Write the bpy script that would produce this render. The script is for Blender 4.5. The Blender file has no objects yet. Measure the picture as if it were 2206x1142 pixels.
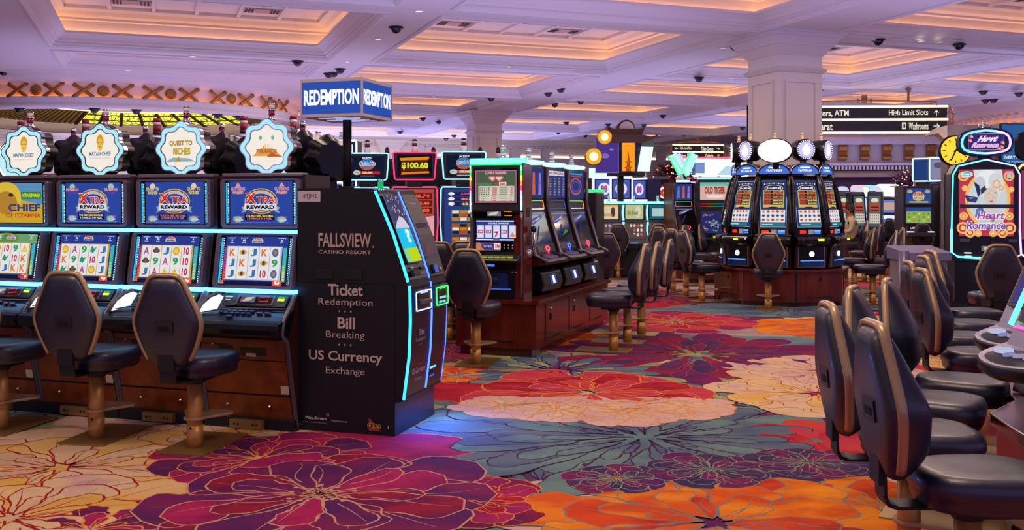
import bpy, math, random
from math import sin, cos, pi, radians as R, sqrt
from mathutils import Matrix, Vector
random.seed(7)
S = bpy.context.scene
COL = S.collection

# ------------------------------------------------------------------ camera, world, light, exposure
F = 2100.0; CX = 1103.0; HY = 437.0; CH = 1.6
cd = bpy.data.cameras.new('camera'); cam = bpy.data.objects.new('camera', cd); COL.objects.link(cam)
cam.location = (0, 0, CH); cam.rotation_euler = (pi/2, 0, 0)
cd.sensor_width = 36.0; cd.lens = F/2206*36.0; cd.shift_y = -(571-HY)/2206.0
cd.clip_start = 0.05; cd.clip_end = 200
S.camera = cam
S.view_settings.view_transform = 'Standard'; S.view_settings.look = 'None'
S.view_settings.gamma = 1.0; S.view_settings.exposure = 0.0; S.view_settings.use_curve_mapping = False
S.cycles.max_bounces = 5; S.cycles.diffuse_bounces = 3; S.cycles.glossy_bounces = 3
S.cycles.transmission_bounces = 2; S.cycles.sample_clamp_indirect = 4.0
S.cycles.caustics_reflective = False; S.cycles.caustics_refractive = False
S.cycles.use_denoising = True
W = bpy.data.worlds.new('world'); S.world = W; W.use_nodes = True
bg = W.node_tree.nodes['Background']; bg.inputs[0].default_value = (0.42, 0.34, 0.75, 1); bg.inputs[1].default_value = 0.9

def lin(c):
    return c/12.92 if c <= 0.04045 else ((c+0.055)/1.055)**2.4
def hexc(h):
    h = h.lstrip('#'); return tuple(lin(int(h[i:i+2], 16)/255) for i in (0, 2, 4))

def area(name, loc, rot, sx, sy, power, col):
    l = bpy.data.lights.new(name, 'AREA'); l.shape = 'RECTANGLE'; l.size = sx; l.size_y = sy
    l.energy = power; l.color = col
    o = bpy.data.objects.new(name, l); COL.objects.link(o); o.location = loc; o.rotation_euler = rot
    return o
# added area lights standing in for the machine banks' glow on the ceiling (pointing up) and the recessed house light (pointing down)
UPCOL = (0.50, 0.46, 1.0)
for (x, y, sx, sy, p) in ((-6, 11, 8, 5, 330), (1, 13, 6, 6, 330), (8, 13, 7, 6, 330), (-7, 22, 9, 8, 560),
                          (2, 24, 9, 8, 600), (12, 24, 9, 9, 650), (-2, 36, 12, 8, 700), (12, 36, 12, 8, 900), (-14, 40, 10, 6, 900), (-3, 42, 12, 5, 900), (0, 5, 10, 4, 200)):
    area('bank_glow_fill', (x, y, 2.75), (pi, 0, R(20)), sx, sy, p*0.34, UPCOL)
for (x, y, p) in ((-3.6, 4.5, 300), (1.0, 4.0, 300), (3.5, 8.5, 300), (-1.0, 9.5, 260), (4.2, 13.0, 260), (9.0, 15, 320),
                  (0.5, 17.5, 320), (6.5, 22, 420), (13, 26, 420), (-6, 15, 260), (-3.5, 24, 380), (4, 31, 480), (12, 35, 480)):
    area('house_light', (x, y, 4.5), (0, 0, 0), 1.6, 1.6, p*0.30, (1.0, 0.74, 0.55))

area('wall_fill', (-.345*41+.939*4, .939*41+.345*4, 2.6), (pi/2, 0, R(20.2)), 22, 1.0, 330, (1.0, .84, .82))  # added area light to brighten the far wall, no fixture there
pl_ = bpy.data.lights.new('dome_fill', 'POINT'); pl_.energy = 260; pl_.color = (1, .85, .6); pl_.shadow_soft_size = .4  # added point light to lift the dark dome interior
plo = bpy.data.objects.new('dome_fill', pl_); COL.objects.link(plo); plo.location = (-10.8, 27.2, 3.95)

# ------------------------------------------------------------------ pixel helpers (floor / height plane)
def gx(px, t): return (px-CX)/F*t
def floor_pt(px, py, z=0.0):
    t = (CH-z)*F/(py-HY); return (gx(px, t), t)
def zat(py, t): return CH-(py-HY)/F*t

# ------------------------------------------------------------------ materials
MATS = {}
def _new(n):
    m = bpy.data.materials.new(n); m.use_nodes = True; return m, m.node_tree, m.node_tree.nodes['Principled BSDF']
def mat(n, c, rough=0.5, metal=0.0, spec=0.5, coat=0.0, c2=None, sc=8.0, bump=0.0, bsc=60.0, stretch=None, det=4.0):
    if n in MATS: return MATS[n]
    m, nt, b = _new(n); c = hexc(c)
    b.inputs['Roughness'].default_value = rough; b.inputs['Metallic'].default_value = metal
    b.inputs['Specular IOR Level'].default_value = spec; b.inputs['Coat Weight'].default_value = coat
    b.inputs['Coat Roughness'].default_value = 0.12
    b.inputs['Base Color'].default_value = (*c, 1)
    if c2 or bump:
        tc = nt.nodes.new('ShaderNodeTexCoord'); mp = nt.nodes.new('ShaderNodeMapping')
        nt.links.new(tc.outputs['Object'], mp.inputs[0])
        if stretch: mp.inputs['Scale'].default_value = stretch
    if c2:
        no = nt.nodes.new('ShaderNodeTexNoise'); no.inputs['Scale'].default_value = sc; no.inputs['Detail'].default_value = det
        rp = nt.nodes.new('ShaderNodeValToRGB'); rp.color_ramp.elements[0].position = 0.38; rp.color_ramp.elements[1].position = 0.64
        rp.color_ramp.elements[0].color = (*c, 1); rp.color_ramp.elements[1].color = (*hexc(c2), 1)
        nt.links.new(mp.outputs[0], no.inputs['Vector']); nt.links.new(no.outputs[0], rp.inputs[0])
        nt.links.new(rp.outputs[0], b.inputs['Base Color'])
    if bump:
        n2 = nt.nodes.new('ShaderNodeTexNoise'); n2.inputs['Scale'].default_value = bsc; n2.inputs['Detail'].default_value = 2
        bp = nt.nodes.new('ShaderNodeBump'); bp.inputs['Strength'].default_value = bump; bp.inputs['Distance'].default_value = 0.005
        nt.links.new(mp.outputs[0], n2.inputs['Vector']); nt.links.new(n2.outputs[0], bp.inputs['Height']); nt.links.new(bp.outputs[0], b.inputs['Normal'])
    MATS[n] = m; return m
def E(h, s=1.0):
    n = 'glow_%s_%g' % (h.lstrip('#'), s)
    if n in MATS: return MATS[n]
    m = bpy.data.materials.new(n); m.use_nodes = True; nt = m.node_tree; nt.nodes.clear()
    e = nt.nodes.new('ShaderNodeEmission'); o = nt.nodes.new('ShaderNodeOutputMaterial'); nt.links.new(e.outputs[0], o.inputs[0])
    e.inputs[0].default_value = (*hexc(h), 1); e.inputs[1].default_value = s
    if s <= 1.6: m.cycles.emission_sampling = 'NONE'
    MATS[n] = m; return m
def Lit(h, s=1.0):      # an evenly backlit screen that also lights what is near
    n = 'lit_%s_%g' % (h.lstrip('#'), s)
    if n in MATS: return MATS[n]
    m = E(h, s); m = m.copy(); m.name = n; m.cycles.emission_sampling = 'FRONT'; MATS[n] = m; return m
def D(h):               # printed ink / plain paint
    return mat('paint_'+h.lstrip('#'), h, 0.55)

PLASTER = mat('ceiling_plaster', '#e3dcd9', 0.6)
PLASTER_W = mat('wall_plaster', '#d9d0d0', 0.65)
LEATHER = mat('black_leather', '#15172e', 0.42, spec=0.8, coat=0.15, bump=0.12, bsc=220)
GOLD = mat('champagne_metal', '#b59a74', 0.36, metal=0.4)
POLE = mat('bronze_pole', '#c08c48', 0.4, metal=0.35)
BRASS = mat('brass_plate', '#a8894e', 0.4, metal=0.7)
BLACKP = mat('black_plastic', '#0d0d12', 0.35)
BLACKM = mat('black_powder', '#141416', 0.5, metal=0.2)
CHAR = mat('charcoal_plastic', '#2a2830', 0.4)
GREYP = mat('grey_plastic', '#67646c', 0.35, metal=0.4)
SILVER = mat('silver_trim', '#a8a3a8', 0.25, metal=0.85)
CHROME = mat('chrome', '#d8d8dc', 0.12, metal=1.0)
WOOD = mat('mahogany', '#5a1a10', 0.28, coat=0.3, c2='#702a18', sc=5, stretch=(3, 3, 0.7))
WOODL = mat('burl_wood', '#6b2a12', 0.33, coat=0.2, c2='#884018', sc=9)
WOODR = mat('red_mahogany', '#561810', 0.24, coat=0.4, c2='#6a261a', sc=4, stretch=(2, 2, 0.6))
DECKB = mat('blue_black_deck', '#1a1d34', 0.3, coat=0.2)
KIOSK = mat('kiosk_vinyl', '#17151a', 0.55, spec=0.3)
PANELB = mat('blue_metal', '#23264e', 0.35, metal=0.3)
GLASSB = mat('black_glass', '#07070b', 0.08, coat=0.5)
SIGNBLUE = E('#2a4a9e', 1.0)
IVORY = mat('ivory_frame', '#c9bfc0', 0.5)
GILT = mat('gilt_ornament', '#b07c40', 0.35, metal=0.7)
RED = mat('red_lens', '#a01c3c', 0.3)
WHITEP = mat('white_plastic', '#e9e6ee', 0.4)

# ------------------------------------------------------------------ mesh builder
def rotz(a): return Matrix.Rotation(a, 4, 'Z')
def T(x, y, z): return Matrix.Translation((x, y, z))
_tc = {}
def text_mesh(s, bold):
    k = (s, bold)
    if k in _tc: return _tc[k]
    c = bpy.data.curves.new('t', 'FONT'); c.body = s; c.size = 1.0; c.resolution_u = 3; c.offset = bold
    o = bpy.data.objects.new('t', c); me = bpy.data.meshes.new_from_object(o)
    v = [(p.co.x, p.co.y) for p in me.vertices]; f = [tuple(p.vertices) for p in me.polygons]
    bpy.data.objects.remove(o); bpy.data.curves.remove(c); bpy.data.meshes.remove(me)
    if v:
        x0 = min(p[0] for p in v); x1 = max(p[0] for p in v); y0 = min(p[1] for p in v); y1 = max(p[1] for p in v)
        v = [((p[0]-x0)/max(x1-x0, 1e-6), (p[1]-y0)/max(y1-y0, 1e-6)) for p in v]
        r = (v, f, (x1-x0)/max(y1-y0, 1e-6))
    else: r = ([], [], 1)
    _tc[k] = r; return r

class MB:
    def __init__(s, M=None):
        s.v = []; s.f = []; s.fm = []; s.fs = []; s.mats = []; s.M = M or Matrix.Identity(4)
    def mi(s, m):
        if m not in s.mats: s.mats.append(m)
        return s.mats.index(m)
    def pts(s, L, M=None):
        n = len(s.v); A = s.M @ M if M else s.M
        for p in L: s.v.append(tuple(A @ Vector(p)))
        return n
    def face(s, idx, m, sm=False):
        s.f.append(tuple(idx)); s.fm.append(s.mi(m)); s.fs.append(sm)
    def poly(s, L, m, M=None, sm=False):
        n = s.pts(L, M); s.face(range(n, n+len(L)), m, sm)
    def box(s, x0, x1, y0, y1, z0, z1, m, M=None):
        n = s.pts([(x, y, z) for z in (z0, z1) for y in (y0, y1) for x in (x0, x1)], M)
        for q in ((0, 2, 3, 1), (4, 5, 7, 6), (0, 1, 5, 4), (2, 6, 7, 3), (0, 4, 6, 2), (1, 3, 7, 5)): s.face([n+i for i in q], m)
    def prism_x(s, prof, x0, x1, m, M=None, sm=False, side=None):   # profile in (y,z), extruded along x
        k = len(prof); n = s.pts([(x0, y, z) for y, z in prof]+[(x1, y, z) for y, z in prof], M)
        for i in range(k): j = (i+1) % k; s.face((n+i, n+j, n+k+j, n+k+i), m, sm)
        s.face([n+i for i in range(k)][::-1], side or m); s.face([n+k+i for i in range(k)], side or m)
    def prism_y(s, prof, y0, y1, m, M=None, sm=False, front=None):  # outline in (x,z), y0 front
        k = len(prof); n = s.pts([(x, y0, z) for x, z in prof]+[(x, y1, z) for x, z in prof], M)
        for i in range(k): j = (i+1) % k; s.face((n+i, n+j, n+k+j, n+k+i), m, sm)
        s.face([n+i for i in range(k)], front or m); s.face([n+k+i for i in range(k)][::-1], m)
    def prism_z(s, prof, z0, z1, m, M=None, sm=False):
        k = len(prof); n = s.pts([(x, y, z0) for x, y in prof]+[(x, y, z1) for x, y in prof], M)
        for i in range(k): j = (i+1) % k; s.face((n+i, n+j, n+k+j, n+k+i), m, sm)
        s.face([n+i for i in range(k)][::-1], m); s.face([n+k+i for i in range(k)], m)
    def loft(s, rings, m, M=None, closed=True, caps=True, sm=True):
        k = len(rings[0]); base = []
        for r in rings: base.append(s.pts(r, M))
        for a, b in zip(base, base[1:]):
            for i in range(k if closed else k-1):
                j = (i+1) % k; s.face((a+i, a+j, b+j, b+i), m, sm)
        if caps and closed:
            s.face([base[0]+i for i in range(k)][::-1], m, sm); s.face([base[-1]+i for i in range(k)], m, sm)
    def lathe(s, prof, m, n=16, M=None, a0=0.0, a1=2*pi, sm=True, caps=False):
        full = abs(a1-a0-2*pi) < 1e-6; K = n if full else n+1
        rings = [[(r*cos(a0+(a1-a0)*i/n), r*sin(a0+(a1-a0)*i/n), z) for i in range(K)] for r, z in prof]
        s.loft(rings, m, M, closed=full, caps=caps and full, sm=sm)
    def cyl(s, x, y, z0, z1, r, m, n=16, r2=None):
        s.lathe([(r, z0), (r if r2 is None else r2, z1)], m, n, T(x, y, 0), caps=True)
    def tube(s, P, r, m, n=8, M=None, closed=False, flat=1.0, up=None):
        P = [Vector(p) for p in P]; K = len(P); rings = []; ref = Vector(up) if up else None
        for i, p in enumerate(P):
            d = (P[(i+1) % K]-P[i-1]) if (closed or 0 < i < K-1) else (P[1]-P[0] if i == 0 else P[-1]-P[-2])
            d.normalize(); u = ref if ref else Vector((0, 0, 1))
            if abs(d.dot(u)) > 0.97: u = Vector((0, 1, 0)) if abs(d.y) < .9 else Vector((1, 0, 0))
            a = d.cross(u).normalized(); b = a.cross(d).normalized()
            rings.append([tuple(p+a*(r*cos(2*pi*j/n))+b*(r*flat*sin(2*pi*j/n))) for j in range(n)])
        if closed: rings.append(rings[0]); s.loft(rings, m, M, caps=False)
        else: s.loft(rings, m, M)
    def build(s, name, parent=None, kind=None, bevel=0.0, loc=None, rot=None, seg=2):
        me = bpy.data.meshes.new(name); me.from_pydata(s.v, [], s.f)
        for m in s.mats: me.materials.append(m)
        me.polygons.foreach_set('material_index', s.fm); me.polygons.foreach_set('use_smooth', s.fs)
        me.update()
        o = bpy.data.objects.new(name, me); COL.objects.link(o)
        if parent: o.parent = parent
        if kind: o['kind'] = kind
        if loc: o.location = loc
        if rot is not None: o.rotation_euler = (0, 0, rot)
        if bevel:
            b = o.modifiers.new('bevel', 'BEVEL'); b.width = bevel; b.segments = seg; b.limit_method = 'ANGLE'; b.angle_limit = R(40)
        return o

def thing(name, label, cat, loc=(0, 0, 0), rz=0.0, group=None):
    o = bpy.data.objects.new(name, None); COL.objects.link(o); o.empty_display_size = 0.2
    o.location = loc; o.rotation_euler = (0, 0, rz); tag(o, label, cat, group); return o
def tag(o, label, cat, group=None):
    o['label'] = label; o['category'] = cat
    if group: o['group'] = group
    return o
def copy_tree(o, parent=None):
    c = o.copy(); COL.objects.link(c)
    if parent: c.parent = parent
    for ch in list(o.children): copy_tree(ch, c)
    return c
def dup(root, loc, rz, label, group=None):
    r = copy_tree(root); r.location = loc; r.rotation_euler = (0, 0, rz); r['label'] = label
    if group: r['group'] = group
    return r
class Proto:                     # first use moves the prototype itself, later uses copy it
    def __init__(s, fn): s.fn = fn; s.o = None
    def __call__(s, loc, rz, label, group=None):
        if s.o is None:
            s.o = s.fn(); s.o.location = loc; s.o.rotation_euler = (0, 0, rz); s.o['label'] = label
            if group: s.o['group'] = group
            return s.o
        return dup(s.o, loc, rz, label, group)

class Art:                       # flat artwork in a plane: u right, v up, both 0..1
    def __init__(s, mb, M, w, h, dz=0.0006):
        s.mb = mb; s.M = M; s.w = w; s.h = h; s.dz = dz; s.k = 0; s.e = 1.0; s.paint = False
    def m(s, c, e=None):
        if not isinstance(c, str): return c
        return D(c) if s.paint else E(c, s.e if e is None else e)
    def poly(s, P, c, e=None):
        s.k += 1; s.mb.poly([(u*s.w, v*s.h, s.k*s.dz) for u, v in P], s.m(c, e), s.M)
    def rect(s, a, b, c, d, col, e=None): s.poly([(a, b), (c, b), (c, d), (a, d)], col, e)
    def ell(s, x, y, rx, ry, col, e=None, n=16):
        s.poly([(x+rx*cos(2*pi*i/n), y+ry*sin(2*pi*i/n)) for i in range(n)], col, e)
    def ring(s, x, y, rx, ry, t, col, e=None, n=20):
        s.k += 1; m = s.m(col, e); q = t*s.h/s.w
        o = [((x+rx*cos(2*pi*i/n))*s.w, (y+ry*sin(2*pi*i/n))*s.h, s.k*s.dz) for i in range(n)]
        p = [((x+(rx-q)*cos(2*pi*i/n))*s.w, (y+(ry-t)*sin(2*pi*i/n))*s.h, s.k*s.dz) for i in range(n)]
        a = s.mb.pts(o+p, s.M)
        for i in range(n): j = (i+1) % n; s.mb.face((a+i, a+j, a+n+j, a+n+i), m)
    def frame(s, a, b, c, d, t, col, e=None):
        q = t*s.h/s.w
        s.rect(a, b, c, b+t, col, e); s.k -= 1; s.rect(a, d-t, c, d, col, e); s.k -= 1
        s.rect(a, b+t, a+q, d-t, col, e); s.k -= 1; s.rect(c-q, b+t, c, d-t, col, e)
    def star(s, x, y, r, col, e=None, n=5, inner=.45):
        q = s.h/s.w
        s.poly([(x+r*q*(1 if i % 2 == 0 else inner)*sin(pi*i/n), y+r*(1 if i % 2 == 0 else inner)*cos(pi*i/n)) for i in range(2*n)], col, e)
    def txt(s, t, a, b, c, d, col, e=None, bold=0.0, slant=0.0, fit=True):
        v, f, asp = text_mesh(t, bold)
        if not fit:
            wn = asp*(d-b)*s.h/s.w; mid = (a+c)/2; a, c = mid-wn/2, mid+wn/2
        s.k += 1; m = s.m(col, e)
        n = s.mb.pts([((a+(c-a)*x+slant*(y-.5)*(d-b))*s.w, (b+(d-b)*y)*s.h, s.k*s.dz) for x, y in v], s.M)
        for q in f: s.mb.face([n+i for i in q], m)
def plane_M(x, y, z, up=(0, 0, 1), right=(1, 0, 0)):      # origin at lower-left corner of the artwork
    r = Vector(right).normalized(); u = Vector(up).normalized(); n = r.cross(u)
    return Matrix(((r.x, u.x, n.x, x), (r.y, u.y, n.y, y), (r.z, u.z, n.z, z), (0, 0, 0, 1)))
def rrect(x0, x1, z0, z1, r, n=4):
    P = []
    for cx, cz, a in ((x1-r, z0+r, -pi/2), (x1-r, z1-r, 0), (x0+r, z1-r, pi/2), (x0+r, z0+r, pi)):
        for i in range(n+1): P.append((cx+r*cos(a+pi/2*i/n), cz+r*sin(a+pi/2*i/n)))
    return P
def band(mb, A, B, y, m, M=None):     # flat ring between two (x,z) outlines at depth y
    k = len(A); n = mb.pts([(x, y, z) for x, z in A]+[(x, y, z) for x, z in B], M)
    for i in range(k): j = (i+1) % k; mb.face((n+i, n+j, n+k+j, n+k+i), m)
def scale2(P, s, c=None):
    if c is None: c = (sum(p[0] for p in P)/len(P), sum(p[1] for p in P)/len(P))
    sx, sz = s if isinstance(s, tuple) else (s, s)
    return [(c[0]+(x-c[0])*sx, c[1]+(z-c[1])*sz) for x, z in P]
# ================================================================== CEILING
ZS = 4.6
A20 = R(20.2)
e1 = (-sin(A20), cos(A20)); e2 = (cos(A20), sin(A20))        # s runs away from the camera, r runs to the right
def rs(r, s): return (e2[0]*r+e1[0]*s, e2[1]*r+e1[1]*s)
OC = (-10.8, 27.2); OR = 4.75                                  # oval drop on the left
OC2 = (20.6, 32.0); OR2 = 5.6                                  # rotunda on the right
r_int = [(-15.6, -9.6), (-8.1, -2.85), (-1.8, 3.4), (4.42, 9.86), (11.26, 16.7), (17.8, 23.2), (24.3, 29.5)]
s_int = [(3.2, 8.4), (9.2, 14.4), (15.1, 20.4), (21.1, 26.0), (26.7, 31.6), (32.3, 37.2), (37.9, 42.8)]
skip = {(0, 2), (0, 3), (0, 4), (1, 3), (1, 4), (2, 4), (3, 9), (0, 0), (0, 1), (0, 5), (0, 6), (6, 0), (6, 6)}
GLOWW = Lit('#ffb27c', 7.2)
PROF = [(0, 0), (.015, .03), (.05, .04), (.05, .07), (.09, .09), (.12, .14), (.135, .15), (.18, .19), (.2, .2), (.24, .215), (.24, .26),
        (.22, .26), (.19, .24), (-.06, .24), (-.06, .50), (-.02, .52), (-.02, .56), (.06, .60), (.12, .66), (.22, .70), (.22, .76)]
cs = MB()
def soff(r0, r1, s0, s1, m=PLASTER):
    a, b, c, d = rs(r0, s0), rs(r0, s1), rs(r1, s1), rs(r1, s0)
    cs.poly([(*a, ZS), (*b, ZS), (*c, ZS), (*d, ZS)], m)
def in_circle(r, s, C, rad):
    x, y = rs(r, s); return (x-C[0])**2+(y-C[1])**2 < rad*rad
def cell(r0, r1, s0, s1):            # plain soffit, left open above the round drops
    n = max(1, int((r1-r0)/.35)); k = max(1, int((s1-s0)/.35))
    near = any(in_circle(r0+(r1-r0)*i/4, s0+(s1-s0)*j/4, C, rad+1.6) for i in range(5) for j in range(5) for C, rad in ((OC, OR), (OC2, OR2)))
    if not near: soff(r0, r1, s0, s1); return
    for i in range(n):
        for j in range(k):
            a, b = r0+(r1-r0)*i/n, r0+(r1-r0)*(i+1)/n; c, d = s0+(s1-s0)*j/k, s0+(s1-s0)*(j+1)/k
            if in_circle((a+b)/2, (c+d)/2, OC, OR-.35): continue
            soff(a, b, c, d)
rb = [-22]; 
for a, b in r_int: rb += [a, b]
rb.append(34)
sb = [-4]
for a, b in s_int: sb += [a, b]
sb.append(46)
cof = []
for i in range(len(rb)-1):
    for j in range(len(sb)-1):
        ri, si = (i-1)//2, (j-1)//2
        if i % 2 == 1 and j % 2 == 1 and (ri, si) not in skip:
            r0, r1, s0, s1 = rb[i], rb[i+1], sb[j], sb[j+1]
            if (ri, si) == (2, 3): soff(r0, r1, 24.2-.01, s1) if False else cell(r0, r1, 23.4, s1); s1 = 23.4
            cof.append((r0, r1, s0, s1)); continue
        cell(rb[i], rb[i+1], sb[j], sb[j+1])
def ringpt(c, o): return [rs(c[0]+o, c[2]+o), rs(c[0]+o, c[3]-o), rs(c[1]-o, c[3]-o), rs(c[1]-o, c[2]+o)]
ceiling = cs.build('ceiling', None, 'structure')
for c in cof:
    mb = MB()
    # outer bead around the opening
    for (o0, o1, dz0, dz1) in ((-.10, -.10, 0, -.02), (-.10, -.04, -.02, -.035), (-.04, 0, -.035, 0)):
        A = ringpt(c, o0); B = ringpt(c, o1)
        n = mb.pts([(*p, ZS+dz0) for p in A]+[(*p, ZS+dz1) for p in B])
        for i in range(4): j = (i+1) % 4; mb.face((n+i, n+j, n+4+j, n+4+i), PLASTER)
    prev = None
    for o, z in PROF:
        P = ringpt(c, o); n = mb.pts([(*p, ZS+z) for p in P])
        if prev is not None:
            for i in range(4): j = (i+1) % 4; mb.face((prev+i, prev+j, n+j, n+i), PLASTER)
        prev = n
    mb.face((prev, prev+1, prev+2, prev+3), PLASTER)
    # lamp strip hidden on the ledge
    A = ringpt(c, -.045); B = ringpt(c, .01)
    n = mb.pts([(*p, ZS+.262) for p in A]+[(*p, ZS+.262) for p in B])
    for i in range(4): j = (i+1) % 4; mb.face((n+i, n+4+i, n+4+j, n+j), GLOWW)
    # ribs and grilles of the tray
    r0, r1, s0, s1 = c[0]+.22, c[1]-.22, c[2]+.22, c[3]-.22; zt = ZS+.76
    for k in range(1, 6):
        q = r0+(r1-r0)*k/6
        a, b, cc, d = rs(q-.035, s0), rs(q-.035, s1), rs(q+.035, s1), rs(q+.035, s0)
        mb.prism_z([a, d, cc, b], zt-.05, zt+.01, PLASTER)
    for k in range(1, 4):
        q = s0+(s1-s0)*k/4
        mb.prism_z([rs(r0, q-.035), rs(r1, q-.035), rs(r1, q+.035), rs(r0, q+.035)], zt-.045, zt+.01, PLASTER)
    vent = mat('vent_black', '#241c24', 0.7); lamp = mat('vent_plate', '#b09a9c', .5)
    for k in (1, 4):
        for kk in (1, 3):
            rc = r0+(r1-r0)*(k+.5)/6; sc = s0+(s1-s0)*(kk+.5+.5*(kk > 0))/4 if False else s0+(s1-s0)*(kk+.5)/4
            mb.prism_z([rs(rc-.36, sc-.2), rs(rc+.36, sc-.2), rs(rc+.36, sc+.2), rs(rc-.36, sc+.2)], zt-.02, zt, lamp)
            for q in (-.3, -.24, -.18, .18, .24, .30):
                mb.prism_z([rs(rc+q-.018, sc-.16), rs(rc+q+.018, sc-.16), rs(rc+q+.018, sc+.16), rs(rc+q-.018, sc+.16)], zt-.03, zt-.02, vent)
    mb.build('coffer', ceiling)

# ------------------------------------------------------------------ round drops (left oval with gilt crosses, right rotunda)
ORANGE = Lit('#ff8c10', 5.0)
def stained_glass():
    m = Lit('#c8b830', 1.5); nt = m.node_tree; e = [n for n in nt.nodes if n.type == 'EMISSION'][0]; L = nt.links.new
    tc = nt.nodes.new('ShaderNodeTexCoord'); v = nt.nodes.new('ShaderNodeTexVoronoi'); v.feature = 'DISTANCE_TO_EDGE'; v.inputs['Scale'].default_value = 5.5
    r = nt.nodes.new('ShaderNodeValToRGB'); r.color_ramp.elements[0].position = .02; r.color_ramp.elements[1].position = .10; r.color_ramp.elements[0].color = (*hexc('#4a5410'), 1); r.color_ramp.elements[1].color = (*hexc('#e8e050'), 1)
    L(tc.outputs['Object'], v.inputs['Vector']); L(v.outputs['Distance'], r.inputs[0]); L(r.outputs[0], e.inputs[0]); return m
def drop(C, rad, name, orn, a0=0, a1=2*pi, n=96, zb=3.8):
    mb = MB(T(C[0], C[1], 0))
    # crown at the top, band, ledge, fascia, underside
    mb.lathe([(rad+.55, ZS-.001), (rad+.5, ZS-.04), (rad+.42, ZS-.05), (rad+.36, ZS-.12), (rad+.22, ZS-.18), (rad+.16, ZS-.2),
              (rad+.12, ZS-.22), (rad, ZS-.25), (rad-.02, ZS-.27), (rad-.04, zb+.24)], PLASTER, n)
    mb.lathe([(rad-.04, zb+.245), (rad+.02, zb+.225)], ORANGE, n)
    mb.lathe([(rad+.04, zb+.22), (rad+.05, zb+.25), (rad+.09, zb+.25), (rad+.11, zb+.20), (rad+.09, zb+.18), (rad+.09, zb+.09), (rad+.12, zb+.07),
              (rad+.12, zb+.02), (rad+.05, zb), (rad-.35, zb), (rad-.42, zb+.08), (rad-.5, zb+.1), (rad-.55, zb+.2), (rad-.6, zb+.22)], PLASTER, n)
    if orn:
        lv = mat('louver_olive', '#b09a58', .5, metal=.3); gl = stained_glass(); glr = mat('dome_rib', '#4a3c30', .5)
        mb.lathe([(rad-.6, zb+.22), (rad-.62, zb+.27), (rad-.75, zb+.28)], PLASTER, n)
        mb.lathe([(rad-.75, zb+.28), (rad-1.75, zb+.62)], gl, 24, a0=R(48), a1=R(132))
        mb.lathe([(rad-.75, zb+.28), (rad-1.75, zb+.62)], mat('dome_green', '#6a6438', .6), 72, a0=R(132), a1=R(408))
        mb.lathe([(rad-1.75, zb+.62), (rad-1.8, zb+.56), (rad-2.2, zb+.58), (rad-2.3, zb+.7), (0.01, zb+.8)], PLASTER, n)
        mb.lathe([(rad-1.9, zb+.555), (rad-2.0, zb+.56)], GLOWW, n)
        for i in range(150):
            if 30 < i < 60: continue
            M = rotz(2*pi*(i-10)/150)
            if 48 < 360*(i-10)/150 < 132: continue
            mb.prism_y([(rad-1.75, zb+.58), (rad-.75, zb+.24), (rad-.75, zb+.31), (rad-1.75, zb+.65)], -.04, .04, lv, M)
        for i in range(10):
            M = rotz(R(48+84*i/9))
            mb.prism_y([(rad-1.75, zb+.57), (rad-.7, zb+.22), (rad-.7, zb+.29), (rad-1.75, zb+.63)], -.045, .045, glr, M)
        for i in range(27):
            for q in (.3, .68): mb.prism_y([(rad-.75-q-.02, zb+.28+.34*q-.01), (rad-.75-q+.02, zb+.28+.34*q-.03), (rad-.75-q+.02, zb+.28+.34*q+.01)], -.14, .14, glr, rotz(R(49.5+84*i/27)) @ rotz(.5 if i % 2 else 0) if False else rotz(R(49.5+84*i/27)))
    else:
        for i in range(110):
            M = rotz(2*pi*i/110)
            mb.box(rad-.02, rad+.1, -.08, .08, ZS-.42, ZS-.30, PLASTER, M)
            mb.box(rad+.09, rad+.16, -.07, .07, zb+.14, zb+.28, PLASTER, M)
        mb.lathe([(rad-.6, zb+.22), (.01, zb+.6)], PLASTER, n)
    return mb.build(name, ceiling)
drop(OC, OR, 'oval_drop', True)
drop(OC2, OR2, 'rotunda_drop', False)
# gilt crosses and rosettes on the oval band
def gilt_set():
    mb = MB()
    for sx in (-.42, .42):
        for d in (1, -1):
            P = []
            for k in range(7):
                u = k/6-.5; P.append((sx+d*(u*.44), -.02-.03*(d > 0), 0.30*u+0.0))
            mb.tube(P, .045, GILT, 6, flat=.6, up=(0, 1, 0))
        mb.box(sx-.26, sx-.16, -.03, 0, -.17, -.13, GILT); mb.box(sx+.16, sx+.26, -.03, 0, .13, .17, GILT)
    mb.lathe([(.135, 0), (.125, .03), (.09, .05), (.04, .06), (0.001, .065)], GILT, 14, Matrix.Rotation(pi/2, 4, 'X'))
    for i in range(9):
        a = 2*pi*i/9; mb.lathe([(.035, .03), (.02, .06), (.001, .065)], GILT, 6, T(.08*cos(a), 0, .08*sin(a)) @ Matrix.Rotation(pi/2, 4, 'X'))
    return mb
gp = None
for i, deg in enumerate((-128, -110.5, -92, -74, -56, -37, -18)):
    a = R(deg); x = OC[0]+(OR+.0)*cos(a); y = OC[1]+(OR+.0)*sin(a)
    if gp is None: gp = gilt_set().build('gilt_crosses', ceiling); o = gp
    else: o = gp.copy(); COL.objects.link(o)
    o.location = (x, y, 4.19); o.rotation_euler = (0, 0, a+pi/2)

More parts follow.
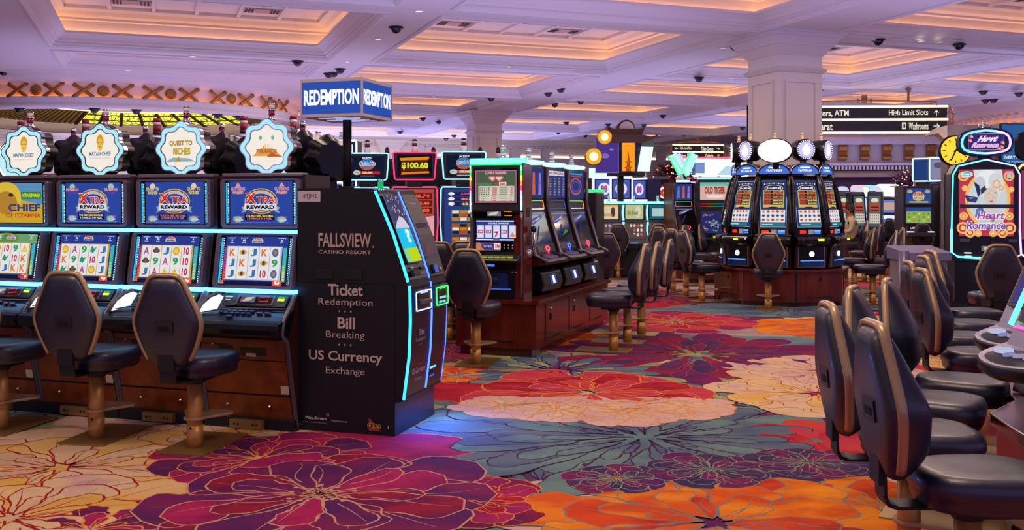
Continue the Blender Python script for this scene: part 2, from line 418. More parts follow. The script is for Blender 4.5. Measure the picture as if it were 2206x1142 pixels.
# ------------------------------------------------------------------ columns
def column(px, t, w, zt, name, half=False):
    mb = MB(); h = w/2
    mb.box(-h, h, -h, h, 0, ZS, PLASTER)
    for k in range(4):
        M = rotz(k*pi/2)
        mb.box(-h*.62, h*.62, -h-.001, -h-.02, .5, 3.72, PLASTER, M)
        for (a, b, c, d) in ((-h*.62-.04, -h*.62, .46, 3.76), (h*.62, h*.62+.04, .46, 3.76), (-h*.62, h*.62, 3.72, 3.76)):
            mb.box(a, b, -h-.045, -h, c, d, PLASTER, M)
    def step(z0, z1, a, b=None):
        b = a if b is None else b
        A = [(-h-a, -h-a), (h+a, -h-a), (h+a, h+a), (-h-a, h+a)]; B = [(-h-b, -h-b), (h+b, -h-b), (h+b, h+b), (-h-b, h+b)]
        mb.loft([[(x, y, z0) for x, y in A], [(x, y, z1) for x, y in B]], PLASTER, sm=False)
    step(3.90, 3.95, .03, .07); step(3.95, 3.99, .07, .03)
    step(4.20, 4.24, .02, .05); step(4.24, 4.36, .05, .13); step(4.36, 4.39, .16); step(4.39, 4.50, .16, .24); step(4.50, 4.56, .27); step(4.56, 4.60, .30)
    o = mb.build(name, None, 'structure', loc=(gx(px, t), t, 0), rot=A20); tag(o, 'square', 'column'); del o['label']; del o['category']; return o
column(1690, 17.6, .92, ZS, 'trim_1')
column(1043, 32.4, .92, ZS, 'trim_2')
column(836, 47, .92, ZS, 'trim_3')

# ------------------------------------------------------------------ walls
def wall_far():
    mb = MB(); s0 = 46.0
    WP = PLASTER_W; dark = mat('wall_maroon', '#7a5068', .7)
    M = Matrix(((e2[0], e1[0], 0, e1[0]*s0), (e2[1], e1[1], 0, e1[1]*s0), (0, 0, 1, 0), (0, 0, 0, 1)))
    mb.M = M
    mb.box(-22, 34, 0, .3, 2.9, 4.7, WP); mb.box(-22, 34, .25, .5, 0, 2.9, dark)
    mb.box(-22, 34, -.22, .0, 4.46, 4.6, WP); mb.box(-22, 34, -.1, .0, 4.36, 4.46, WP); mb.box(-22, 34, -.1, 0, 2.85, 3.0, WP)
    for i in range(180): mb.box(-14+i*.24, -14+i*.24+.12, -.2, -.1, 4.38, 4.45, WP)
    k = -14.0; i = 0
    while k < 28:
        w = 4.4 if i % 2 == 0 else 1.2
        for (a, b, c, d) in ((k, k+w, 4.30, 4.35), (k, k+w, 3.82, 3.88), (k, k+.06, 3.82, 4.35), (k+w-.06, k+w, 3.82, 4.35)): mb.box(a, b, -.06, .02, c, d, WP)
        mb.box(k+.06, k+w-.06, -.05, -.01, 3.88, 3.96, Lit('#ffe6b4', 4.0))
        k += w+.5; i += 1
    return mb.build('wall_far', None, 'structure')
wall_far()
def wall_right():
    # nearer bulkhead with gilt scroll brackets over the back rows
    mb = MB(); M = T(gx(1900, 34), 34, 0) @ rotz(R(-6)); mb.M = M
    WP = PLASTER_W
    mb.box(-2.6, 5, 0, .4, 2.55, 4.65, WP); mb.box(-2.6, 5, -.35, 0, 3.62, 3.75, WP); mb.box(-2.6, 5, -.5, 0, 3.75, 3.9, WP)
    mb.box(-2.6, 5, -.25, 0, 2.9, 2.98, WP); mb.box(-2.6, 5, -.15, 0, 2.5, 2.62, WP)
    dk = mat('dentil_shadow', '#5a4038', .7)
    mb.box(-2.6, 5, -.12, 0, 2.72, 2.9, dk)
    for i in range(63): mb.box(-2.6+i*.12, -2.6+i*.12+.06, -.19, -.1, 2.74, 2.88, WP)
    mb.box(-2.6, 5, .3, .4, 0, 2.55, mat('wall_violet', '#6c5890', .7))
    o = mb.build('wall_right', None, 'structure')
    for i in range(9):
        b = MB()
        P = [(0, 0), (-.28, 0), (-.34, -.08), (-.3, -.2), (-.16, -.26), (-.2, -.36), (-.28, -.42), (-.2, -.52), (-.06, -.54), (0, -.5)]
        b.prism_x(P, -.14, .14, GILT); b.lathe([(.1, -.16), (.1, .16)], GILT, 12, T(0, -.22, -.12) @ Matrix.Rotation(pi/2, 4, 'Y'), caps=True)
        b.lathe([(.07, -.16), (.07, .16)], GILT, 12, T(0, -.16, -.43) @ Matrix.Rotation(pi/2, 4, 'Y'), caps=True)
        q = b.build('gilt_bracket', o, bevel=.01); q.matrix_local = M @ T(-2.1+i*.74, 0, 3.62)
wall_right()
def side_wall(name, P, Q):
    mb = MB(); d = (Q[0]-P[0], Q[1]-P[1]); L = sqrt(d[0]**2+d[1]**2); n = (-d[1]/L*.2, d[0]/L*.2)
    mb.prism_z([P, Q, (Q[0]+n[0], Q[1]+n[1]), (P[0]+n[0], P[1]+n[1])], 0, 4.6, PLASTER_W); mb.build(name, None, 'structure')
side_wall('wall_left', (-17, -3), (-30, 40))
# ================================================================== CARPET
def carpet(n, a, b, sc=1.6, c=None):
    m, nt, bs = _new('carpet_'+n)
    bs.inputs['Roughness'].default_value = 0.95; bs.inputs['Specular IOR Level'].default_value = 0.1
    tc = nt.nodes.new('ShaderNodeTexCoord'); L = nt.links.new
    def noise(scale, det, st=(1, 1, 1)):
        mp = nt.nodes.new('ShaderNodeMapping'); mp.inputs['Scale'].default_value = st
        no = nt.nodes.new('ShaderNodeTexNoise'); no.inputs['Scale'].default_value = scale; no.inputs['Detail'].default_value = det
        L(tc.outputs['Object'], mp.inputs[0]); L(mp.outputs[0], no.inputs['Vector']); return no
    n1 = noise(sc, 3, (1, 1.6, 1)); rp = nt.nodes.new('ShaderNodeValToRGB'); L(n1.outputs[0], rp.inputs[0])
    el = rp.color_ramp.elements; el[0].position = .40; el[1].position = .60
    el[0].color = (*hexc(a), 1); el[1].color = (*hexc(b), 1)
    if c: e = el.new(.70); e.color = (*hexc(c), 1)
    n2 = noise(260, 1); mx = nt.nodes.new('ShaderNodeMixRGB'); mx.blend_type = 'MULTIPLY'; mx.inputs[0].default_value = 0.35
    r2 = nt.nodes.new('ShaderNodeValToRGB'); r2.color_ramp.elements[0].position = .3; r2.color_ramp.elements[1].position = .65
    r2.color_ramp.elements[0].color = (.45, .45, .45, 1)
    L(n2.outputs[0], r2.inputs[0]); L(rp.outputs[0], mx.inputs[1]); L(r2.outputs[0], mx.inputs[2]); L(mx.outputs[0], bs.inputs['Base Color'])
    return m
CP = {
    'mauve': carpet('mauve', '#5c3a58', '#7a5068'), 'plum': carpet('plum', '#57245c', '#7a2458', 1.8), 'magenta': carpet('magenta', '#8a1e58', '#b0285c', 2.2, '#6a2860'),
    'crimson': carpet('crimson', '#9c1430', '#bb2838', 2.2), 'wine': carpet('wine', '#6a1c4c', '#94203c', 2.5), 'pink': carpet('pink', '#bc3458', '#c8443c', 2),
    'orange': carpet('orange', '#cc4c1c', '#ea8a1c', 2.0, '#f09c28'), 'amber': carpet('amber', '#e88a20', '#d85a1e', 2.4), 'redor': carpet('redor', '#b8301c', '#d85020', 2),
    'cream': carpet('cream', '#d2ae8c', '#dcc096', 1.5, '#c8a0a0'), 'yellow': carpet('yellow', '#dcac54', '#e0bc84', 2), 'rose': carpet('rose', '#cda59c', '#d8b4a0', 1.5),
    'teal': carpet('teal', '#586c7c', '#6c8a84', 1.6), 'slate': carpet('slate', '#50607c', '#64707c', 1.6), 'sage': carpet('sage', '#8c9468', '#a8a468', 1.6), 'navy': carpet('navy', '#3c2c58', '#58305c', 2.4),
    'stone': carpet('stone', '#a08890', '#b8a08c', 1.6),
}
LN = {k: carpet('line_'+k, c, c) for k, c in dict(gold='#e09038', tan='#cc987c', red='#a01c20', dark='#48244c', navy='#2c2860', grn='#8c9c7c', rust='#c04838', grey='#7c8080', lilac='#a08898').items()}
fm = MB()
fl = (-40, 60, -6, 60)
fm.poly([(fl[0], fl[2], 0), (fl[1], fl[2], 0), (fl[1], fl[3], 0), (fl[0], fl[3], 0)], CP['mauve'])
rnd = random.Random(11)
CNT = [0]
def petal(cx, cy, a, r0, r1, w, z, m, ln, lw, wob, pointed):
    N = 15; L = []; Rr = []
    ph = rnd.uniform(0, 6); k1 = rnd.uniform(1.5, 3); bend = rnd.uniform(-.25, .25)*w
    for i in range(N):
        u = i/(N-1)
        prof = (sin(pi*min(1, u*.98+.02))**(.75))*(.35+.9*u) if not pointed else (sin(pi*u)**.8)*(.6+.5*u)
        if not pointed: prof = (u**.55)*sqrt(max(0, 1-u**5))*1.05+.04*(1-u)
        rad = r0+(r1-r0)*u
        wv = 1+wob*sin(ph+u*k1*6); wv2 = 1+wob*sin(ph*2+u*k1*7.3)
        off = bend*sin(pi*u)
        L.append((rad, off+w*prof*wv)); Rr.append((rad, off-w*prof*wv2))
    # scalloped tip
    P = L+Rr[::-1][1:]
    if not pointed:
        tip = []
        for q in range(1, 6):
            tip.append((r1+wob*(r1-r0)*.32*(sin(q*2.2+ph)+.6), (L[-1][1])*(1-2*q/6.0)*1.0+0))
    out = []
    ca, sa = cos(a), sin(a)
    for (x, y) in P: out.append((cx+x*ca-y*sa, cy+x*sa+y*ca))
    fm.poly([(x, y, z) for x, y in out], m)
    k = len(out); n = fm.pts([(x, y, z+.00005) for x, y in out])
    ins = []
    for i in range(k):
        p, q = out[i-1], out[(i+1) % k]; dx, dy = q[0]-p[0], q[1]-p[1]; l = sqrt(dx*dx+dy*dy)+1e-9
        t = lw*(.55+.6*abs(sin(ph+i*.5)))
        ins.append((out[i][0]+dy/l*t, out[i][1]-dx/l*t, z+.00005))
    n2 = fm.pts(ins)
    for i in range(k):
        j = (i+1) % k; fm.face((n+i, n+j, n2+j, n2+i), ln)
def vein(cx, cy, a, r0, r1, z, ln, lw):
    pts = []; w = rnd.uniform(-.25, .25); ph = rnd.uniform(0, 6)
    for i in range(9):
        u = i/8; r = r0+(r1-r0)*u; b = a+w*sin(ph+u*4)*.5
        pts.append((cx+r*cos(b), cy+r*sin(b)))
    for i in range(8):
        p, q = pts[i], pts[i+1]; dx, dy = q[0]-p[0], q[1]-p[1]; l = sqrt(dx*dx+dy*dy)+1e-9; t = lw*(1-.1*i)*.6
        fm.poly([(p[0]-dy/l*t, p[1]+dx/l*t, z), (q[0]-dy/l*t, q[1]+dx/l*t, z), (q[0]+dy/l*t, q[1]-dx/l*t, z), (p[0]+dy/l*t, p[1]-dx/l*t, z)], ln)
def flower(cx, cy, Rd, cols, ln, lev, style='peony', lw=.008, z_=None, rings=4, stamen=None, arc=None, a_off=0):
    CNT[0] += 1; z = .0006+lev*.0012+CNT[0]*1.3e-6; ln = LN[ln]
    if style == 'peony': cfg = [(1.0, 9, .62), (.82, 8, .5), (.6, 7, .4), (.4, 6, .3)][:rings]
    else: cfg = [(1.0, 15, .26), (.82, 14, .24), (.64, 12, .22), (.47, 11, .19), (.31, 9, .15), (.17, 7, .10)]
    for ri, (f, n, wf) in enumerate(cfg):
        for k in range(n):
            a = a_off+2*pi*(k+(ri % 2)*.5)/n+rnd.uniform(-.12, .12)
            if arc and not (arc[0] <= (a % (2*pi)) <= arc[1]): continue
            c = cols[(k*3+ri) % len(cols)]
            r1 = Rd*f*rnd.uniform(.86, 1.08)
            petal(cx, cy, a, Rd*f*(.12 if style == 'peony' else .3), r1, Rd*f*wf*.6, z, CP[c], ln, lw, .13 if style == 'peony' else .10, False); z += .00004
            if style == 'peony' and rnd.random() < .8: vein(cx, cy, a+rnd.uniform(-.1, .1), r1*.35, r1*.9, z+.00006, ln, lw*.7)
    if stamen:
        m = LN[stamen]
        for k in range(26):
            a = 2*pi*k/26+rnd.uniform(-.1, .1); r = Rd*rnd.uniform(.07, .2)
            vein(cx, cy, a, Rd*.02, r, z+.0002, m, lw*.8)
            x, y = cx+r*cos(a), cy+r*sin(a); q = lw*1.6
            fm.poly([(x+q*cos(b), y+q*sin(b), z+.00022) for b in (0, 1.05, 2.1, 3.14, 4.2, 5.2)], m)
def blob(cx, cy, rx, ry, col, lev, ln=None, rot=0, n=40, wob=.1, lw=.008):
    ph = rnd.uniform(0, 6); CNT[0] += 1; z = .0003+lev*.0012+CNT[0]*1.3e-6; P = []
    for i in range(n):
        a = 2*pi*i/n; k = 1+wob*sin(3*a+ph)+wob*.6*sin(7*a+ph*2)+wob*.3*sin(13*a)
        x, y = rx*k*cos(a), ry*k*sin(a); P.append((cx+x*cos(rot)-y*sin(rot), cy+x*sin(rot)+y*cos(rot)))
    fm.poly([(*p, z) for p in P], CP[col])
    if ln:
        Q = scale2(P, 1-lw/rx*1.6, (cx, cy)); a = fm.pts([(*p, z+.00004) for p in P]+[(*p, z+.00004) for p in Q])
        for i in range(n): j = (i+1) % n; fm.face((a+i, a+j, a+n+j, a+n+i), LN[ln])
FP = floor_pt
# general scatter, far to near
kinds = [(['orange', 'amber', 'redor'], 'grey', 'peony'), (['crimson', 'pink', 'magenta'], 'gold', 'peony'), (['cream', 'yellow'], 'red', 'peony'),
         (['teal', 'slate'], 'dark', 'dahlia'), (['plum', 'navy', 'wine'], 'rust', 'dahlia'), (['rose', 'stone'], 'lilac', 'peony'), (['sage', 'teal'], 'navy', 'peony')]
for j, y in enumerate([31, 29.2, 27.4, 25.8, 24.2, 22.6, 21, 19.4, 17.9, 16.5, 15.2]):
    for i in range(13):
        x = -9+i*2.15+(j % 2)*1.0+rnd.uniform(-.5, .5); k = kinds[(i*5+j*3+rnd.randint(0, 1)) % 7]
        flower(x, y+rnd.uniform(-.4, .4), rnd.uniform(1.0, 1.45), k[0], k[1], (i+j*2) % 4, k[2], .016, rings=2)
for j, y in enumerate([13.6, 11.8, 10.1, 8.6, 7.0, 5.4, 4.0, 2.6]):
    for i in range(9):
        x = -6+i*1.75+(j % 2)*.8+rnd.uniform(-.3, .3); k = kinds[(i*5+j*2+rnd.randint(0, 1)) % 7]
        if -2.5 < x < 4.2 and 4.4 < y < 13.5: k = kinds[(3, 4, 5, 6)[(i+j) % 4]]
        flower(x, y, rnd.uniform(.85, 1.15), k[0], k[1], (i+j*2) % 4, k[2], .012, rings=3)
def fl_(px, py, Rd, *a, **k): x, y = FP(px, py); flower(x, y, Rd, *a, **k)
def bl_(px, py, rx, ry, *a, **k): x, y = FP(px, py); blob(x, y, rx, ry, *a, **k)
# mid distance, right of the wooden island
bl_(1560, 668, 1.9, .9, 'teal', 4, 'dark'); fl_(1700, 668, 1.2, ['teal', 'slate'], 'dark', 4, 'dahlia', .012)
bl_(1670, 712, 1.2, .8, 'stone', 4, 'grey'); fl_(1790, 708, 1.15, ['orange', 'amber'], 'grey', 5, 'peony', .01)
fl_(1455, 694, 1.25, ['magenta', 'pink', 'crimson'], 'gold', 5, 'peony', .014, stamen='tan')
bl_(1350, 655, .9, .8, 'crimson', 4, 'gold'); bl_(1300, 735, 1.0, .7, 'orange', 4)
bl_(1560, 735, 1.6, .45, 'teal', 5)
fl_(1500, 765, 1.75, ['plum', 'wine', 'navy'], 'rust', 5, 'dahlia', .007)
fl_(1200, 800, 1.3, ['sage', 'teal', 'slate'], 'navy', 5, 'dahlia', .012)
fl_(985, 810, .7, ['redor', 'orange'], 'tan', 5, 'peony', .01)
bl_(1900, 790, 1.2, .8, 'pink', 4, 'rust'); bl_(2060, 880, 1.3, .9, 'magenta', 4, 'dark'); fl_(2060, 770, .9, ['yellow', 'cream'], 'red', 5, 'peony')
fl_(1770, 800, .95, ['rose', 'cream'], 'red', 6, 'peony', .008); fl_(1760, 850, .95, ['cream', 'yellow'], 'red', 6, 'peony', .008)
# the big flowers in front
fl_(1390, 945, 1.55, ['teal', 'slate', 'teal'], 'dark', 6, 'dahlia', .013); bl_(1390, 940, 1.1, 1.0, 'teal', 5, None)
bl_(930, 970, .9, .7, 'slate', 5, 'navy')
x_, y_ = FP(1275, 862)
bl_(1030, 845, .55, .5, 'crimson', 6, 'gold'); flower(x_, y_+.28, 1.12, ['pink', 'crimson', 'pink'], 'gold', 7, 'peony', .011, rings=4)
blob(x_, y_-.36, 1.05, .45, 'rose', 8, None, wob=.05)
for dx, dy, rr in ((-.72, -.25, .42), (-.3, -.42, .5), (.2, -.5, .5), (.7, -.32, .45)): flower(x_+dx, y_+dy, rr, ['rose', 'rose', 'cream'], 'gold', 8, 'peony', .008, rings=3)
for k in range(30):
    a = rnd.uniform(0, 2*pi); vein(x_+rnd.uniform(-.5, .5), y_-.3+rnd.uniform(-.15, .2), a, .05, rnd.uniform(.25, .5), .0112+.0008, LN['gold'], .012)
bl_(1560, 1020, .85, .28, 'navy', 7, 'grn', wob=.14); fl_(1530, 1015, .42, ['navy', 'plum'], 'grn', 8, 'peony', .006); fl_(1740, 1000, .4, ['navy', 'plum'], 'grn', 8, 'peony', .006); fl_(1330, 1035, .33, ['plum', 'navy'], 'grn', 8, 'peony', .006)
bl_(1160, 1085, .6, .45, 'rose', 5, 'lilac'); bl_(1830, 1010, .45, .3, 'rose', 6, 'grn')
fl_(1760, 952, .62, ['pink', 'crimson'], 'rust', 6, 'peony', .006); bl_(1950, 1000, .8, .5, 'pink', 5, 'rust')
fl_(1540, 1130, 1.02, ['amber', 'orange', 'redor', 'orange'], 'grey', 7, 'peony', .011); fl_(1900, 1110, .8, ['orange', 'redor', 'amber'], 'grn', 6, 'peony', .01)
fl_(130, 1010, 1.15, ['cream', 'yellow', 'cream'], 'red', 5, 'peony', .012); fl_(480, 960, .8, ['yellow', 'cream'], 'red', 5, 'peony', .011)
fl_(20, 1120, .9, ['cream', 'yellow'], 'red', 6, 'peony', .012)
bl_(760, 970, .8, .5, 'magenta', 6, 'gold'); fl_(560, 990, .7, ['magenta', 'plum'], 'gold', 6, 'peony', .008)
bl_(560, 1100, .9, .42, 'plum', 6, 'gold'); fl_(1000, 1080, .55, ['wine', 'magenta', 'crimson'], 'gold', 7, 'peony', .008)
fl_(690, 1068, .98, ['plum', 'magenta', 'wine', 'plum'], 'tan', 8, 'peony', .011, rings=3, stamen='tan')
fl_(190, 1145, .5, ['magenta', 'plum'], 'gold', 6, 'peony', .009)
floor = fm.build('floor', None, 'structure')
# ================================================================== STOOL
def smooth_closed(P, n=4):
    out = []; k = len(P)
    for i in range(k):
        a, b, c, d = P[i-1], P[i], P[(i+1) % k], P[(i+2) % k]
        for j in range(n):
            t = j/n; t2 = t*t; t3 = t2*t
            out.append(tuple(.5*((2*b[q])+(-a[q]+c[q])*t+(2*a[q]-5*b[q]+4*c[q]-d[q])*t2+(-a[q]+3*b[q]-3*c[q]+d[q])*t3) for q in (0, 1)))
    return out
BACK_HALF = [(.0, 1.155), (.07, 1.153), (.112, 1.128), (.155, 1.04), (.205, .93), (.222, .87), (.212, .80), (.17, .69), (.125, .615), (.08, .585), (0, .58)]
BACK = BACK_HALF+[(-x, z) for x, z in BACK_HALF[1:-1]][::-1]
BACKS = smooth_closed(BACK, 3)
def make_stool(plate=True):
    root = thing('casino_stool', '', 'stool')
    tilt = T(0, -.27, .60) @ Matrix.Rotation(R(6), 4, 'X') @ T(0, .27, -.60)
    c = (0, .87)
    mb = MB(tilt); rings = []
    for y, s, dx in ((-.335, .30, 0), (-.338, .72, 0), (-.328, .90, 0), (-.305, .965, 0), (-.285, .99, 0), (-.262, .98, 0), (-.225, .93, 0), (-.19, .84, 0), (-.165, .70, 0), (-.15, .48, 0), (-.146, .22, 0)):
        def bz(z): return 1 if z < .84 else max(.28, 1-(z-.84)/.30*.72)
        bul = [(x, y if y < -.28 else -.285+(y+.285)*bz(z)*(1-.35*(z < .68)*(.68-z)/.1), z) for x, z in scale2(BACKS, s, c)]
        rings.append(bul)
    mb.loft(rings, LEATHER)
    back = mb.build('backrest', root)
    mb = MB(tilt)
    P = [(x, -.292, z) for x, z in BACKS]
    lo = [i for i, p in enumerate(BACKS) if p[1] < .625 and abs(p[0]) < .13]
    i0 = max(lo)+1; i1 = min(lo); seq = [P[(i0+k) % len(P)] for k in range((i1-i0) % len(P))]
    seq = [(x*1.015, y, .87+(z-.87)*1.01) for x, y, z in seq]
    mb.tube(seq, .0145, GOLD, 8, flat=1.35, up=(0, 1, 0)); mb.build('gold_rim', root)
    mb = MB(tilt); mb.prism_y(rrect(-.062, .062, .80, .885, .01), -.342, -.335, mat('recess_frame', '#1c1b20', .45)); mb.prism_y(rrect(-.035, .035, .822, .852, .006), -.345, -.341, mat('slot_black', '#020203', .9))
    mb.build('handle_slot', back)
    # seat
    def se(s, z, y0=.045, a=.215, b=.245):
        L = []
        for i in range(36):
            t = 2*pi*i/36; ct, st = cos(t), sin(t); e = .62
            x = a*s*math.copysign(abs(ct)**e, ct); y = b*s*math.copysign(abs(st)**e, st)
            x *= 1.0+.10*(y/b)
            L.append((x, y+y0, z))
        return L
    mb = MB(); mb.loft([se(.80, .485), se(.92, .49), se(.96, .51), se(.955, .535), se(.985, .54), se(1.01, .56), se(1.0, .59), se(.95, .612), se(.8, .622), se(.4, .62), se(.1, .618)], LEATHER)
    mb.build('seat', root)
    mb = MB()
    P = [(-.325, .66), (-.315, .66), (-.312, .52), (-.30, .495), (-.27, .484), (-.02, .484), (-.02, .472), (-.28, .472), (-.31, .482), (-.324, .51)]
    mb.prism_x(P, -.055, .055, BLACKM); mb.box(-.055, .055, -.345, -.322, .56, .70, BLACKM)
    mb.build('back_bracket', root, bevel=.004)
    mb = MB(); mb.box(-.1, .1, -.08, .12, .455, .487, BLACKM); mb.cyl(0, 0, .43, .457, .06, BLACKM); mb.build('swivel', root, bevel=.006)
    mb = MB(); mb.cyl(0, 0, .012, .432, .049, POLE, 20); mb.cyl(0, 0, .19, .212, .056, POLE, 20); mb.cyl(0, 0, .012, .16, .052, POLE, 20)
    mb.lathe([(.008, 0), (.008, .004)], BLACKM, 8, T(0, -.053, .15) @ Matrix.Rotation(pi/2, 4, 'X'), caps=True)
    mb.build('pole', root)
    if plate != 'nofoot':
        mb = MB()
        P = [(.06, -.04), (.075, .02), (.13, .10), (.17, .17), (.15, .22), (.09, .235), (0, .237)]
        P = P+[(-x, y) for x, y in P[:-1]][::-1]+[(0, -.065)]
        mb.prism_z(smooth_closed(P, 3)[::-1], .196, .214, GOLD); mb.build('footrest', root, bevel=.004)
        mb = MB(); mb.prism_z([(-.17, -.19), (.17, -.19), (.17, .40), (-.17, .40)], 0.009, .018, BRASS); mb.build('floor_plate', root)
    return root
stool = Proto(make_stool)
G1 = 'stools along the left bank'
def st(px, py, az, label, group=None, t=None):      # pole foot at a pixel on the floor; az = direction the sitter faces
    if t is None: x, y = floor_pt(px, py)
    else: x, y = gx(px, t), t
    return stool((x, y, 0), -R(az), label, group)
st(420, 968, 12, 'black stool with gold rim, between the first bank machine and the ticket kiosk', G1)
st(208, 948, 10, 'black stool with gold rim, second stool left of the ticket kiosk', G1)
st(2, 928, 10, 'black stool cut by the left edge of the view', G1)
G2 = 'stools around the red wooden island'
st(1025, 787, 12, 'black stool in front of the machine with the ruby diamond pay table', G2)
st(1322, 757, -72, 'nearest black stool on the right side of the red wooden island', G2)
st(1352, 739, -72, 'middle black stool of the three on the right side of the red wooden island', G2)
st(1382, 722, -72, 'farthest black stool of the three on the right side of the red wooden island', G2)
st(968, 735, -60, 'black stool half hidden behind the ticket kiosk, left of the diamond machine', G2)
st(1290, 668, -12, 'black stool at the far end of the red wooden island', G2)
G3 = 'stools at the turquoise screen bank'
st(1332, 600, 6, 'left black stool at the turquoise lit machines beyond the island', G3)
st(1412, 600, -4, 'right black stool at the turquoise lit machines beyond the island', G3)
G4 = 'stools around the octagonal carousel'
st(1655, 668, 14, 'black stool standing directly in front of the octagonal carousel', G4)
st(1512, 650, 72, 'nearest black stool on the left of the octagonal carousel', G4)
st(1478, 640, 55, 'black stool left of the carousel, just behind the nearest one there', G4)
st(1512, 612, 118, 'black stool left of the carousel turned toward its far left side', G4)
st(1450, 628, 55, 'leftmost black stool of the cluster left of the carousel', G4)
st(1545, 606, 110, 'black stool behind the left shoulder of the carousel', G4)
st(1490, 592, 25, 'far black stool in front of the dark slant machine left of the carousel', G4)
st(1840, 632, -62, 'nearest black stool on the right of the octagonal carousel', G4)
st(1880, 655, -70, 'black stool right of the carousel with its back turned to the aisle', G4)
st(1900, 632, -80, 'rearmost black stool of the three right of the carousel', G4)
st(1862, 606, -55, 'black stool half hidden behind the right side of the carousel', G4)
G5 = 'stools along the near right bank'
def st2(px, t, az, label, g=G5): x = gx(px, t); return stool((x, t, 0), -R(az), label, g)
st2(2085, 3.62, 92, 'nearest black stool at the right edge, seen from its back and side')
st2(1958, 4.28, 94, 'second nearest black stool on the right, close behind the nearest')
st2(1990, 4.97, 120, 'black stool on the right turned to show its blue lit front')
st2(2052, 5.50, 118, 'black stool on the right with its whole padded front in view')
st2(2100, 6.5, 94, 'nearest stool of the row behind, left of the near slant console')
st2(2062, 7.3, 98, 'second stool of the row left of the slant console')
st2(2080, 8.1, 92, 'third stool of the row left of the slant console')
st2(2085, 9.0, 90, 'fourth and farthest stool of the row left of the slant console')
st2(2138, 10.6, 14, 'black stool facing the neon portrait machine at the right')
G6 = 'stools in the far right rows'
st(1980, 598, 12, 'far black stool in front of the blue and green double screen cabinet', G6)
st(2052, 598, 14, 'far black stool partly behind the neon portrait machine', G6)
st(1884, 548, 10, 'small distant stool right of the seated person', G6)
st(1903, 552, 50, 'distant stool at the gap between the far rows', G6)
st(1934, 558, 60, 'distant stool turned sideways beside the far double screen cabinet', G6)
st(1850, 556, 40, 'distant stool just right of the seated person', G6)
st(1000, 640, 0, 'black stool in front of the jackpot machines behind the kiosk', 'stools at the jackpot machines', t=11.6)
st(950, 640, 0, 'black stool beside the kiosk top, at the red neon jackpot machine', 'stools at the jackpot machines', t=11.4)

# ================================================================== LEFT BANK: double screen machines with scalloped signs
def scallop(R0, n=80, lobes=8, amp=.085, cx=0, cz=0, sq=1.0):
    w = lambda t: 1+.075*math.copysign(abs(cos(lobes*t))**.8, cos(lobes*t))
    return [(cx+R0*w(t)*cos(t), cz+R0*sq*w(t)*sin(t)) for t in [2*pi*i/n for i in range(n)]]
CY = '#8fe6ff'
NEON = Lit('#c8f2ff', 3.2); NEONB = Lit('#5cb6ff', 4.5); LEDC = E('#3fb6e8', 1.1)
def glyph(a, k, x0, y0, x1, y1):
    cols = {'K': '#d8742c', 'J': '#3c74a8', 'A': '#b04c8c', '10': '#c0244c', '9': '#2c9c5c', 'Q': '#7848a8'}
    w, h = x1-x0, y1-y0
    if k in cols: a.txt(k, x0+w*.2, y0+h*.15, x1-w*.2, y1-h*.15, cols[k], bold=.035)
    elif k == 'eye': a.ell((x0+x1)/2, (y0+y1)/2, w*.38, h*.25, '#d8a830'); a.ell((x0+x1)/2, (y0+y1)/2, w*.16, h*.2, '#483c6c')
    elif k == 'coin': a.ell((x0+x1)/2, (y0+y1)/2, w*.36, h*.4, '#d8a020'); a.ell((x0+x1)/2, (y0+y1)/2, w*.24, h*.27, '#e8c858')
    elif k == 'bird': a.poly([(x0+w*.1, y0+h*.3), (x0+w*.5, y0+h*.15), (x0+w*.9, y0+h*.85), (x0+w*.55, y0+h*.6), (x0+w*.3, y0+h*.9)], '#2c9478')
    elif k == 'scar': a.ell((x0+x1)/2, (y0+y1)/2, w*.32, h*.4, '#3474a4'); a.ell((x0+x1)/2, (y0+y1)/2, w*.14, h*.2, '#d86438')
    elif k == 'gold': a.poly([(x0+w*.1, y0+h*.15), (x0+w*.9, y0+h*.15), (x0+w*.5, y0+h*.85)], '#e0b020'); a.ell((x0+x1)/2, y0+h*.35, w*.25, h*.18, '#f0cc50')
    elif k == 'hat': a.ell((x0+x1)/2, (y0+y1)/2, w*.4, h*.2, '#4c4034'); a.ell((x0+x1)/2, y0+h*.6, w*.24, h*.25, '#685848')
    else: a.rect(x0+w*.15, y0+h*.2, x1-w*.15, y1-h*.2, '#8c7cb4')
REELS = {0: [['10', 'bird', 'J'], ['coin', 'A', 'K'], ['10', 'bird', 'J'], ['9', '10', 'K'], ['gold', 'K', 'K']],
         1: [['coin', 'K', 'bird'], ['A', '9', 'hat'], ['9', 'bird', 'A'], ['bird', '10', 'coin'], ['J', 'J', 'J']],
         2: [['A', 'hat', 'J'], ['hat', '9', 'A'], ['J', 'A', 'gold'], ['coin', '9', 'gold'], ['10', '10', '10']],
         3: [['K', 'J', 'J'], ['eye', 'K', 'eye'], ['J', 'J', 'J'], ['K', 'eye', '10'], ['scar', '9', 'scar']]}
TITLE = {0: ('MAYAN', 'CHIEF', '#e8b030'), 1: ('MAYAN', 'CHIEF', '#e8b030'), 2: ('QUEST TO', 'RICHES', '#e0c040'), 3: ('GLITTERING', 'PYRAMIDS', '#d89098')}
SCR_BLUE = Lit('#2c46a0', 1.0)
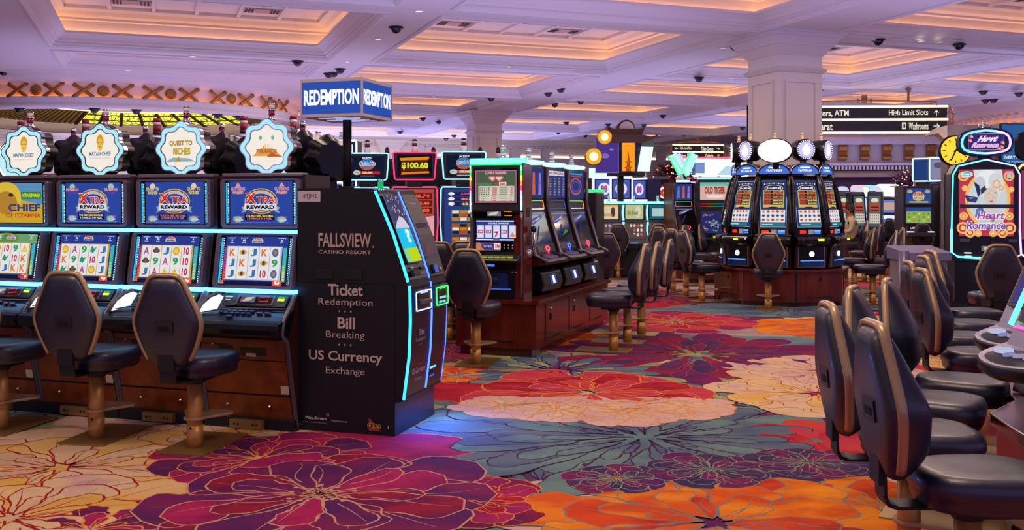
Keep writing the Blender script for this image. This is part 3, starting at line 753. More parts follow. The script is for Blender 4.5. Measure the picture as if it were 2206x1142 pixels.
def art_upper(a, kind):
    if kind == 0:
        a.rect(0, 0, 1, 1, Lit('#5a8cb8', 1.0)); a.poly([(0, 0), (1, 0), (1, .45), (.5, .6), (0, .5)], '#c8a42c'); a.ell(.3, .62, .3, .42, '#d8b83c'); a.ell(.3, .5, .22, .3, '#b08030')
        a.ell(.4, .7, .05, .05, '#3c3020'); a.txt('CHIEF', .35, .28, .96, .48, '#3c3c74', bold=.04); a.txt('OF ITZAMNA', .3, .13, .97, .24, '#c84820', bold=.03); a.rect(.6, .6, .98, .78, '#2c7c3c'); a.txt('XTRA REWARD', .62, .64, .96, .74, '#e8d830', bold=.03); return
    a.rect(0, 0, 1, 1, SCR_BLUE)
    a.ell(.5, .54, .265, .30, '#d8a84c', n=32); a.ell(.5, .54, .25, .275, '#2c46a0', n=32); a.ell(.5, .54, .235, .255, '#c4b49c', n=32); a.ell(.5, .52, .20, .20, '#2c46a0', n=32)
    for i in range(9): b = pi*(.12+.76*i/8); a.ell(.5+.243*cos(b), .54+.265*sin(b), .009, .014, '#283478', n=6)
    a.poly([(.19, .27), (.27, .30), (.27, .44), (.19, .40), (.22, .33)], '#9ca0b0'); a.poly([(.81, .27), (.73, .30), (.73, .44), (.81, .40), (.78, .33)], '#9ca0b0')
    a.rect(.24, .335, .76, .475, '#d8d8dc'); a.txt('REWARD', .275, .36, .725, .45, '#101018', bold=.05)
    a.txt('X', .245, .48, .45, .74, '#f0e4e0', bold=.07); a.txt('X', .255, .49, .44, .73, '#cc3420', bold=.05)
    a.txt('TRA', .44, .49, .74, .66, '#f0e4e0', bold=.06); a.txt('TRA', .447, .50, .735, .65, '#cc3a30', bold=.03)
    t = TITLE[kind]
    for x0 in (.03, .74):
        if kind == 3: a.poly([(x0+.115, .98), (x0+.07, .88), (x0+.16, .88)], '#e89878'); a.poly([(x0+.02, .76), (x0+.21, .76), (x0+.115, .70)], '#c89850')
        elif kind == 2: a.ell(x0+.115, .9, .045, .07, '#e0c8b8')
        else: a.star(x0+.115, .89, .10, '#8cd0e0', n=9, inner=.7); a.ell(x0+.115, .87, .03, .055, '#d8a830')
        a.txt(t[0], x0, .79, x0+.23, .87, t[2] if kind > 1 else '#c8889c', bold=.05); a.txt(t[1], x0+.03, .71, x0+.20, .78, t[2] if kind > 1 else '#5c3c94', bold=.05)
        a.ell(x0+.11, .12, .07, .07, '#9cb8b0'); a.txt('$', x0+.03, .07, x0+.07, .18, '#60b080', bold=.05); a.txt('Action Stacked', x0+.05, .16, x0+.2, .20, '#e07898'); a.txt('Symbols', x0+.07, .08, x0+.2, .13, '#d8e0e8', bold=.02)
    c = {1: '#d8c8b0', 2: '#c07088', 3: '#e8d020'}[kind]
    a.rect(.26, .10, .74, .24, '#141828'); a.txt('XTRA REWARD RULES', .38, .25, .62, .275, '#d07070')
    l = {1: ('THE 3RD REEL BECOMES', '3 SYMBOLS IN 1 REEL'), 2: ('THE 5TH REEL BECOMES', '15 SYMBOLS IN 15 REEL'), 3: ('THE 3RD REEL BECOMES', '2 SYMBOLS IN 1 REEL')}[kind]
    a.txt(l[0], .28, .175, .72, .225, c, bold=.04); a.txt(l[1], .30, .115, .70, .16, c if kind != 3 else '#d070b8', bold=.04)
    a.txt('KONAMI', .04, .035, .14, .055, '#e05858', bold=.05)
    a.txt('MALFUNCTION VOIDS ALL PAYS AND PLAYS   CHECK BONUS AND PAYTABLE', .17, .038, .96, .052, '#c8d0e8')
def art_lower(a, kind):
    fr = {0: '#c8a43c', 1: '#c8a43c', 2: '#c8a43c', 3: '#b8b4cc'}[kind]
    a.rect(0, 0, 1, 1, Lit('#2a3a90', 1.0)); a.rect(0, 0, 1, .07, '#18183c')
    if kind == 0: a.rect(0, .78, 1, 1, '#6c9c6c'); a.ell(.4, .9, .25, .12, '#5c8c40')
    for x, s, v in ((.10, 'CREDIT', '0'), (.30, 'BET', '30' if kind < 3 else '80'), (.90, 'WIN', '0')):
        a.txt(s, x-.06, .955, x+.06, .975, '#d8dcf0', bold=.03); a.txt(v, x-.012*len(v), .90, x+.012*len(v), .94, '#f0f0f8', bold=.03); a.txt('$0.00', x-.03, .86, x+.03, .885, '#d8dcf0', bold=.02)
    a.ell(.52, .92, .085, .055, '#c8b4b0'); a.txt('XTRA', .46, .92, .58, .965, '#cc3440', bold=.05); a.rect(.43, .87, .61, .915, '#b8bccc'); a.txt('REWARD', .45, .877, .59, .908, '#181830', bold=.05)
    a.rect(.0, .07, .055, .77, '#a02850'); a.rect(.945, .07, 1, .77, '#3cb8a8')
    for i in range(10):
        v = .09+i*.066; a.rect(.008, v, .047, v+.05, ['#e05c3c', '#c83878', '#8c48a8', '#4c5cc0'][i*4//10 % 4]); a.rect(.953, v, .992, v+.05, ['#e8d040', '#a8cc50', '#50b8a0', '#4c9cd0'][i*4//10 % 4])
    a.rect(.06, .09, .94, .79, fr)
    for i in range(5):
        x0 = .075+i*.174; a.rect(x0, .105, x0+.158, .775, Lit('#e8e6ea', .95))
        for j in range(3): glyph(a, REELS[kind][i][2-j], x0, .11+j*.22, x0+.158, .33+j*.22)
    a.rect(.84, -.02, .985, .09, '#e0503c'); a.txt('5¢', .875, .0, .955, .075, '#ffffff', bold=.05); a.rect(.01, .0, .07, .07, '#d87058')
    if kind == 0: a.rect(.8, .0, .92, .06, '#c0305c')
def make_xtra(kind, front=True):
    root = thing('slot_machine', '', 'slot machine')
    prof = [(.02, 0), (.0, .07), (-.12, .66), (-.20, .69), (-.215, .74), (-.19, .775), (-.04, .86), (.03, .965), (.10, 1.39), (.15, 1.41), (.14, 1.80), (.5, 1.80), (.5, 0)]
    mb = MB(); mb.prism_x(prof, -.35, .35, CHAR, side=mat('cabinet_side', '#3a1a12', .4)); mb.box(-.366, .366, .2, .5, 0, 1.7, BLACKP)
    body = mb.build('cabinet', root)
    # wooden front panels
    d = Vector((0, -.12, .59)).normalized()
    def fp(z0, z1, x0, x1, m, y=.0, name=None, par=None):
        M = plane_M(x0, -.12*(z0-.07)/.59, z0, up=d); b = MB(M); b.box(0, x1-x0, 0, (z1-z0)/d.z, .004, .016+y, m); return b
    for (z0, z1, nm) in ((.085, .245, 'lower_panel'), (.262, .50, 'wood_door'), (.508, .655, 'upper_panel')):
        b = fp(z0, z1, -.335, .335, WOODL)
        if nm == 'lower_panel':
            for xx in (.16, .50): b.lathe([(.012, .016), (.010, .03), (.001, .032)], CHROME, 10, T(xx, .09, 0))
        if nm == 'upper_panel':
            b.box(.14, .26, .05, .10, .016, .018, BLACKP); b.box(.32, .52, .03, .09, .016, .02, BLACKP); b.box(.36, .44, .025, .05, .02, .022, D('#d8d0c0'))
            for q in range(9): b.box(-.0+.02+q*.022, .03+q*.022, .1, .11, .016, .02, BLACKP)
            b.lathe([(.012, .016), (.010, .03), (.001, .032)], CHROME, 10, T(.1, .11, 0))
        p = b.build(nm, root)
        if nm == 'wood_door':
            b = fp(.27, .33, .27, .332, D('#c8bca0'), .002); a = Art(b, plane_M(.27, -.12*(.20)/.59-.019, .27, up=d), .062, .06); a.paint = True
            a.txt({0: '40102', 1: '40103', 2: '40104', 3: '40105'}[kind], .1, .6, .9, .85, '#3a3430'); a.txt('15185', .1, .15, .9, .4, '#3a3430'); b.build('asset_label', p)
    mb = MB(); mb.box(-.366, .366, -.05, .35, 0, .085, BLACKM); mb.build('plinth', root, bevel=.008)
    mb = MB(); mb.box(-.13, .13, -.085, -.05, .012, .075, BRASS)
    for x in (-.09, -.06, .06, .09): mb.lathe([(.008, 0), (.008, .003)], D('#101010'), 10, T(x, -.085, .045) @ Matrix.Rotation(pi/2, 4, 'X'), caps=True)
    mb.build('brass_bracket', root)
    for sx in (-.355, .355):
        mb = MB(); mb.tube([(sx, .012, .02), (sx, -.01, .1), (sx, -.13, .64), (sx, -.20, .70), (sx, -.17, .80), (sx, -.05, .91), (sx, .0, .97)], .017, GREYP, 8, up=(1, 0, 0)); mb.build('side_trim', root)
    # deck
    mb = MB()
    P = []
    for i in range(13):
        a = -pi/2-pi*i/12*.95; P.append((-.20+.055*cos(a)*1.1, .735+.05*sin(a)*-1 if False else .735-.05*sin(-a)))
    P = [(-.19, .675), (-.225, .68), (-.255, .70), (-.268, .735), (-.26, .765), (-.235, .783), (-.19, .79), (-.045, .855), (-.03, .84), (-.10, .68)]
    mb.prism_x(P, -.36, .36, mat('deck_bolster', '#0c0c14', .3, coat=.2), sm=False); mb.prism_x([(-.20, .788), (-.045, .862), (-.04, .85), (-.19, .775)], -.34, .34, DECKB)
    deck = mb.build('button_deck', root, bevel=.008)
    dn = Vector((0, .155, .074)).normalized(); dm = plane_M(-.34, -.20, .792, up=dn)
    mb = MB(dm)
    bt = mat('button_blue', '#3a4268', .3); bd = mat('button_dark', '#1c2036', .3)
    for r_ in range(2):
        for q in range(5): mb.box(.20+q*.045+r_*.01, .235+q*.045+r_*.01, .065+r_*.03, .083+r_*.03, 0, .012, bt)
    mb.box(.24, .29, .02, .045, 0, .014, bt); mb.box(.455, .50, .075, .095, 0, .012, mat('button_red', '#6a2030', .3)); mb.box(.515, .565, .075, .095, 0, .012, bt); mb.box(.16, .19, .07, .1, 0, .012, bd)
    mb.build('buttons', deck, bevel=.003)
    mb = MB(); mb.tube([(-.34, -.16, .82), (-.22, -.12, .845), (-.10, -.09, .858), (.33, -.08, .862)], .006, GREYP, 6); mb.build('deck_rail', deck)
    # bill lens with silver arch
    mb = MB()
    L = [(-.165, .0), (-.13, .05), (-.09, .10), (-.05, .13), (-.02, .14)]
    wt = Lit('#dfeeff', 1.7)
    mb.poly([(-.33, -.17, .815), (-.22, -.11, .84), (-.22, -.02, .93), (-.25, -.03, .945), (-.29, -.07, .925), (-.32, -.12, .88)], wt)
    mb.build('ticket_lens', deck)
    mb = MB(); mb.tube([(-.345, -.18, .80), (-.34, -.14, .87), (-.31, -.08, .93), (-.27, -.035, .955), (-.21, -.02, .96)], .012, GREYP, 8); mb.build('lens_arch', deck)
    # console strip with small display
    cp = plane_M(-.20, -.055, .868, up=(0, .07, .085)); mb = MB(cp)
    mb.box(0, .50, 0, .095, 0, .012, CHAR); mb.box(.10, .40, .008, .088, .012, .018, GREYP); mb.box(.115, .385, .014, .082, .018, .02, GLASSB)
    disp = mb.build('player_display', root)
    mb = MB(cp @ T(0, 0, .021)); a = Art(mb, Matrix.Identity(4), .5, .1)
    a.rect(.27, .24, .50, .76, '#6c6478'); a.poly([(.3, .3), (.42, .36), (.48, .7), (.36, .64)], '#c8bcb8'); a.rect(.28, .5, .33, .7, '#8c3c3c')
    for q in range(9):
        for v in (.32, .66): a.ell(.575+q*.019, v, .006, .035, '#ff3c18', 1.5, n=6)
    for v in (.43, .55): a.ell(.575, v, .006, .035, '#ff3c18', 1.5, n=6); a.ell(.727, v, .006, .035, '#ff3c18', 1.5, n=6)
    a.rect(.03, .55, .15, .62, '#e8e070', 1.4); a.rect(.03, .48, .15, .54, '#40a8e8', 1.2); a.rect(.05, .28, .13, .34, '#d8d8e0'); a.rect(.88, .3, .99, .5, '#e8e428', 1.5); a.rect(.88, .55, .99, .66, '#30b848', 1.2)
    mb.build('display_graphics', disp)
    # monitors
    for (nm, y0, z0, y1, z1, fn) in (('lower_screen', .022, .99, .088, 1.375, art_lower), ('upper_screen', .135, 1.42, .128, 1.775, art_upper)):
        up = Vector((0, y1-y0, z1-z0)); H = up.length; M = plane_M(-.325, y0, z0, up=up)
        mb = MB(M); W_ = .65
        o = rrect(0, W_, 0, H, .03); i_ = rrect(.028, W_-.028, .018, H-.012, .02)
        k = len(o)
        fr = mat('monitor_frame', '#7a6a78', .28, metal=.4)
        a = mb.pts([(x, z, -.02) for x, z in o]+[(x, z, .035) for x, z in o]+[(x, z, .035) for x, z in i_]+[(x, z, .012) for x, z in i_])
        for r_ in range(3):
            for i in range(k): j = (i+1) % k; mb.face((a+r_*k+i, a+r_*k+j, a+(r_+1)*k+j, a+(r_+1)*k+i), fr)
        mb.poly([(x, z, .012) for x, z in i_], GLASSB)
        sc = mb.build(nm, root)
        for sx in (0, 1):
            mb = MB(M)
            xx = .034 if sx == 0 else W_-.046
            mb.box(xx, xx+.012, .03, H-.03, .013, .016, LEDC)
            xx = .052 if sx == 0 else W_-.056
            for q in range(26): mb.box(xx, xx+.004, .03+q*(H-.07)/25, .036+q*(H-.07)/25, .013, .017, E('#c8f4ff', 1.5))
            mb.build('led_strip', sc)
        mb = MB(M); a = Art(mb, T(.070, .024, .014), W_-.140, H-.044); fn(a, kind); mb.build('screen_picture', sc)
    for nm, y, z, rr in (('middle_neon', .07, 1.395, .013), ('lower_neon', -.002, .975, .016)):
        mb = MB(); mb.tube([(-.366, y, z), (-.345, y-.02, z), (.345, y-.02, z), (.366, y, z)], rr, NEONB, 8); mb.build(nm, root)
    mb = MB(); mb.box(-.33, .33, .12, .2, 1.79, 1.815, mat('top_cap', '#8a7c80', .3, metal=.5)); mb.build('top_cap', root, bevel=.005)
    # scalloped sign
    y = .20; cz = 2.005; RR = .212
    mb = MB(); mb.box(-.05, .05, y, y+.1, 1.79, 1.86, BLACKP); mb.build('sign_neck', root)
    sg = MB(); A = scallop(RR, cz=cz, sq=.93); B = scallop(RR*.97, cz=cz, sq=.93); C_ = scallop(RR*.80, cz=cz, sq=.93); Dd = scallop(RR*.765, cz=cz, sq=.93)
    sg.prism_y(B, y, y+.12, BLACKP); band(sg, A, B, y-.012, CHROME); k = len(A)
    n = sg.pts([(x, y-.012, z) for x, z in A]+[(x, y+.03, z) for x, z in A])
    for i in range(k): j = (i+1) % k; sg.face((n+i, n+j, n+k+j, n+k+i), CHROME)
    band(sg, C_, Dd, y-.012, CHROME)
    sign = sg.build('scalloped_sign', root)
    sg = MB(); band(sg, B, C_, y-.010, Lit('#a4dcea', 1.15)); sg.build('neon_ring', sign)
    sg = MB(); sg.poly([(x, y-.006, z) for x, z in Dd], Lit('#efe6dc', 1.05))
    a = Art(sg, plane_M(-.17, y-.008, cz-.16), .34, .32, .0004)
    if kind in (0, 1): a.ell(.5, .72, .10, .17, '#d89c20'); a.ell(.5, .64, .085, .15, '#e8bc58'); a.rect(.44, .68, .48, .695, '#5c3c10'); a.rect(.52, .68, .56, .695, '#5c3c10'); a.poly([(.49, .62), (.51, .62), (.515, .57), (.485, .57)], '#a86c10'); a.txt('MAYAN CHIEF', .2, .37, .8, .47, '#4a7894', bold=.03); a.txt('EMPOWERED REEL OF ITZAMNA', .22, .30, .78, .33, '#d89468')
    elif kind == 2: a.txt('QUEST TO', .2, .56, .8, .70, '#b08c20', bold=.05); a.txt('RICHES', .3, .36, .75, .53, '#c0a030', bold=.06); a.poly([(.1, .2), (.9, .2), (.7, .28), (.3, .3)], '#8cb0b8'); a.poly([(.35, .2), (.45, .33), (.5, .2)], '#c09040')
    else: a.poly([(.15, .3), (.85, .3), (.5, .6)], '#e0a050'); a.poly([(.5, .28), (.9, .28), (.6, .38)], '#c05c28'); a.txt('GLITTERING', .2, .48, .8, .60, '#f4ece4', bold=.05); a.txt('PYRAMIDS', .25, .36, .75, .46, '#b87438', bold=.06); a.ell(.35, .72, .04, .05, '#70b0b0'); a.ell(.65, .72, .04, .05, '#70b0b0')
    sg.build('sign_face', sign)
    mb = MB(); c0 = 2.0+RR
    mb.cyl(0, y+.06, c0-.02, c0+.03, .03, CHROME, 14, r2=.022); mb.cyl(0, y+.06, c0+.03, c0+.065, .022, RED, 14); mb.cyl(0, y+.06, c0+.065, c0+.075, .026, CHROME, 14); mb.cyl(0, y+.06, c0+.075, c0+.11, .022, WHITEP, 14); mb.cyl(0, y+.06, c0+.11, c0+.12, .024, CHROME, 14)
    mb.build('candle', root)
    return root
BX, BY = floor_pt(640, 930); AL = 17.5
u_ = (sin(R(AL)), cos(R(AL))); l_ = (-cos(R(AL)), sin(R(AL)))     # into the machines / to the left
def bank(k, back=0.0): return (BX+l_[0]*k+u_[0]*back, BY+l_[1]*k+u_[1]*back, 0)
LBG = 'machines of the left bank'
LB = ['blue twin screen machine beside the ticket kiosk, gold pyramids on its scalloped sign',
      'blue twin screen machine second from the kiosk, treasure quest title on its sign',
      'blue twin screen machine third from the kiosk, golden face on its sign',
      'machine cut by the left edge, yellow jungle picture on its upper screen']
for i, kd in enumerate((3, 2, 1, 0)):
    m = make_xtra(kd); m['label'] = LB[i]; m['group'] = LBG; m.location = bank(.36+.735*i); m.rotation_euler = (0, 0, -R(AL))
# rear row, seen from behind: dark scalloped sign backs on posts
def make_rear():
    root = thing('slot_machine', '', 'slot machine')
    mb = MB(); mb.box(-.35, .35, .0, .45, 0, 1.7, BLACKP); mb.build('cabinet', root, bevel=.01)
    for (yaw, x, y, dz, rr) in ((46, -.12, .16, 0, .185), (56, .13, .07, -.05, .185)):
        M = T(x, y, 0) @ rotz(R(yaw)); sg = MB(M); cz = 1.98+dz
        A = scallop(rr, cz=cz, n=64); B = scallop(rr*.72, cz=cz, n=64)
        sg.loft([[(x_, 0.02, z) for x_, z in scale2(A, .96, (0, cz))], [(x_, -.02, z) for x_, z in A], [(x_, -.06, z) for x_, z in A], [(x_, -.13, z) for x_, z in B]], BLACKP, sm=False)
        sg.box(-.045, .045, -.1, -.02, 1.68, cz-.1, BLACKP)
        s = sg.build('scalloped_sign', root)
    mb = MB(T(-.12, .16, 0)); c0 = 2.13
    mb.cyl(0, 0, c0-.03, c0+.03, .03, CHROME, 14, r2=.022); mb.cyl(0, 0, c0+.03, c0+.065, .022, RED, 14); mb.cyl(0, 0, c0+.065, c0+.11, .023, CHROME, 14); mb.build('candle', root)
    return root
rear = Proto(make_rear)
for i, w in enumerate(('behind the machine beside the kiosk', 'behind the second machine from the kiosk', 'behind the third machine from the kiosk', 'behind the machine at the left edge')):
    rear(bank(.28+.735*i, .62), -R(AL), 'dark scalloped backs of the rear row machine '+w, 'rear row machines of the left bank')
# farther bank with glowing discs and striped candles
def make_disc():
    root = thing('slot_machine', '', 'slot machine')
    mb = MB(); mb.box(-.3, .3, 0, .5, 0, 1.78, CHAR); mb.build('cabinet', root, bevel=.01)
    mb = MB(); a = Art(mb, plane_M(-.29, -.012, 1.60), .58, .17); a.rect(0, 0, 1, 1, '#3c1020'); a.rect(0, .85, 1, 1, '#d84040', 1.3); a.txt('$1,352.99', .12, .2, .88, .7, '#f0e8f0', bold=.05); mb.build('marquee', root)
    mb = MB(); M = T(0, .1, 2.03) @ Matrix.Rotation(pi/2, 4, 'X')
    mb.lathe([(.22, -.04), (.22, .04), (.205, .05)], CHAR, 32, M); mb.lathe([(.205, .045), (.175, .05)], Lit('#d8fff8', 1.5), 32, M); mb.lathe([(.175, .047), (.001, .047)], Lit('#b8e6ee', 1.1), 32, M); mb.lathe([(.22, -.04), (.001, -.04)], CHAR, 24, M)
    mb.build('disc_sign', root)
    mb = MB(); mb.box(-.32, -.295, -.02, .02, 1.5, 1.83, Lit('#e0a0ff', 2.2)); mb.box(.295, .32, -.02, .02, 1.5, 1.83, Lit('#a0ffd8', 1.8)); mb.build('side_neon', root)
    mb = MB(); mb.cyl(.05, .1, 2.27, 2.30, .04, CHAR, 12); mb.cyl(.05, .1, 2.30, 2.36, .035, RED, 12); mb.cyl(.05, .1, 2.36, 2.39, .036, WHITEP, 12); mb.cyl(.05, .1, 2.39, 2.43, .036, RED, 12); mb.build('candle', root)
    return root
disc = Proto(make_disc)
for i, (px, t, w) in enumerate(((160, 9.7, 'between the third and leftmost bank signs'), (315, 9.5, 'between the second and third bank signs'), (503, 9.3, 'left of the pyramid sign'), (20, 9.9, 'behind the leftmost bank sign'), (610, 9.2, 'behind the pyramid sign'))):
    disc((gx(px, t), t, 0), -R(AL), 'machine with pale round topper and striped candle, '+w, 'disc topped machines behind the left bank')

# ================================================================== TICKET KIOSK
def make_kiosk():
    # local frame: x runs from the near corner to the left, y into the room, front modules face -x
    root = thing('ticket_kiosk', 'tall matte black ticket redemption kiosk with blue light strips and printed side', 'kiosk')
    W_, Dp = .735, .73
    side = [(W_, 0), (0, 0), (-.0, .235), (-.055, .25), (-.095, .55), (-.105, .80), (-.10, 1.02), (-.075, 1.10), (.02, 1.38), (.16, 1.69), (.22, 1.70), (W_, 1.70)]
    mb = MB(); mb.prism_y([(-x, z) for x, z in side][::-1], 0, Dp, KIOSK); mb.box(.0, .012, .0, Dp, .0, .24, PANELB) if False else None
    mb.box(-.0, .004, -.002, Dp+.002, 0, .232, PANELB)
    body = mb.build('cabinet', root, bevel=.004)
    mb = MB()
    mb.box(-W_+.0, -.0, -.004, 0, 1.045, 1.049, mat('seam', '#050506', .8)); mb.box(-.0, -.003+.006, -.004, .0, 0, 1.04, mat('seam', '#050506', .8))
    for x0 in (-.59, -.37): mb.box(x0, x0+.13, -.006, 0, 1.07, 1.14, mat('grille', '#0b0a0c', .8))
    mb.build('vents', body)
    front = [(p[0], p[1]) for p in side[2:10]]
    def fr_at(z):           # front surface x (outward +x in world = -local side x)
        for (a, b) in zip(front, front[1:]):
            if a[1] <= z <= b[1]: q = (z-a[1])/(b[1]-a[1]); return -(a[0]+(b[0]-a[0])*q)
        return 0
    def strip(y, z0, z1, r, m, nm):
        mb = MB(); P = []
        for k in range(25): z = z0+(z1-z0)*k/24; P.append((fr_at(z)+.004, y, z))
        mb.tube(P, r, m, 8, up=(0, 1, 0)); mb.build(nm, root)
    NB = Lit('#38b4f4', 2.4); NB2 = Lit('#4068ff', 3.6)
    strip(.012, .26, 1.035, .0135, NB, 'blue_strip'); strip(.012, 1.06, 1.68, .0135, NB, 'blue_strip')
    strip(.415, .27, 1.035, .008, NB2, 'blue_strip'); strip(.415, 1.06, 1.68, .008, NB2, 'blue_strip'); strip(Dp-.005, .27, 1.0, .004, NB2, 'blue_strip')
    def slab(y0, y1, z0, z1, off, m, nm, par=None, art=None, lip=0):
        mb = MB(); n = 10
        A = []
        for k in range(n+1):
            z = z0+(z1-z0)*k/n; A.append((fr_at(z)+off, z))
        for (a, b) in zip(A, A[1:]):
            mb.poly([(a[0], y0, a[1]), (a[0], y1, a[1]), (b[0], y1, b[1]), (b[0], y0, b[1])], m)
            for yy in (y0, y1): mb.poly([(a[0], yy, a[1]), (b[0], yy, b[1]), (b[0]-.03, yy, b[1]), (a[0]-.03, yy, a[1])], m)
        for q in (A[0], A[-1]): mb.poly([(q[0], y0, q[1]), (q[0], y1, q[1]), (q[0]-.03, y1, q[1]), (q[0]-.03, y0, q[1])], m)
        return mb.build(nm, par or root)
    dark = mat('kiosk_front', '#131222', .35, metal=.2)
    door = slab(.035, .395, .27, 1.02, .004, dark, 'lower_door'); slab(.435, .72, .27, 1.02, .004, dark, 'lower_door')
    u1 = slab(.035, .395, 1.07, 1.66, .002, mat('kiosk_bezel', '#0d0d12', .3), 'upper_module'); u2 = slab(.435, .72, 1.07, 1.66, .012, CHAR, 'upper_module')
    def fart(y0, y1, z0, z1, off=.012):
        x0, x1 = fr_at(z0)+off, fr_at(z1)+off
        return plane_M(x0, y0, z0, up=(x1-x0, 0, z1-z0), right=(0, 1, 0)), y1-y0, sqrt((x1-x0)**2+(z1-z0)**2)
    # touch screen
    M, w, h = fart(.085, .335, 1.19, 1.655, .02); mb = MB(); a = Art(mb, M, w, h)
    a.rect(-.05, -.02, 1.05, 1.02, GLASSB); a.rect(0, 0, 1, 1, Lit('#20b4dc', 1.2)); a.rect(0, .5, 1, 1, '#4a4468'); a.rect(0, 0, .28, .2, '#8cd88c'); a.rect(.28, 0, 1, .2, '#c0d820')
    a.poly([(0, .5), (1, .5), (.8, .64), (.55, .68), (.25, .6)], '#d4cce0')
    for i in range(30): x = rnd.uniform(.03, .93); y = rnd.uniform(.68, .96); a.rect(x, y, x+.05, y+.03, '#a8a4c8')
    a.txt('?', .32, .27, .66, .47, '#f0fcff', bold=.06); mb.build('touch_screen', u1)
    M, w, h = fart(.47, .69, 1.20, 1.45, .014); mb = MB(); a = Art(mb, M, w, h); a.paint = True; a.rect(0, 0, 1, 1, GLASSB); a.poly([(0, .1), (.25, .3), (.1, .5)], '#2c2c6c'); mb.build('dark_screen', u2)
    M, w, h = fart(.48, .68, 1.52, 1.62, .015); mb = MB(); a = Art(mb, M, w, h); a.paint = True; a.txt('Play Smart', .1, .6, .75, .85, '#c8c0cc', bold=.02); a.txt('Know your limit. Play within it.', .1, .44, .75, .5, '#a098a8'); a.txt('PlaySmart.ca', .3, .1, .6, .18, '#a098a8'); mb.build('printed_notice', u2)
    M, w, h = fart(.06, .37, 1.075, 1.175, .012); mb = MB(M)
    mb.box(.02, .13, .02, .06, 0, .03, BLACKM); mb.box(.18, .26, .055, .075, 0, .02, BLACKM); mb.box(.17, .28, .02, .035, 0, .004, GREYP); mb.box(.06, .1, .072, .086, 0, .004, D('#c8c8d0')); mb.build('ticket_slot', u1, bevel=.003)
    M, w, h = fart(.45, .70, 1.08, 1.18, .018); mb = MB(M); mb.box(.03, .1, .01, .075, 0, .02, DECKB); mb.box(.045, .085, .02, .06, .02, .022, E('#3060c0', 1.3)); mb.lathe([(.013, 0), (.013, .01)], CHROME, 12, T(.19, .03, 0), caps=True); mb.build('bill_slot', u2)
    for (y0, y1, c, c2, nm) in ((.06, .375, '#c8d8ff', '#2838b8', 'cash_tray'), (.445, .715, '#50e878', '#107838', 'coin_tray')):
        M, w, h = fart(y0, y1, .84, 1.0, .012); mb = MB(M)
        mb.box(0, w, 0, h, -.02, .012, PANELB if nm == 'cash_tray' else mat('green_metal', '#125a30', .4)); mb.box(.06, w-.06, .035, h-.045, .012, .014, GLASSB)
        tray = mb.build(nm, root, bevel=.004)
        mb = MB(M); q = .016; P = rrect(q, w-q, q, h-q, .012); mb.tube([(x, z, .016) for x, z in P], .0045, Lit(c, 2.0), 6, closed=True); mb.box(w*.3, w*.7, h-.03, h-.008, .014, .02, E(c, 1.1)); mb.build('light_frame', tray)
        mb = MB(M)
        if nm == 'cash_tray': mb.box(.08, w-.10, .06, .085, .014, .05, GREYP)
        else:
            for q in (.07, .14): mb.box(q, q+.045, .03, .045, .014, .02, E('#70d0d8', 1.3)); mb.box(q+.015, q+.06, .06, .075, .014, .02, E('#70d0d8', 1.3))
        mb.build('tray_slot', tray)
    def words(a, c='#b8a498'):
        a.txt('Ticket', .32, .86, .68, .98, c, bold=.025); a.txt('Redemption', .22, .74, .78, .83, c)
        a.txt('Bill', .42, .52, .60, .64, c, bold=.025); a.txt('Breaking', .30, .40, .70, .495, c)
        a.txt('US Currency', .12, .155, .88, .29, c, bold=.02); a.txt('Exchange', .30, .03, .70, .12, c)
        for v in (.70, .355):
            for q in (-.06, 0, .06): a.star(.5+q, v, .014, c)
    M, w, h = fart(.06, .39, .34, .73, .008); mb = MB(); a = Art(mb, M, w, h); a.paint = True; words(a, '#a8a0b0'); mb.build('door_lettering', door)
    M, w, h = fart(.44, .70, .30, .8, .008); mb = MB(M)
    for q in range(5): mb.box(.02, .16, .06+q*.06, .066+q*.06, 0, .004, BLACKM)
    mb.box(.02, .12, .10, .112, 0, .006, Lit('#50c0ff', 2.5)); mb.box(.02, .1, .04, .05, 0, .006, E('#3060ff', 1.2)); mb.build('status_lights', root)
    # printed side: the plane y = 0, u from the left edge to the near corner
    mb = MB(); a = Art(mb, plane_M(-W_, -.001, 0), W_, 1.70); a.paint = True; c = '#c0a89a'
    a.rect(.0, .945, .24, .99, '#c4bcc0'); a.txt('4TJM5', .055, .955, .2, .978, '#3a3030')
    a.txt('FALLSVIEW', .22, .760, .765, .818, c, bold=.02); a.txt('CASINO RESORT', .22, .733, .765, .748, c, bold=.01); a.ell(.785, .763, .008, .0035, c)
    b = Art(mb, plane_M(-W_, -.002, .38), W_, .67); b.paint = True; words(b, '#c4b0a2')
    a.txt('Play.Smart', .085, .048, .31, .064, '#cfc4c0', bold=.02); a.txt('Know your limit. Play within it.', .085, .036, .31, .042, '#b8a8a8'); a.txt('PlaySmart.ca', .36, .045, .52, .055, '#b8a8a8', bold=.01)
    a.rect(.305, .068, .335, .08, '#7c8c88'); a.rect(.313, .071, .327, .077, '#17151a')
    a.poly([(.745, .075), (.745, .022), (.87, .022)], '#b82838')
    for x, s_ in ((.755, 'O'), (.80, 'L'), (.845, 'G')): a.ell(x, .042, .026, .0115, '#b8a028', n=18); a.ell(x, .042, .021, .009, '#2c2818', n=18); a.txt(s_, x-.011, .037, x+.011, .047, '#d8c040', bold=.04)
    a.rect(.94, .035, .95, .047, '#c0b8b8')
    mb.build('side_lettering', body)
    mb = MB(); mb.cyl(-.13, .06, 1.69, 1.745, .02, E('#18b068', 1.1), 14); mb.cyl(-.13, .06, 1.745, 1.76, .026, CHROME, 14); mb.cyl(-.13, .06, 1.68, 1.695, .026, CHROME, 14); mb.build('candle', root)
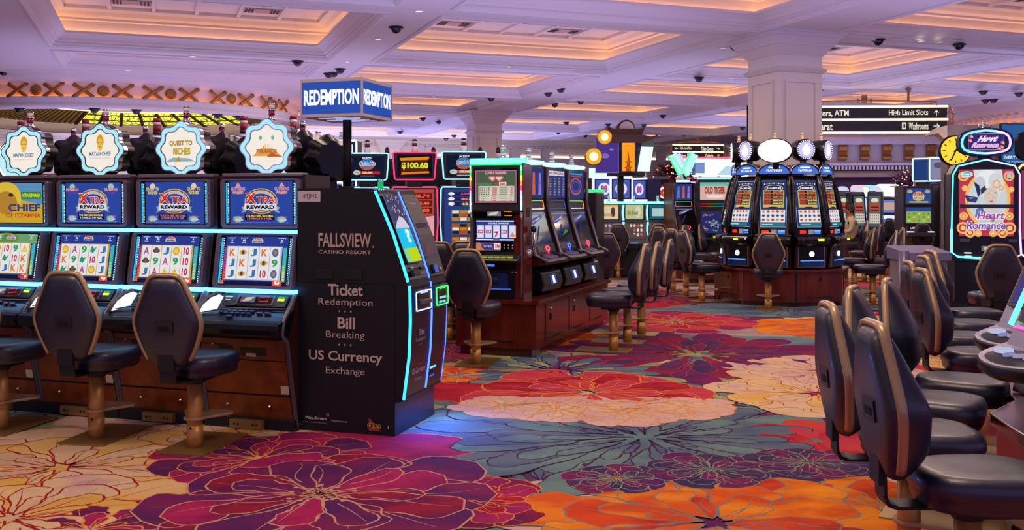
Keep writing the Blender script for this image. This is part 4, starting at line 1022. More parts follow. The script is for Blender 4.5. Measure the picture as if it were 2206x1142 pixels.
    l = bpy.data.lights.new('strip_fill', 'AREA'); l.shape = 'RECTANGLE'; l.size = .06; l.size_y = .7; l.energy = 9; l.color = (.15, .3, 1.0)  # added blue area light strengthening the strips' glow on the floor
    lo = bpy.data.objects.new('strip_fill', l); COL.objects.link(lo); lo.parent = root; lo.location = (.13, .36, .30); lo.rotation_euler = (0, -R(40), 0)
    return root
k = make_kiosk(); KX, KY = floor_pt(850, 943); KA = 16.5
k.location = (KX, KY, 0); k.rotation_euler = (0, 0, -R(KA)); TICKET = k
# the redemption sign box on its post
def sign_box():
    root = thing('box_sign', 'blue four-sided box sign reading REDEMPTION on a fluted black post above the kiosk', 'sign')
    w = .462; h = .262; z0 = 2.185
    mb = MB(); q = w/2
    for (a, b) in ((z0, z0+.022), (z0+h-.022, z0+h)):
        mb.prism_z([(-q, -q), (q, -q), (q, q), (-q, q)], a, b, IVORY)
    mb.box(-q+.004, q-.004, -q+.004, q-.004, z0+.01, z0+h-.01, mat('sign_blue', '#28429a', .4))
    for i in range(14): mb.box(rnd.uniform(-.18, .0), rnd.uniform(.02, .18), -.18+i*.025, -.17+i*.025, z0-.004, z0, E('#a8a8d8', 1.1))
    for s_ in ((-1, -1), (1, -1), (1, 1), (-1, 1)): mb.box(s_[0]*q-.006, s_[0]*q+.006, s_[1]*q-.006, s_[1]*q+.006, z0, z0+h, IVORY)
    bx = mb.build('sign_box', root)
    for i in range(4):
        mb = MB(rotz(i*pi/2)); a = Art(mb, plane_M(-q+.008, -q+.0, z0+.022), w-.016, h-.044, .001)
        a.rect(0, 0, 1, 1, Lit('#2f4fae', 1.0)); a.txt('REDEMPTION', .03, .27, .97, .76, '#f4f6ff', 1.5, bold=.035); mb.build('lettered_panel', bx)
    mb = MB(); mb.cyl(0, .0, 1.7, z0+.01, .026, BLACKM, 16)
    for i in range(8): a = 2*pi*i/8; mb.cyl(.026*cos(a), .026*sin(a), 1.7, z0, .007, BLACKM, 6)
    mb.cyl(0, 0, 1.7, 1.715, .05, BLACKM, 16); mb.build('post', root)
    return root
o = sign_box(); t_ = 6.85; o.location = (gx(748, t_), t_, 0); o.rotation_euler = (0, 0, -R(18))
# ================================================================== RED WOODEN ISLAND
IA = 20.0; IX, IY = floor_pt(1155, 773)
ui = (sin(R(IA)), cos(R(IA))); li = (-cos(R(IA)), sin(R(IA)))
def isl(a, b, z=0): return (IX+li[0]*a+ui[0]*b, IY+li[1]*a+ui[1]*b, z)      # a to the left, b into the room
def make_island():
    root = thing('island_base', 'long red mahogany island base under the diamond machine and slant machines', 'base cabinet')
    Lx, Ly = .90, 2.95
    mb = MB(); mb.box(-Lx, 0, 0, Ly, .09, .555, WOODR); c = mb.build('base_body', root, bevel=.004)
    mb = MB(); mb.box(-Lx+.04, -.05, .05, Ly-.04, 0, .09, WOODR); mb.box(-.052, -.045, .02, .25, .0, .09, SILVER); mb.build('plinth', root)
    mb = MB(); mb.box(-Lx-.03, .035, -.03, Ly+.03, .555, .592, WOODR); mb.box(.035, .039, -.03, Ly+.03, .58, .592, SILVER); mb.build('ledge', root)
    for k in range(3):
        b0 = .30+k*.88
        mb = MB(); mb.box(.0, .008, b0, b0+.5, .15, .53, WOODR); mb.box(.008, .011, b0+.08, b0+.5, .155, .17, D('#0a0605')); mb.lathe([(.014, 0), (.014, .01)], CHROME, 10, T(.008, b0+.16, .47) @ Matrix.Rotation(pi/2, 4, 'Y'), caps=True)
        mb.box(.008, .014, b0+.13, b0+.19, .35, .42, BLACKM); mb.build('access_door', root)
    mb = MB(); mb.box(-.66, -.24, -.006, 0, .15, .53, WOODR); mb.box(-.6, -.25, -.009, -.006, .155, .168, D('#0a0605')); mb.box(-.5, -.4, -.012, -.006, .47, .52, BLACKM); mb.build('access_door', root)
    return root
r_ = make_island(); r_.location = isl(0, 0); r_.rotation_euler = (0, 0, -R(IA))
# tall wooden divider between the diamond machine and the slant machines
mb = MB(); mb.box(-.28, -.17, .10, .36, .592, 2.0, WOODR); mb.box(-.9, -.28, .56, .60, .592, 2.0, WOODR); mb.box(-.82, -.76, .56, 2.8, .592, 1.95, WOODR)
for i in range(3): mb.box(-.171, -.168, .18, .30, .85+i*.3, .95+i*.3, mat('divider_inlay', '#2c0c08', .4))
o = mb.build('wooden_divider', None, bevel=.004); o.location = isl(0, 0); o.rotation_euler = (0, 0, -R(IA)); tag(o, 'tall dark red wooden divider standing on the island between diamond and slant machines', 'divider')
def candle(mb, x, y, z, s=1.0, col=None):
    mb.cyl(x, y, z, z+.02*s, .035*s, CHROME, 12); mb.cyl(x, y, z+.02*s, z+.06*s, .025*s, col or WHITEP, 12); mb.cyl(x, y, z+.06*s, z+.07*s, .03*s, CHROME, 12); mb.cyl(x, y, z+.07*s, z+.11*s, .024*s, WHITEP, 12); mb.cyl(x, y, z+.11*s, z+.12*s, .028*s, CHROME, 12)
def make_diamond():
    root = thing('slot_machine', 'machine with rainbow lit edges, green top bar and a ruby diamond pay table', 'slot machine')
    z0 = .592; w = .27
    mb = MB(); mb.prism_x([(.0, z0), (-.01, 1.0), (.0, 1.05), (.0, 1.45), (-.03, 1.52), (-.03, 2.0), (.38, 2.0), (.38, z0)], -w, w, CHAR); body = mb.build('cabinet', root, bevel=.004)
    mb = MB(); mb.box(-w-.02, w+.02, -.03, .25, 1.995, 2.015, BLACKP); mb.prism_x([(-.05, 2.01), (-.06, 2.04), (-.04, 2.068), (.2, 2.075), (.2, 2.01)], -w-.01, w+.01, Lit('#7fe8d0', 1.5)); mb.prism_x([(-.055, 1.995), (-.055, 2.01), (.2, 2.01), (.2, 1.995)], -w-.015, w+.015, Lit('#20c060', 2.5)); mb.build('top_light_bar', root)
    cols = ['#70f0d0', '#40e060', '#e8e040', '#ff8030', '#ff3868', '#b0a0ff', '#a0d8ff', '#c8f0ff', '#a8e0ff']
    for sx in (-w-.008, w+.008):
        mb = MB()
        for i, c in enumerate(cols): mb.cyl(sx, -.045, 1.52+.052*(8-i), 1.52+.052*(9-i), .0085, Lit(c, 2.2), 8)
        mb.build('rainbow_strip', root)
    for sx in (-w-.006, w+.006):
        mb = MB(); mb.tube([(sx, -.025, 1.5), (sx, -.012, 1.42), (sx, -.012, 1.02), (sx, -.02, z0+.01)], .014, SILVER, 8, up=(1, 0, 0)); mb.build('side_trim', root)
    mb = MB(); a = Art(mb, plane_M(-.225, -.035, 1.60), .45, .34); e = 1
    a.rect(-.03, -.03, 1.03, 1.06, GLASSB); a.rect(0, 0, 1, 1, Lit('#4c5c48', 1.0)); a.frame(0, 0, 1, 1, .025, '#c85c8c'); a.txt('DOUBLE DIAMOND', .24, .88, .76, .97, '#e8a0b8', bold=.04)
    for x in (.42, .58): a.poly([(x-.1, .82), (x+.1, .82), (x+.12, .76), (x, .64), (x-.12, .76)], '#b85c78'); a.poly([(x-.07, .80), (x+.07, .80), (x+.08, .76), (x, .68), (x-.08, .76)], '#e8c8a0')
    a.rect(.04, .56, .40, .62, '#507c5c'); a.txt('WINS', .46, .56, .56, .61, '#d84030', bold=.03); a.rect(.58, .53, .76, .64, '#e8d8c8'); a.txt('5000', .6, .55, .74, .62, '#d02828', bold=.05)
    a.rect(.08, .05, .95, .52, '#cfcabc')
    for j in range(7):
        v = .46-j*.064
        for i in range(5 if j < 5 else 3): a.ell(.12+i*.055, v, .018, .018, ['#4c8484', '#b04848', '#6c8c5c', '#7c4c68', '#5c5c5c', '#b04848', '#705c8c'][j], n=8)
        a.txt(['5000', '1000', '500', '300', '200', '100', '100'][j], .42, v-.022, .54, v+.022, '#c83838', bold=.04); a.rect(.6, v-.012, .8, v+.012, '#8c8478'); a.txt(['90', '40', '25', '20', '10', '7', '5'][j], .86, v-.02, .92, v+.02, '#d03030', bold=.04)
    mb.build('pay_table_screen', root)
    mb = MB(); a = Art(mb, plane_M(-.25, -.008, 1.44, up=(0, -.02, .09)), .50, .095); a.rect(0, 0, 1, 1, GLASSB); a.rect(.30, .22, .60, .82, '#787488'); a.poly([(.32, .3), (.5, .35), (.55, .75), (.36, .6)], '#c8c8b8')
    for q in range(8):
        for v in (.3, .75): a.ell(.68+q*.022, v, .008, .05, '#ffa020', 1.5, n=6)
    mb.build('player_display', root)
    mb = MB(); a = Art(mb, plane_M(-.225, -.006, 1.20), .45, .22); a.rect(-.03, -.04, 1.03, 1.04, GLASSB); a.rect(0, 0, 1, 1, Lit('#343a88', 1.0)); a.rect(0, .92, 1, .96, '#c8e0ff', 1.4); a.rect(0, .03, 1, .08, '#e0ecff', 1.4)
    a.txt('DOUBLE DIAMOND', .3, .80, .8, .88, '#e8e8f0', bold=.03)
    for i in range(5):
        x = .03+i*.195; a.rect(x, .15, x+.16, .74, '#d8d8f0')
        if i in (0, 1, 3): a.rect(x+.015, .36, x+.145, .52, '#b83c5c'); a.txt('BAR', x+.03, .39, x+.13, .49, '#f0e0e8', bold=.04)
        elif i == 2: a.txt('7', x+.03, .18, x+.13, .45, '#c82848', bold=.06)
        else: a.poly([(x, .2), (x+.16, .2), (x+.08, .42)], '#e88068')
    a.poly([(.36, .0), (.64, .0), (.5, .16)], '#686890'); mb.build('reel_screen', root)
    mb = MB(); a = Art(mb, plane_M(-.225, -.012, 1.09), .45, .10); a.rect(0, 0, 1, 1, GLASSB); a.rect(.0, .08, .6, .92, '#5c4878'); a.poly([(0, .1), (.2, .1), (.1, .9), (0, .9)], '#c87858'); a.ell(.3, .5, .17, .3, '#383468'); a.txt('WHEEL', .18, .4, .42, .66, '#b8a0d8', bold=.04); a.rect(.44, .2, .6, .85, '#f0e8e8'); a.txt('25¢', .46, .3, .58, .75, '#d02830', bold=.06)
    for i in range(3):
        for j in range(2): a.rect(.68+i*.1, .3+j*.3, .71+i*.1, .42+j*.3, '#b8505c' if j == 0 else '#c8c8d8')
    mb.build('denomination_glass', root)
    mb = MB(); mb.prism_x([(-.02, .98), (-.15, .975), (-.165, 1.0), (-.15, 1.015), (-.02, 1.06)], -w, w, BLACKP); dk = mb.build('button_deck', root, bevel=.006)
    mb = MB()
    for i in range(6): mb.box(-.2+i*.07, -.145+i*.07, -.13, -.09, 1.018, 1.04, E('#a0a848', .9))
    mb.box(-.2, .2, -.08, -.04, 1.03, 1.05, mat('button_olive', '#74783c', .4)); mb.build('buttons', dk, bevel=.003)
    mb = MB(); a = Art(mb, plane_M(-w+.01, -.014, z0+.01), 2*w-.02, .37); a.paint = True; a.rect(0, 0, 1, 1, mat('door_black', '#0c0c16', .35)); mb.box(-.15, .13, -.03, -.012, .70, .86, mat('cash_tray_blue', '#1c3078', .35)); mb.lathe([(.05, 0), (.05, .006)], mat('tray_seal', '#182458', .4), 16, T(-.02, -.03, .79) @ Matrix.Rotation(pi/2, 4, 'X'), caps=True); mb.box(-.16, .16, -.04, -.012, .69, .70, E('#4060c8', 1.2))
    for x in (.17, .21): mb.cyl(x, -.02, .87, .88, .01, CHROME, 8)
    mb.box(-.1, -.02, -.022, -.012, .93, .955, E('#5070d0', 1.3)); mb.build('lower_door', root)
    mb = MB(); M = T(w+.02, .16, 1.06) @ Matrix.Rotation(pi/2, 4, 'Y'); mb.lathe([(.05, 0), (.05, .03), (.03, .05), (.001, .055)], CHROME, 14, M); mb.cyl(w+.09, .16, 1.07, 1.28, .012, CHROME, 8); mb.lathe([(.001, 1.36), (.03, 1.34), (.03, 1.30), (.001, 1.28)], BLACKP, 12, T(w+.09, .16, 0)); mb.box(w+.04, w+.1, .15, .17, 1.06, 1.08, CHROME); mb.build('pull_handle', root)
    mb = MB(); candle(mb, .03, .15, 2.07, 1.2); mb.build('candle', root)
    return root
dmd = make_diamond(); dmd.location = isl(.47, .10); dmd.rotation_euler = (0, 0, -R(IA-4))
# slant machines on the right side of the island
def slant_art(a, k):
    a.rect(0, 0, 1, 1, Lit('#343a80', .9))
    if k == 0:
        for i, c in enumerate(('#5878b8', '#c86040', '#8878c8')): a.poly([(.12+i*.3, .1), (.28+i*.3, .1), (.25+i*.3, .85), (.15+i*.3, .85)], c); a.ell(.2+i*.3, .5, .06, .05, ['#40a888', '#d04848', '#8c58a8'][i])
    elif k == 1:
        a.rect(.05, .8, .95, .97, '#d8d4e8'); a.txt('FIVE DRAGONS', .1, .84, .9, .93, '#8c5818', bold=.04)
        for i in range(4):
            for j in range(7): a.ell(.17+i*.22, .12+j*.095, .07, .035, ['#6c8878', '#a05c68', '#5868a0', '#88885c'][(i*3+j) % 4], n=8)
    else: a.ring(.5, .45, .36, .33, .06, '#b86838'); a.ring(.5, .45, .25, .22, .05, '#7848a0'); a.rect(.1, .9, .9, .96, '#3c9cc8'); a.rect(.2, .82, .8, .87, '#b04838')
def make_slant(k, wood=.592):
    root = thing('slot_machine', '', 'slot machine'); w = .25; z0 = wood; dz = z0-.592
    prof = [(.04, z0), (-.06, z0+.02), (-.09, z0+.22), (.02, .90+dz), (-.24, .93+dz), (-.25, .96+dz), (-.23, .985+dz), (-.10, 1.02+dz), (.03, 1.50+dz), (.05, 1.60+dz), (.05, 2.02+dz), (.42, 2.02+dz), (.42, z0)]
    mb = MB(); mb.prism_x(prof, -w, w, mat('slant_dark', '#211c22', .38), side=WOODR); mb.build('cabinet', root)
    tr = mat('bronze_trim', '#5f5058', .3, metal=.6)
    for sx in (-w-.01, w+.01):
        mb = MB(); mb.tube([(sx, .03, 2.01+dz), (sx, .03, 1.6+dz), (sx, .005, 1.48+dz), (sx, -.13, 1.03+dz), (sx, -.25, .98+dz), (sx, -.26, .955+dz)], .022, tr, 8, up=(1, 0, 0)); mb.build('side_trim', root)
    mb = MB(); a = Art(mb, plane_M(-.205, .044, 1.66+dz), .41, .33); a.rect(-.05, -.08, 1.05, 1.05, GLASSB); slant_art(a, k); mb.build('upper_screen', root)
    M = plane_M(-.2, .038, 1.53+dz, up=(0, .02, .1)); mb = MB(M); P = rrect(0, .40, 0, .095, .012)
    if k == 1: mb.tube([(x, z, .006) for x, z in P], .004, E('#3850b0', 1.2), 6, closed=True)
    else:
        n = len(P); cs_ = ['#ff4060', '#ff9040', '#60e080', '#50a0ff', '#c060ff', '#f0f0ff']
        for i in range(n): mb.tube([(P[i][0], P[i][1], .006), (P[(i+1) % n][0], P[(i+1) % n][1], .006)], .0045, E(cs_[i*6//n], 1.4), 6)
    mb.build('colour_frame', root)
    up = Vector((0, .13, .45)).normalized(); M = plane_M(-.205, -.085, 1.08+dz, up=up); mb = MB(M); mb.box(-.01, .42, -.02, .43, 0, .008, mat('slant_glass', '#0a0a14', .1, coat=.6))
    a = Art(mb, T(.0, .08, .008), .41, .34)
    a.poly([(.1, .6), (.2, .8), (.75, .93), (.8, .86), (.3, .62)], '#6a64a0', .8); a.poly([(.15, .66), (.7, .88), (.6, .78)], '#c8c4dc', .9); a.poly([(.2, .05), (.24, .03), (.55, .55), (.5, .58)], '#303c78', .8); a.rect(.02, .93, .98, .97, '#8890b8', .8)
    if k == 1: a.poly([(.4, .15), (.8, .3), (.7, .4)], '#5c9048', .8); a.poly([(.5, .6), (.8, .45), (.82, .47)], '#a84868', .8)
    mb.build('lower_screen', root)
    mb = MB(M); mb.box(.0, .41, -.035, .06, .004, .012, mat('bezel_grey', '#403c44', .4)); mb.box(.05, .15, -.02, .04, .012, .02, GREYP); mb.box(.3, .39, -.03, .05, .012, .02, BLACKP)
    c = '#ff4858' if k != 1 else '#4868d8'
    mb.tube([(x+.22, z-.015, .02) for x, z in rrect(0, .06, 0, .045, .012)], .006, Lit(c, 2.5), 6, closed=True); mb.box(.24, .26, -.05, -.02, .012, .02, E(c, 1.4)); mb.build('bill_acceptor', root)
    mb = MB(); M2 = T(0, -.155, 1.003+dz) @ Matrix.Rotation(R(16), 4, 'X')
    mb.lathe([(.13, 0), (.13, .01), (.11, .016), (.001, .018)], mat('oval_buttons', '#3a4478', .4, c2='#6b4a80', sc=40), 20, M2 @ Matrix.Scale(.55, 4, (0, 1, 0))); mb.box(.12, .22, -.04, .04, 0, .03, BLACKP, M2); mb.build('button_oval', root)
    mb = MB()
    P = [(-.06, .62), (-.17, .63), (-.20, .72), (-.17, .84), (-.04, .93), (.02, .93), (.02, .62)]
    mb.prism_x([(y, z+dz) for y, z in P], -.2, .2, mat('pod_black', '#100e18', .35)); pod = mb.build('lower_pod', root, bevel=.015)
    mb = MB(T(0, -.192, .755+dz) @ Matrix.Rotation(R(-14), 4, 'X')); mb.prism_y(rrect(-.055, .055, -.055, .055, .015), -.006, 0, E('#3c4c98', 1.1)); mb.prism_y(rrect(-.02, .015, -.045, .045, .015), -.01, -.006, Lit('#e8f0ff', 2.5)); mb.build('coin_light', pod)
    mb = MB(); mb.prism_x([(-.01, 2.03), (-.03, 2.05), (-.01, 2.075), (.14, 2.08), (.14, 2.03)], -.12, .12, Lit('#b8e8ff', 1.6)) if dz == 0 else mb.box(-.2, .2, 0, .2, 2.02+dz, 2.05+dz, Lit('#80e0d8', 1.6)); mb.build('top_light', root)
    mb = MB(); candle(mb, 0, .1, 2.09+dz); mb.build('candle', root)
    return root
SL = ['nearest slant machine on the island side, sword shaped pictures on its upper screen', 'middle slant machine on the island side with grid of symbols on top', 'farthest slant machine on the island side with orange ring on top']
for i in range(3):
    m = make_slant(i); m['label'] = SL[i]; m['group'] = 'slant machines on the red island'; m.location = isl(.27, .84+.84*i); m.rotation_euler = (0, 0, -R(IA-90+3)); m.scale = (1.5, 1, 1)
def make_box_machine():
    root = thing('slot_machine', '', 'slot machine'); mb = MB(); mb.box(-.28, .28, 0, .45, 0, 1.75, mat('slant_dark', '#211c22', .38)); mb.build('cabinet', root, bevel=.02)
    mb = MB(); mb.box(-.285, .285, -.02, .3, 1.75, 1.79, Lit('#30d878', 1.6)); mb.build('top_light', root)
    mb = MB(); candle(mb, 0, .15, 1.79); mb.build('candle', root); return root
bm = make_box_machine(); bm.location = (gx(1262, 14.2), 14.2, 0); bm.rotation_euler = (0, 0, -R(IA+180)); bm['label'] = 'back of a dark machine with a thin green top light at the island end'

# ================================================================== NEON JACKPOT MACHINES behind the kiosk
def make_quick(k):
    root = thing('slot_machine', '', 'slot machine'); red = (k == 1); nc = '#ff2858' if red else '#70c8ff'
    N = Lit(nc, 3.0); w = .30
    prof = [(0, 0), (0, .6), (-.18, .66), (-.2, .74), (-.02, .86), (.06, 1.2), (.13, 1.82), (.5, 1.82), (.5, 0)]
    mb = MB(); mb.prism_x(prof, -w, w, mat('night_blue', '#101230', .4)); mb.build('cabinet', root, bevel=.004)
    up = Vector((0, .15, .90)); H = up.length; M = plane_M(-w, -.02, .90, up=up)
    mb = MB(M)
    fr = [(0.03, 0), (.0, .45), (.01, H-.03), (.03, H), (2*w-.03, H), (2*w-.01, H-.03), (2*w, .45), (2*w-.03, 0)]
    mb.tube([(x, z, .02) for x, z in fr], .009, N, 6); mb.build('neon_edge', root)
    mb = MB(M); a = Art(mb, T(.05, .02, .022), 2*w-.1, H-.05)
    if red:
        a.rect(0, 0, 1, 1, Lit('#a84840', 1.0)); a.poly([(0, .2), (1, .3), (1, .6), (0, .5)], '#e0a0a8')
        for i, s_ in enumerate(('$740.74', '$1,045.40', '$549.03')): a.rect(.25, .85-i*.11, .95, .94-i*.11, '#681818'); a.txt(s_, .3, .865-i*.11, .88, .925-i*.11, '#ff6840', bold=.04)
    else:
        a.rect(0, 0, 1, 1, Lit('#2c3c7c', 1.0))
        for i, s_ in enumerate(('2,597.20', '400.50', '43.53')): a.rect(.2, .90-i*.075, .95, .955-i*.075, '#20204c'); a.ell(.18, .93-i*.075, .08, .025, '#e8e8e8'); a.txt(s_, .42, .91-i*.075, .85, .945-i*.075, ['#e85070', '#ff7840', '#f0e060'][i], bold=.04)
        for b_ in range(3):
            a.rect(.18, .52-b_*.2, .98, .69-b_*.2, ['#587868', '#6c5a2c', '#7a4c28'][b_])
            for i in range(4):
                for j in range(3): a.rect(.2+i*.195, .53-b_*.2+j*.052, .37+i*.195, .575-b_*.2+j*.052, ['#c87828', '#182038', '#e8d8c8', '#b04838'][(i*2+j+b_) % 4])
        a.txt('QUICK HIT', .2, .05, .9, .09, '#e8e8f0', bold=.04)
    mb.build('tall_screen', root)
    # topper
    mb = MB(); zt = 1.90; P = rrect(-.28, .28, zt, zt+.35, .03); P = [(x*(1.0 if z > zt+.1 else .92), z) for x, z in P]
    mb.prism_y(P, .08, .2, mat('night_blue', '#101230', .4)); mb.box(-.1, .1, .1, .2, 1.8, 1.92, BLACKP); tp = mb.build('topper', root)
    mb = MB(); mb.tube([(x, .078, z) for x, z in P], .009, N, 6, closed=True); mb.build('topper_neon', tp)
    mb = MB(); a = Art(mb, plane_M(-.22, .074, zt+.04), .44, .27)
    if red:
        a.rect(0, 0, 1, 1, '#141018'); a.poly([(.06, .88), (.94, .95), (.9, .8), (.1, .76)], '#e88818'); a.poly([(.1, .08), (.94, .16), (.9, .26), (.12, .2)], '#e87818'); a.poly([(.1, .2), (.9, .25), (.9, .8), (.1, .76)], '#502010'); a.txt('$100.60', .12, .34, .9, .68, '#d8e048', bold=.05)
    else:
        a.rect(0, 0, 1, 1, '#141a30'); a.ell(.5, .60, .23, .28, '#c85838'); a.ell(.5, .66, .2, .22, '#3c78b8'); a.txt('JACKPOT', .36, .86, .66, .97, '#e8e8f8', bold=.04); a.txt('Quick Hit', .27, .52, .75, .74, '#f4f4ff', bold=.07); a.txt('Quick Hit', .28, .54, .74, .72, '#305890', bold=.02)
        a.rect(.3, .13, .88, .27, '#b82838'); a.txt('250,000', .36, .14, .66, .26, '#f0d8a0', bold=.05); a.ell(.2, .2, .11, .11, '#c8c8b8'); a.txt('TOP AWARD', .14, .17, .26, .23, '#486888', bold=.03); a.rect(.3, .03, .7, .055, '#d8d8e8')
    mb.build('topper_screen', tp)
    mb = MB(); z = zt+.35; mb.cyl(0, .14, z, z+.08, .04, WHITEP, 14); mb.cyl(0, .14, z+.08, z+.12, .035, mat('maroon_lens', '#5c1c28', .3), 14); mb.cyl(0, .14, z+.12, z+.15, .034, WHITEP, 14); mb.lathe([(.036, z+.15), (.03, z+.17), (.001, z+.18)], BLACKP, 14, T(0, .14, 0)); mb.build('candle', root)
    return root
for i, (px, t, w) in enumerate(((1000, 12.3, 'blue neon jackpot machine nearest the diamond machine, white script logo on topper'), (893, 12.5, 'red neon jackpot machine showing 100.60 on its topper'), (790, 12.7, 'blue neon jackpot machine partly hidden by the sign post'))):
    m = make_quick(i); m['label'] = w; m['group'] = 'neon jackpot machines behind the kiosk'; m.location = (gx(px, t), t, 0); m.rotation_euler = (0, 0, R(5))
rq = Proto(lambda: make_box_rear())
def make_box_rear():
    root = thing('slot_machine', '', 'slot machine'); mb = MB(); mb.box(-.3, .3, 0, .4, 0, 1.82, BLACKP); mb.box(-.26, .26, .1, .22, 1.82, 2.22, BLACKP); mb.build('cabinet', root, bevel=.02)
    mb = MB(); z = 2.22; mb.cyl(0, .16, z, z+.08, .038, WHITEP, 12); mb.cyl(0, .16, z+.08, z+.13, .033, mat('maroon_lens', '#5c1c28', .3), 12); mb.cyl(0, .16, z+.13, z+.17, .034, BLACKP, 12, r2=.01); mb.build('candle', root); return root
for px, w in ((833, 'behind the gap right of the sign post'), (934, 'behind the red neon machine'), (1036, 'behind the last blue neon machine'), (1075, 'just left of the lit slant machine tops')):
    rq((gx(px, 13.6), 13.6, 0), R(5), 'dark machine back with maroon candle, '+w, 'machine backs behind the jackpot machines')
def make_coin():
    root = thing('slot_machine', 'blue white neon machine showing coin jackpots above the kiosk top', 'slot machine'); N = Lit('#c0dcff', 3.0)
    mb = MB(); mb.box(-.28, .28, .03, .5, 0, 1.78, PANELB); mb.box(-.27, .27, .1, .4, 1.82, 2.2, PANELB); mb.box(-.1, .1, .12, .3, 1.7, 1.9, BLACKP); mb.build('cabinet', root, bevel=.01)
    mb = MB(); mb.tube([(x, .09, z) for x, z in rrect(-.27, .27, 1.84, 2.2, .03)], .014, N, 6, closed=True); mb.tube([(x, .02, z) for x, z in rrect(-.28, .28, .9, 1.80, .03)], .012, N, 6, closed=True); mb.build('neon_frame', root)
    mb = MB(); a = Art(mb, plane_M(-.22, .095, 1.89), .44, .26); a.rect(0, 0, 1, 1, Lit('#d8d8ec', 1.3)); a.rect(.6, .6, .9, 1, '#5060a0'); a.rect(.1, .7, .2, 1, '#9090c0'); a.poly([(.2, 0), (.8, 0), (.7, .4), (.4, .5)], '#f0e0c8'); mb.build('upper_screen', root)
    mb = MB(); a = Art(mb, plane_M(-.23, .024, 1.0), .46, .76); a.rect(0, 0, 1, 1, Lit('#3c4c94', 1.1)); a.txt('FORTUNE COIN', .05, .89, .95, .96, '#f0c890', bold=.05); a.rect(.1, .76, .9, .85, '#c86858'); a.txt('$346.31', .15, .775, .85, .84, '#ffffff', bold=.05); a.rect(.2, .66, .8, .73, '#c87048'); a.txt('$142.30', .25, .67, .75, .72, '#ffffff', bold=.05); mb.build('lower_screen', root)
    mb = MB(); candle(mb, 0, .25, 2.2); mb.build('candle', root); return root
m = make_coin(); m.location = (gx(678, 9.6), 9.6, 0); m.rotation_euler = (0, 0, R(4))
m2 = dup(m, (gx(724, 13.8), 13.8, 0), R(-6), 'blue white neon machine edge seen just right of the sign post'); m2.scale = (1, 1, 1.13); m2['group'] = m['group'] = 'neon coin machines'
# brushed metal cabinet tops seen over the kiosk
for px, w, lb in ((688, .17, 'left brushed metal cabinet above the kiosk top'), (722, .17, 'right brushed metal cabinet above the kiosk top')):
    mb = MB(); mb.box(-w/2, w/2, 0, .2, 0, 1.72, BLACKM); mb.box(-w/2, w/2, -.002, .2, 1.0, 1.715, mat('brushed_steel', '#6c6478', .3, metal=.8)); mb.prism_y([(-.03, 1.62), (.03, 1.62), (.012, 1.68), (-.012, 1.68)], -.006, 0, BLACKP)
    o = mb.build('metal_cabinet', None, bevel=.004); t = 7.95; o.location = (gx(px, t), t, 0); o.rotation_euler = (0, 0, R(8)); tag(o, lb, 'cabinet', 'metal cabinets behind the kiosk')

# ================================================================== TURQUOISE BANK (far centre)
def make_turq(k):
    root = thing('slot_machine', '', 'slot machine'); N = Lit('#70f0f0', 3.0)
    prof = [(0, 0), (.1, .1), (.05, .6), (-.2, .64), (-.2, .72), (-.02, .84), (.02, 1.2), (.1, 1.22), (.1, 1.60), (.5, 1.6), (.5, 0)]
    mb = MB(); mb.prism_x(prof, -.26, .26, GREYP); mb.box(-.25, .25, -.01, .2, .05, .62, BLACKP); mb.build('cabinet', root)
    mb = MB(); mb.box(-.26, .26, .02, .1, 1.58, 1.63, N); mb.tube([(-.2, -.03, .85), (-.24, 0, 1.0), (-.22, .01, 1.19)], .02, N, 6); mb.tube([(-.22, .07, 1.23), (-.24, .07, 1.4), (-.22, .07, 1.55)], .02, N, 6); mb.box(-.26, .26, -.02, .1, 1.195, 1.225, mat('turq_trim', '#506878', .3)); mb.build('turquoise_neon', root)
    mb = MB(); a = Art(mb, plane_M(-.18, .085, 1.25), .38, .31); a.rect(-.05, -.05, 1.05, 1.05, GLASSB)
    if k == 0: a.rect(0, 0, 1, 1, '#d8c8a0'); a.ell(.7, .5, .12, .35, '#483838'); a.txt('DRAGON', .1, .2, .7, .4, '#c86838', bold=.03); a.rect(0, .88, 1, 1, '#e09840')
    elif k == 1: a.rect(0, 0, 1, 1, '#b8bc90'); a.ell(.7, .5, .15, .4, '#d8d0b8'); a.txt('Silk Road', .1, .3, .7, .6, '#788c38', bold=.04)
    else: a.rect(0, 0, 1, 1, '#20586c'); a.rect(.15, .2, .85, .75, '#a8c8c8')
    mb.build('upper_screen', root)
    mb = MB(); a = Art(mb, plane_M(-.18, -.012, .86, up=(0, .035, .33)), .38, .32); a.rect(-.05, -.05, 1.05, 1.05, GLASSB); a.rect(0, 0, 1, 1, ['#3848a0', '#8c8c78', '#188898'][k])
    for i in range(5):
        for j in range(3): a.ell(.12+i*.19, .2+j*.3, .07, .11, (['#b0b0c8', '#6868b8', '#c8a088'], ['#d8d0b0', '#c85848', '#e0e0c0'], ['#60c0c0', '#d0a070', '#2c6c90'])[k][(i+j*2) % 3], n=8)
    mb.build('lower_screen', root)
    mb = MB(); mb.box(-.24, .24, -.205, -.02, .64, .74, BLACKP); mb.box(-.1, .08, -.21, -.1, .74, .76, E('#7090c8', 1.0)); mb.build('button_deck', root, bevel=.02)
    mb = MB(); candle(mb, 0, .15, 1.62, 1.1); mb.build('candle', root)
    return root
for i, (px, w) in enumerate(((1312, 'left turquoise lit machine with cream picture beyond the island'), (1366, 'middle turquoise lit machine with olive picture beyond the island'), (1418, 'right turquoise lit machine with pale square on its screen'))):
    m = make_turq(i); t = 20.6+.12*i; m['label'] = w; m['group'] = 'turquoise lit machines beyond the island'; m.location = (gx(px, t), t, 0); m.rotation_euler = (0, 0, -R(4))
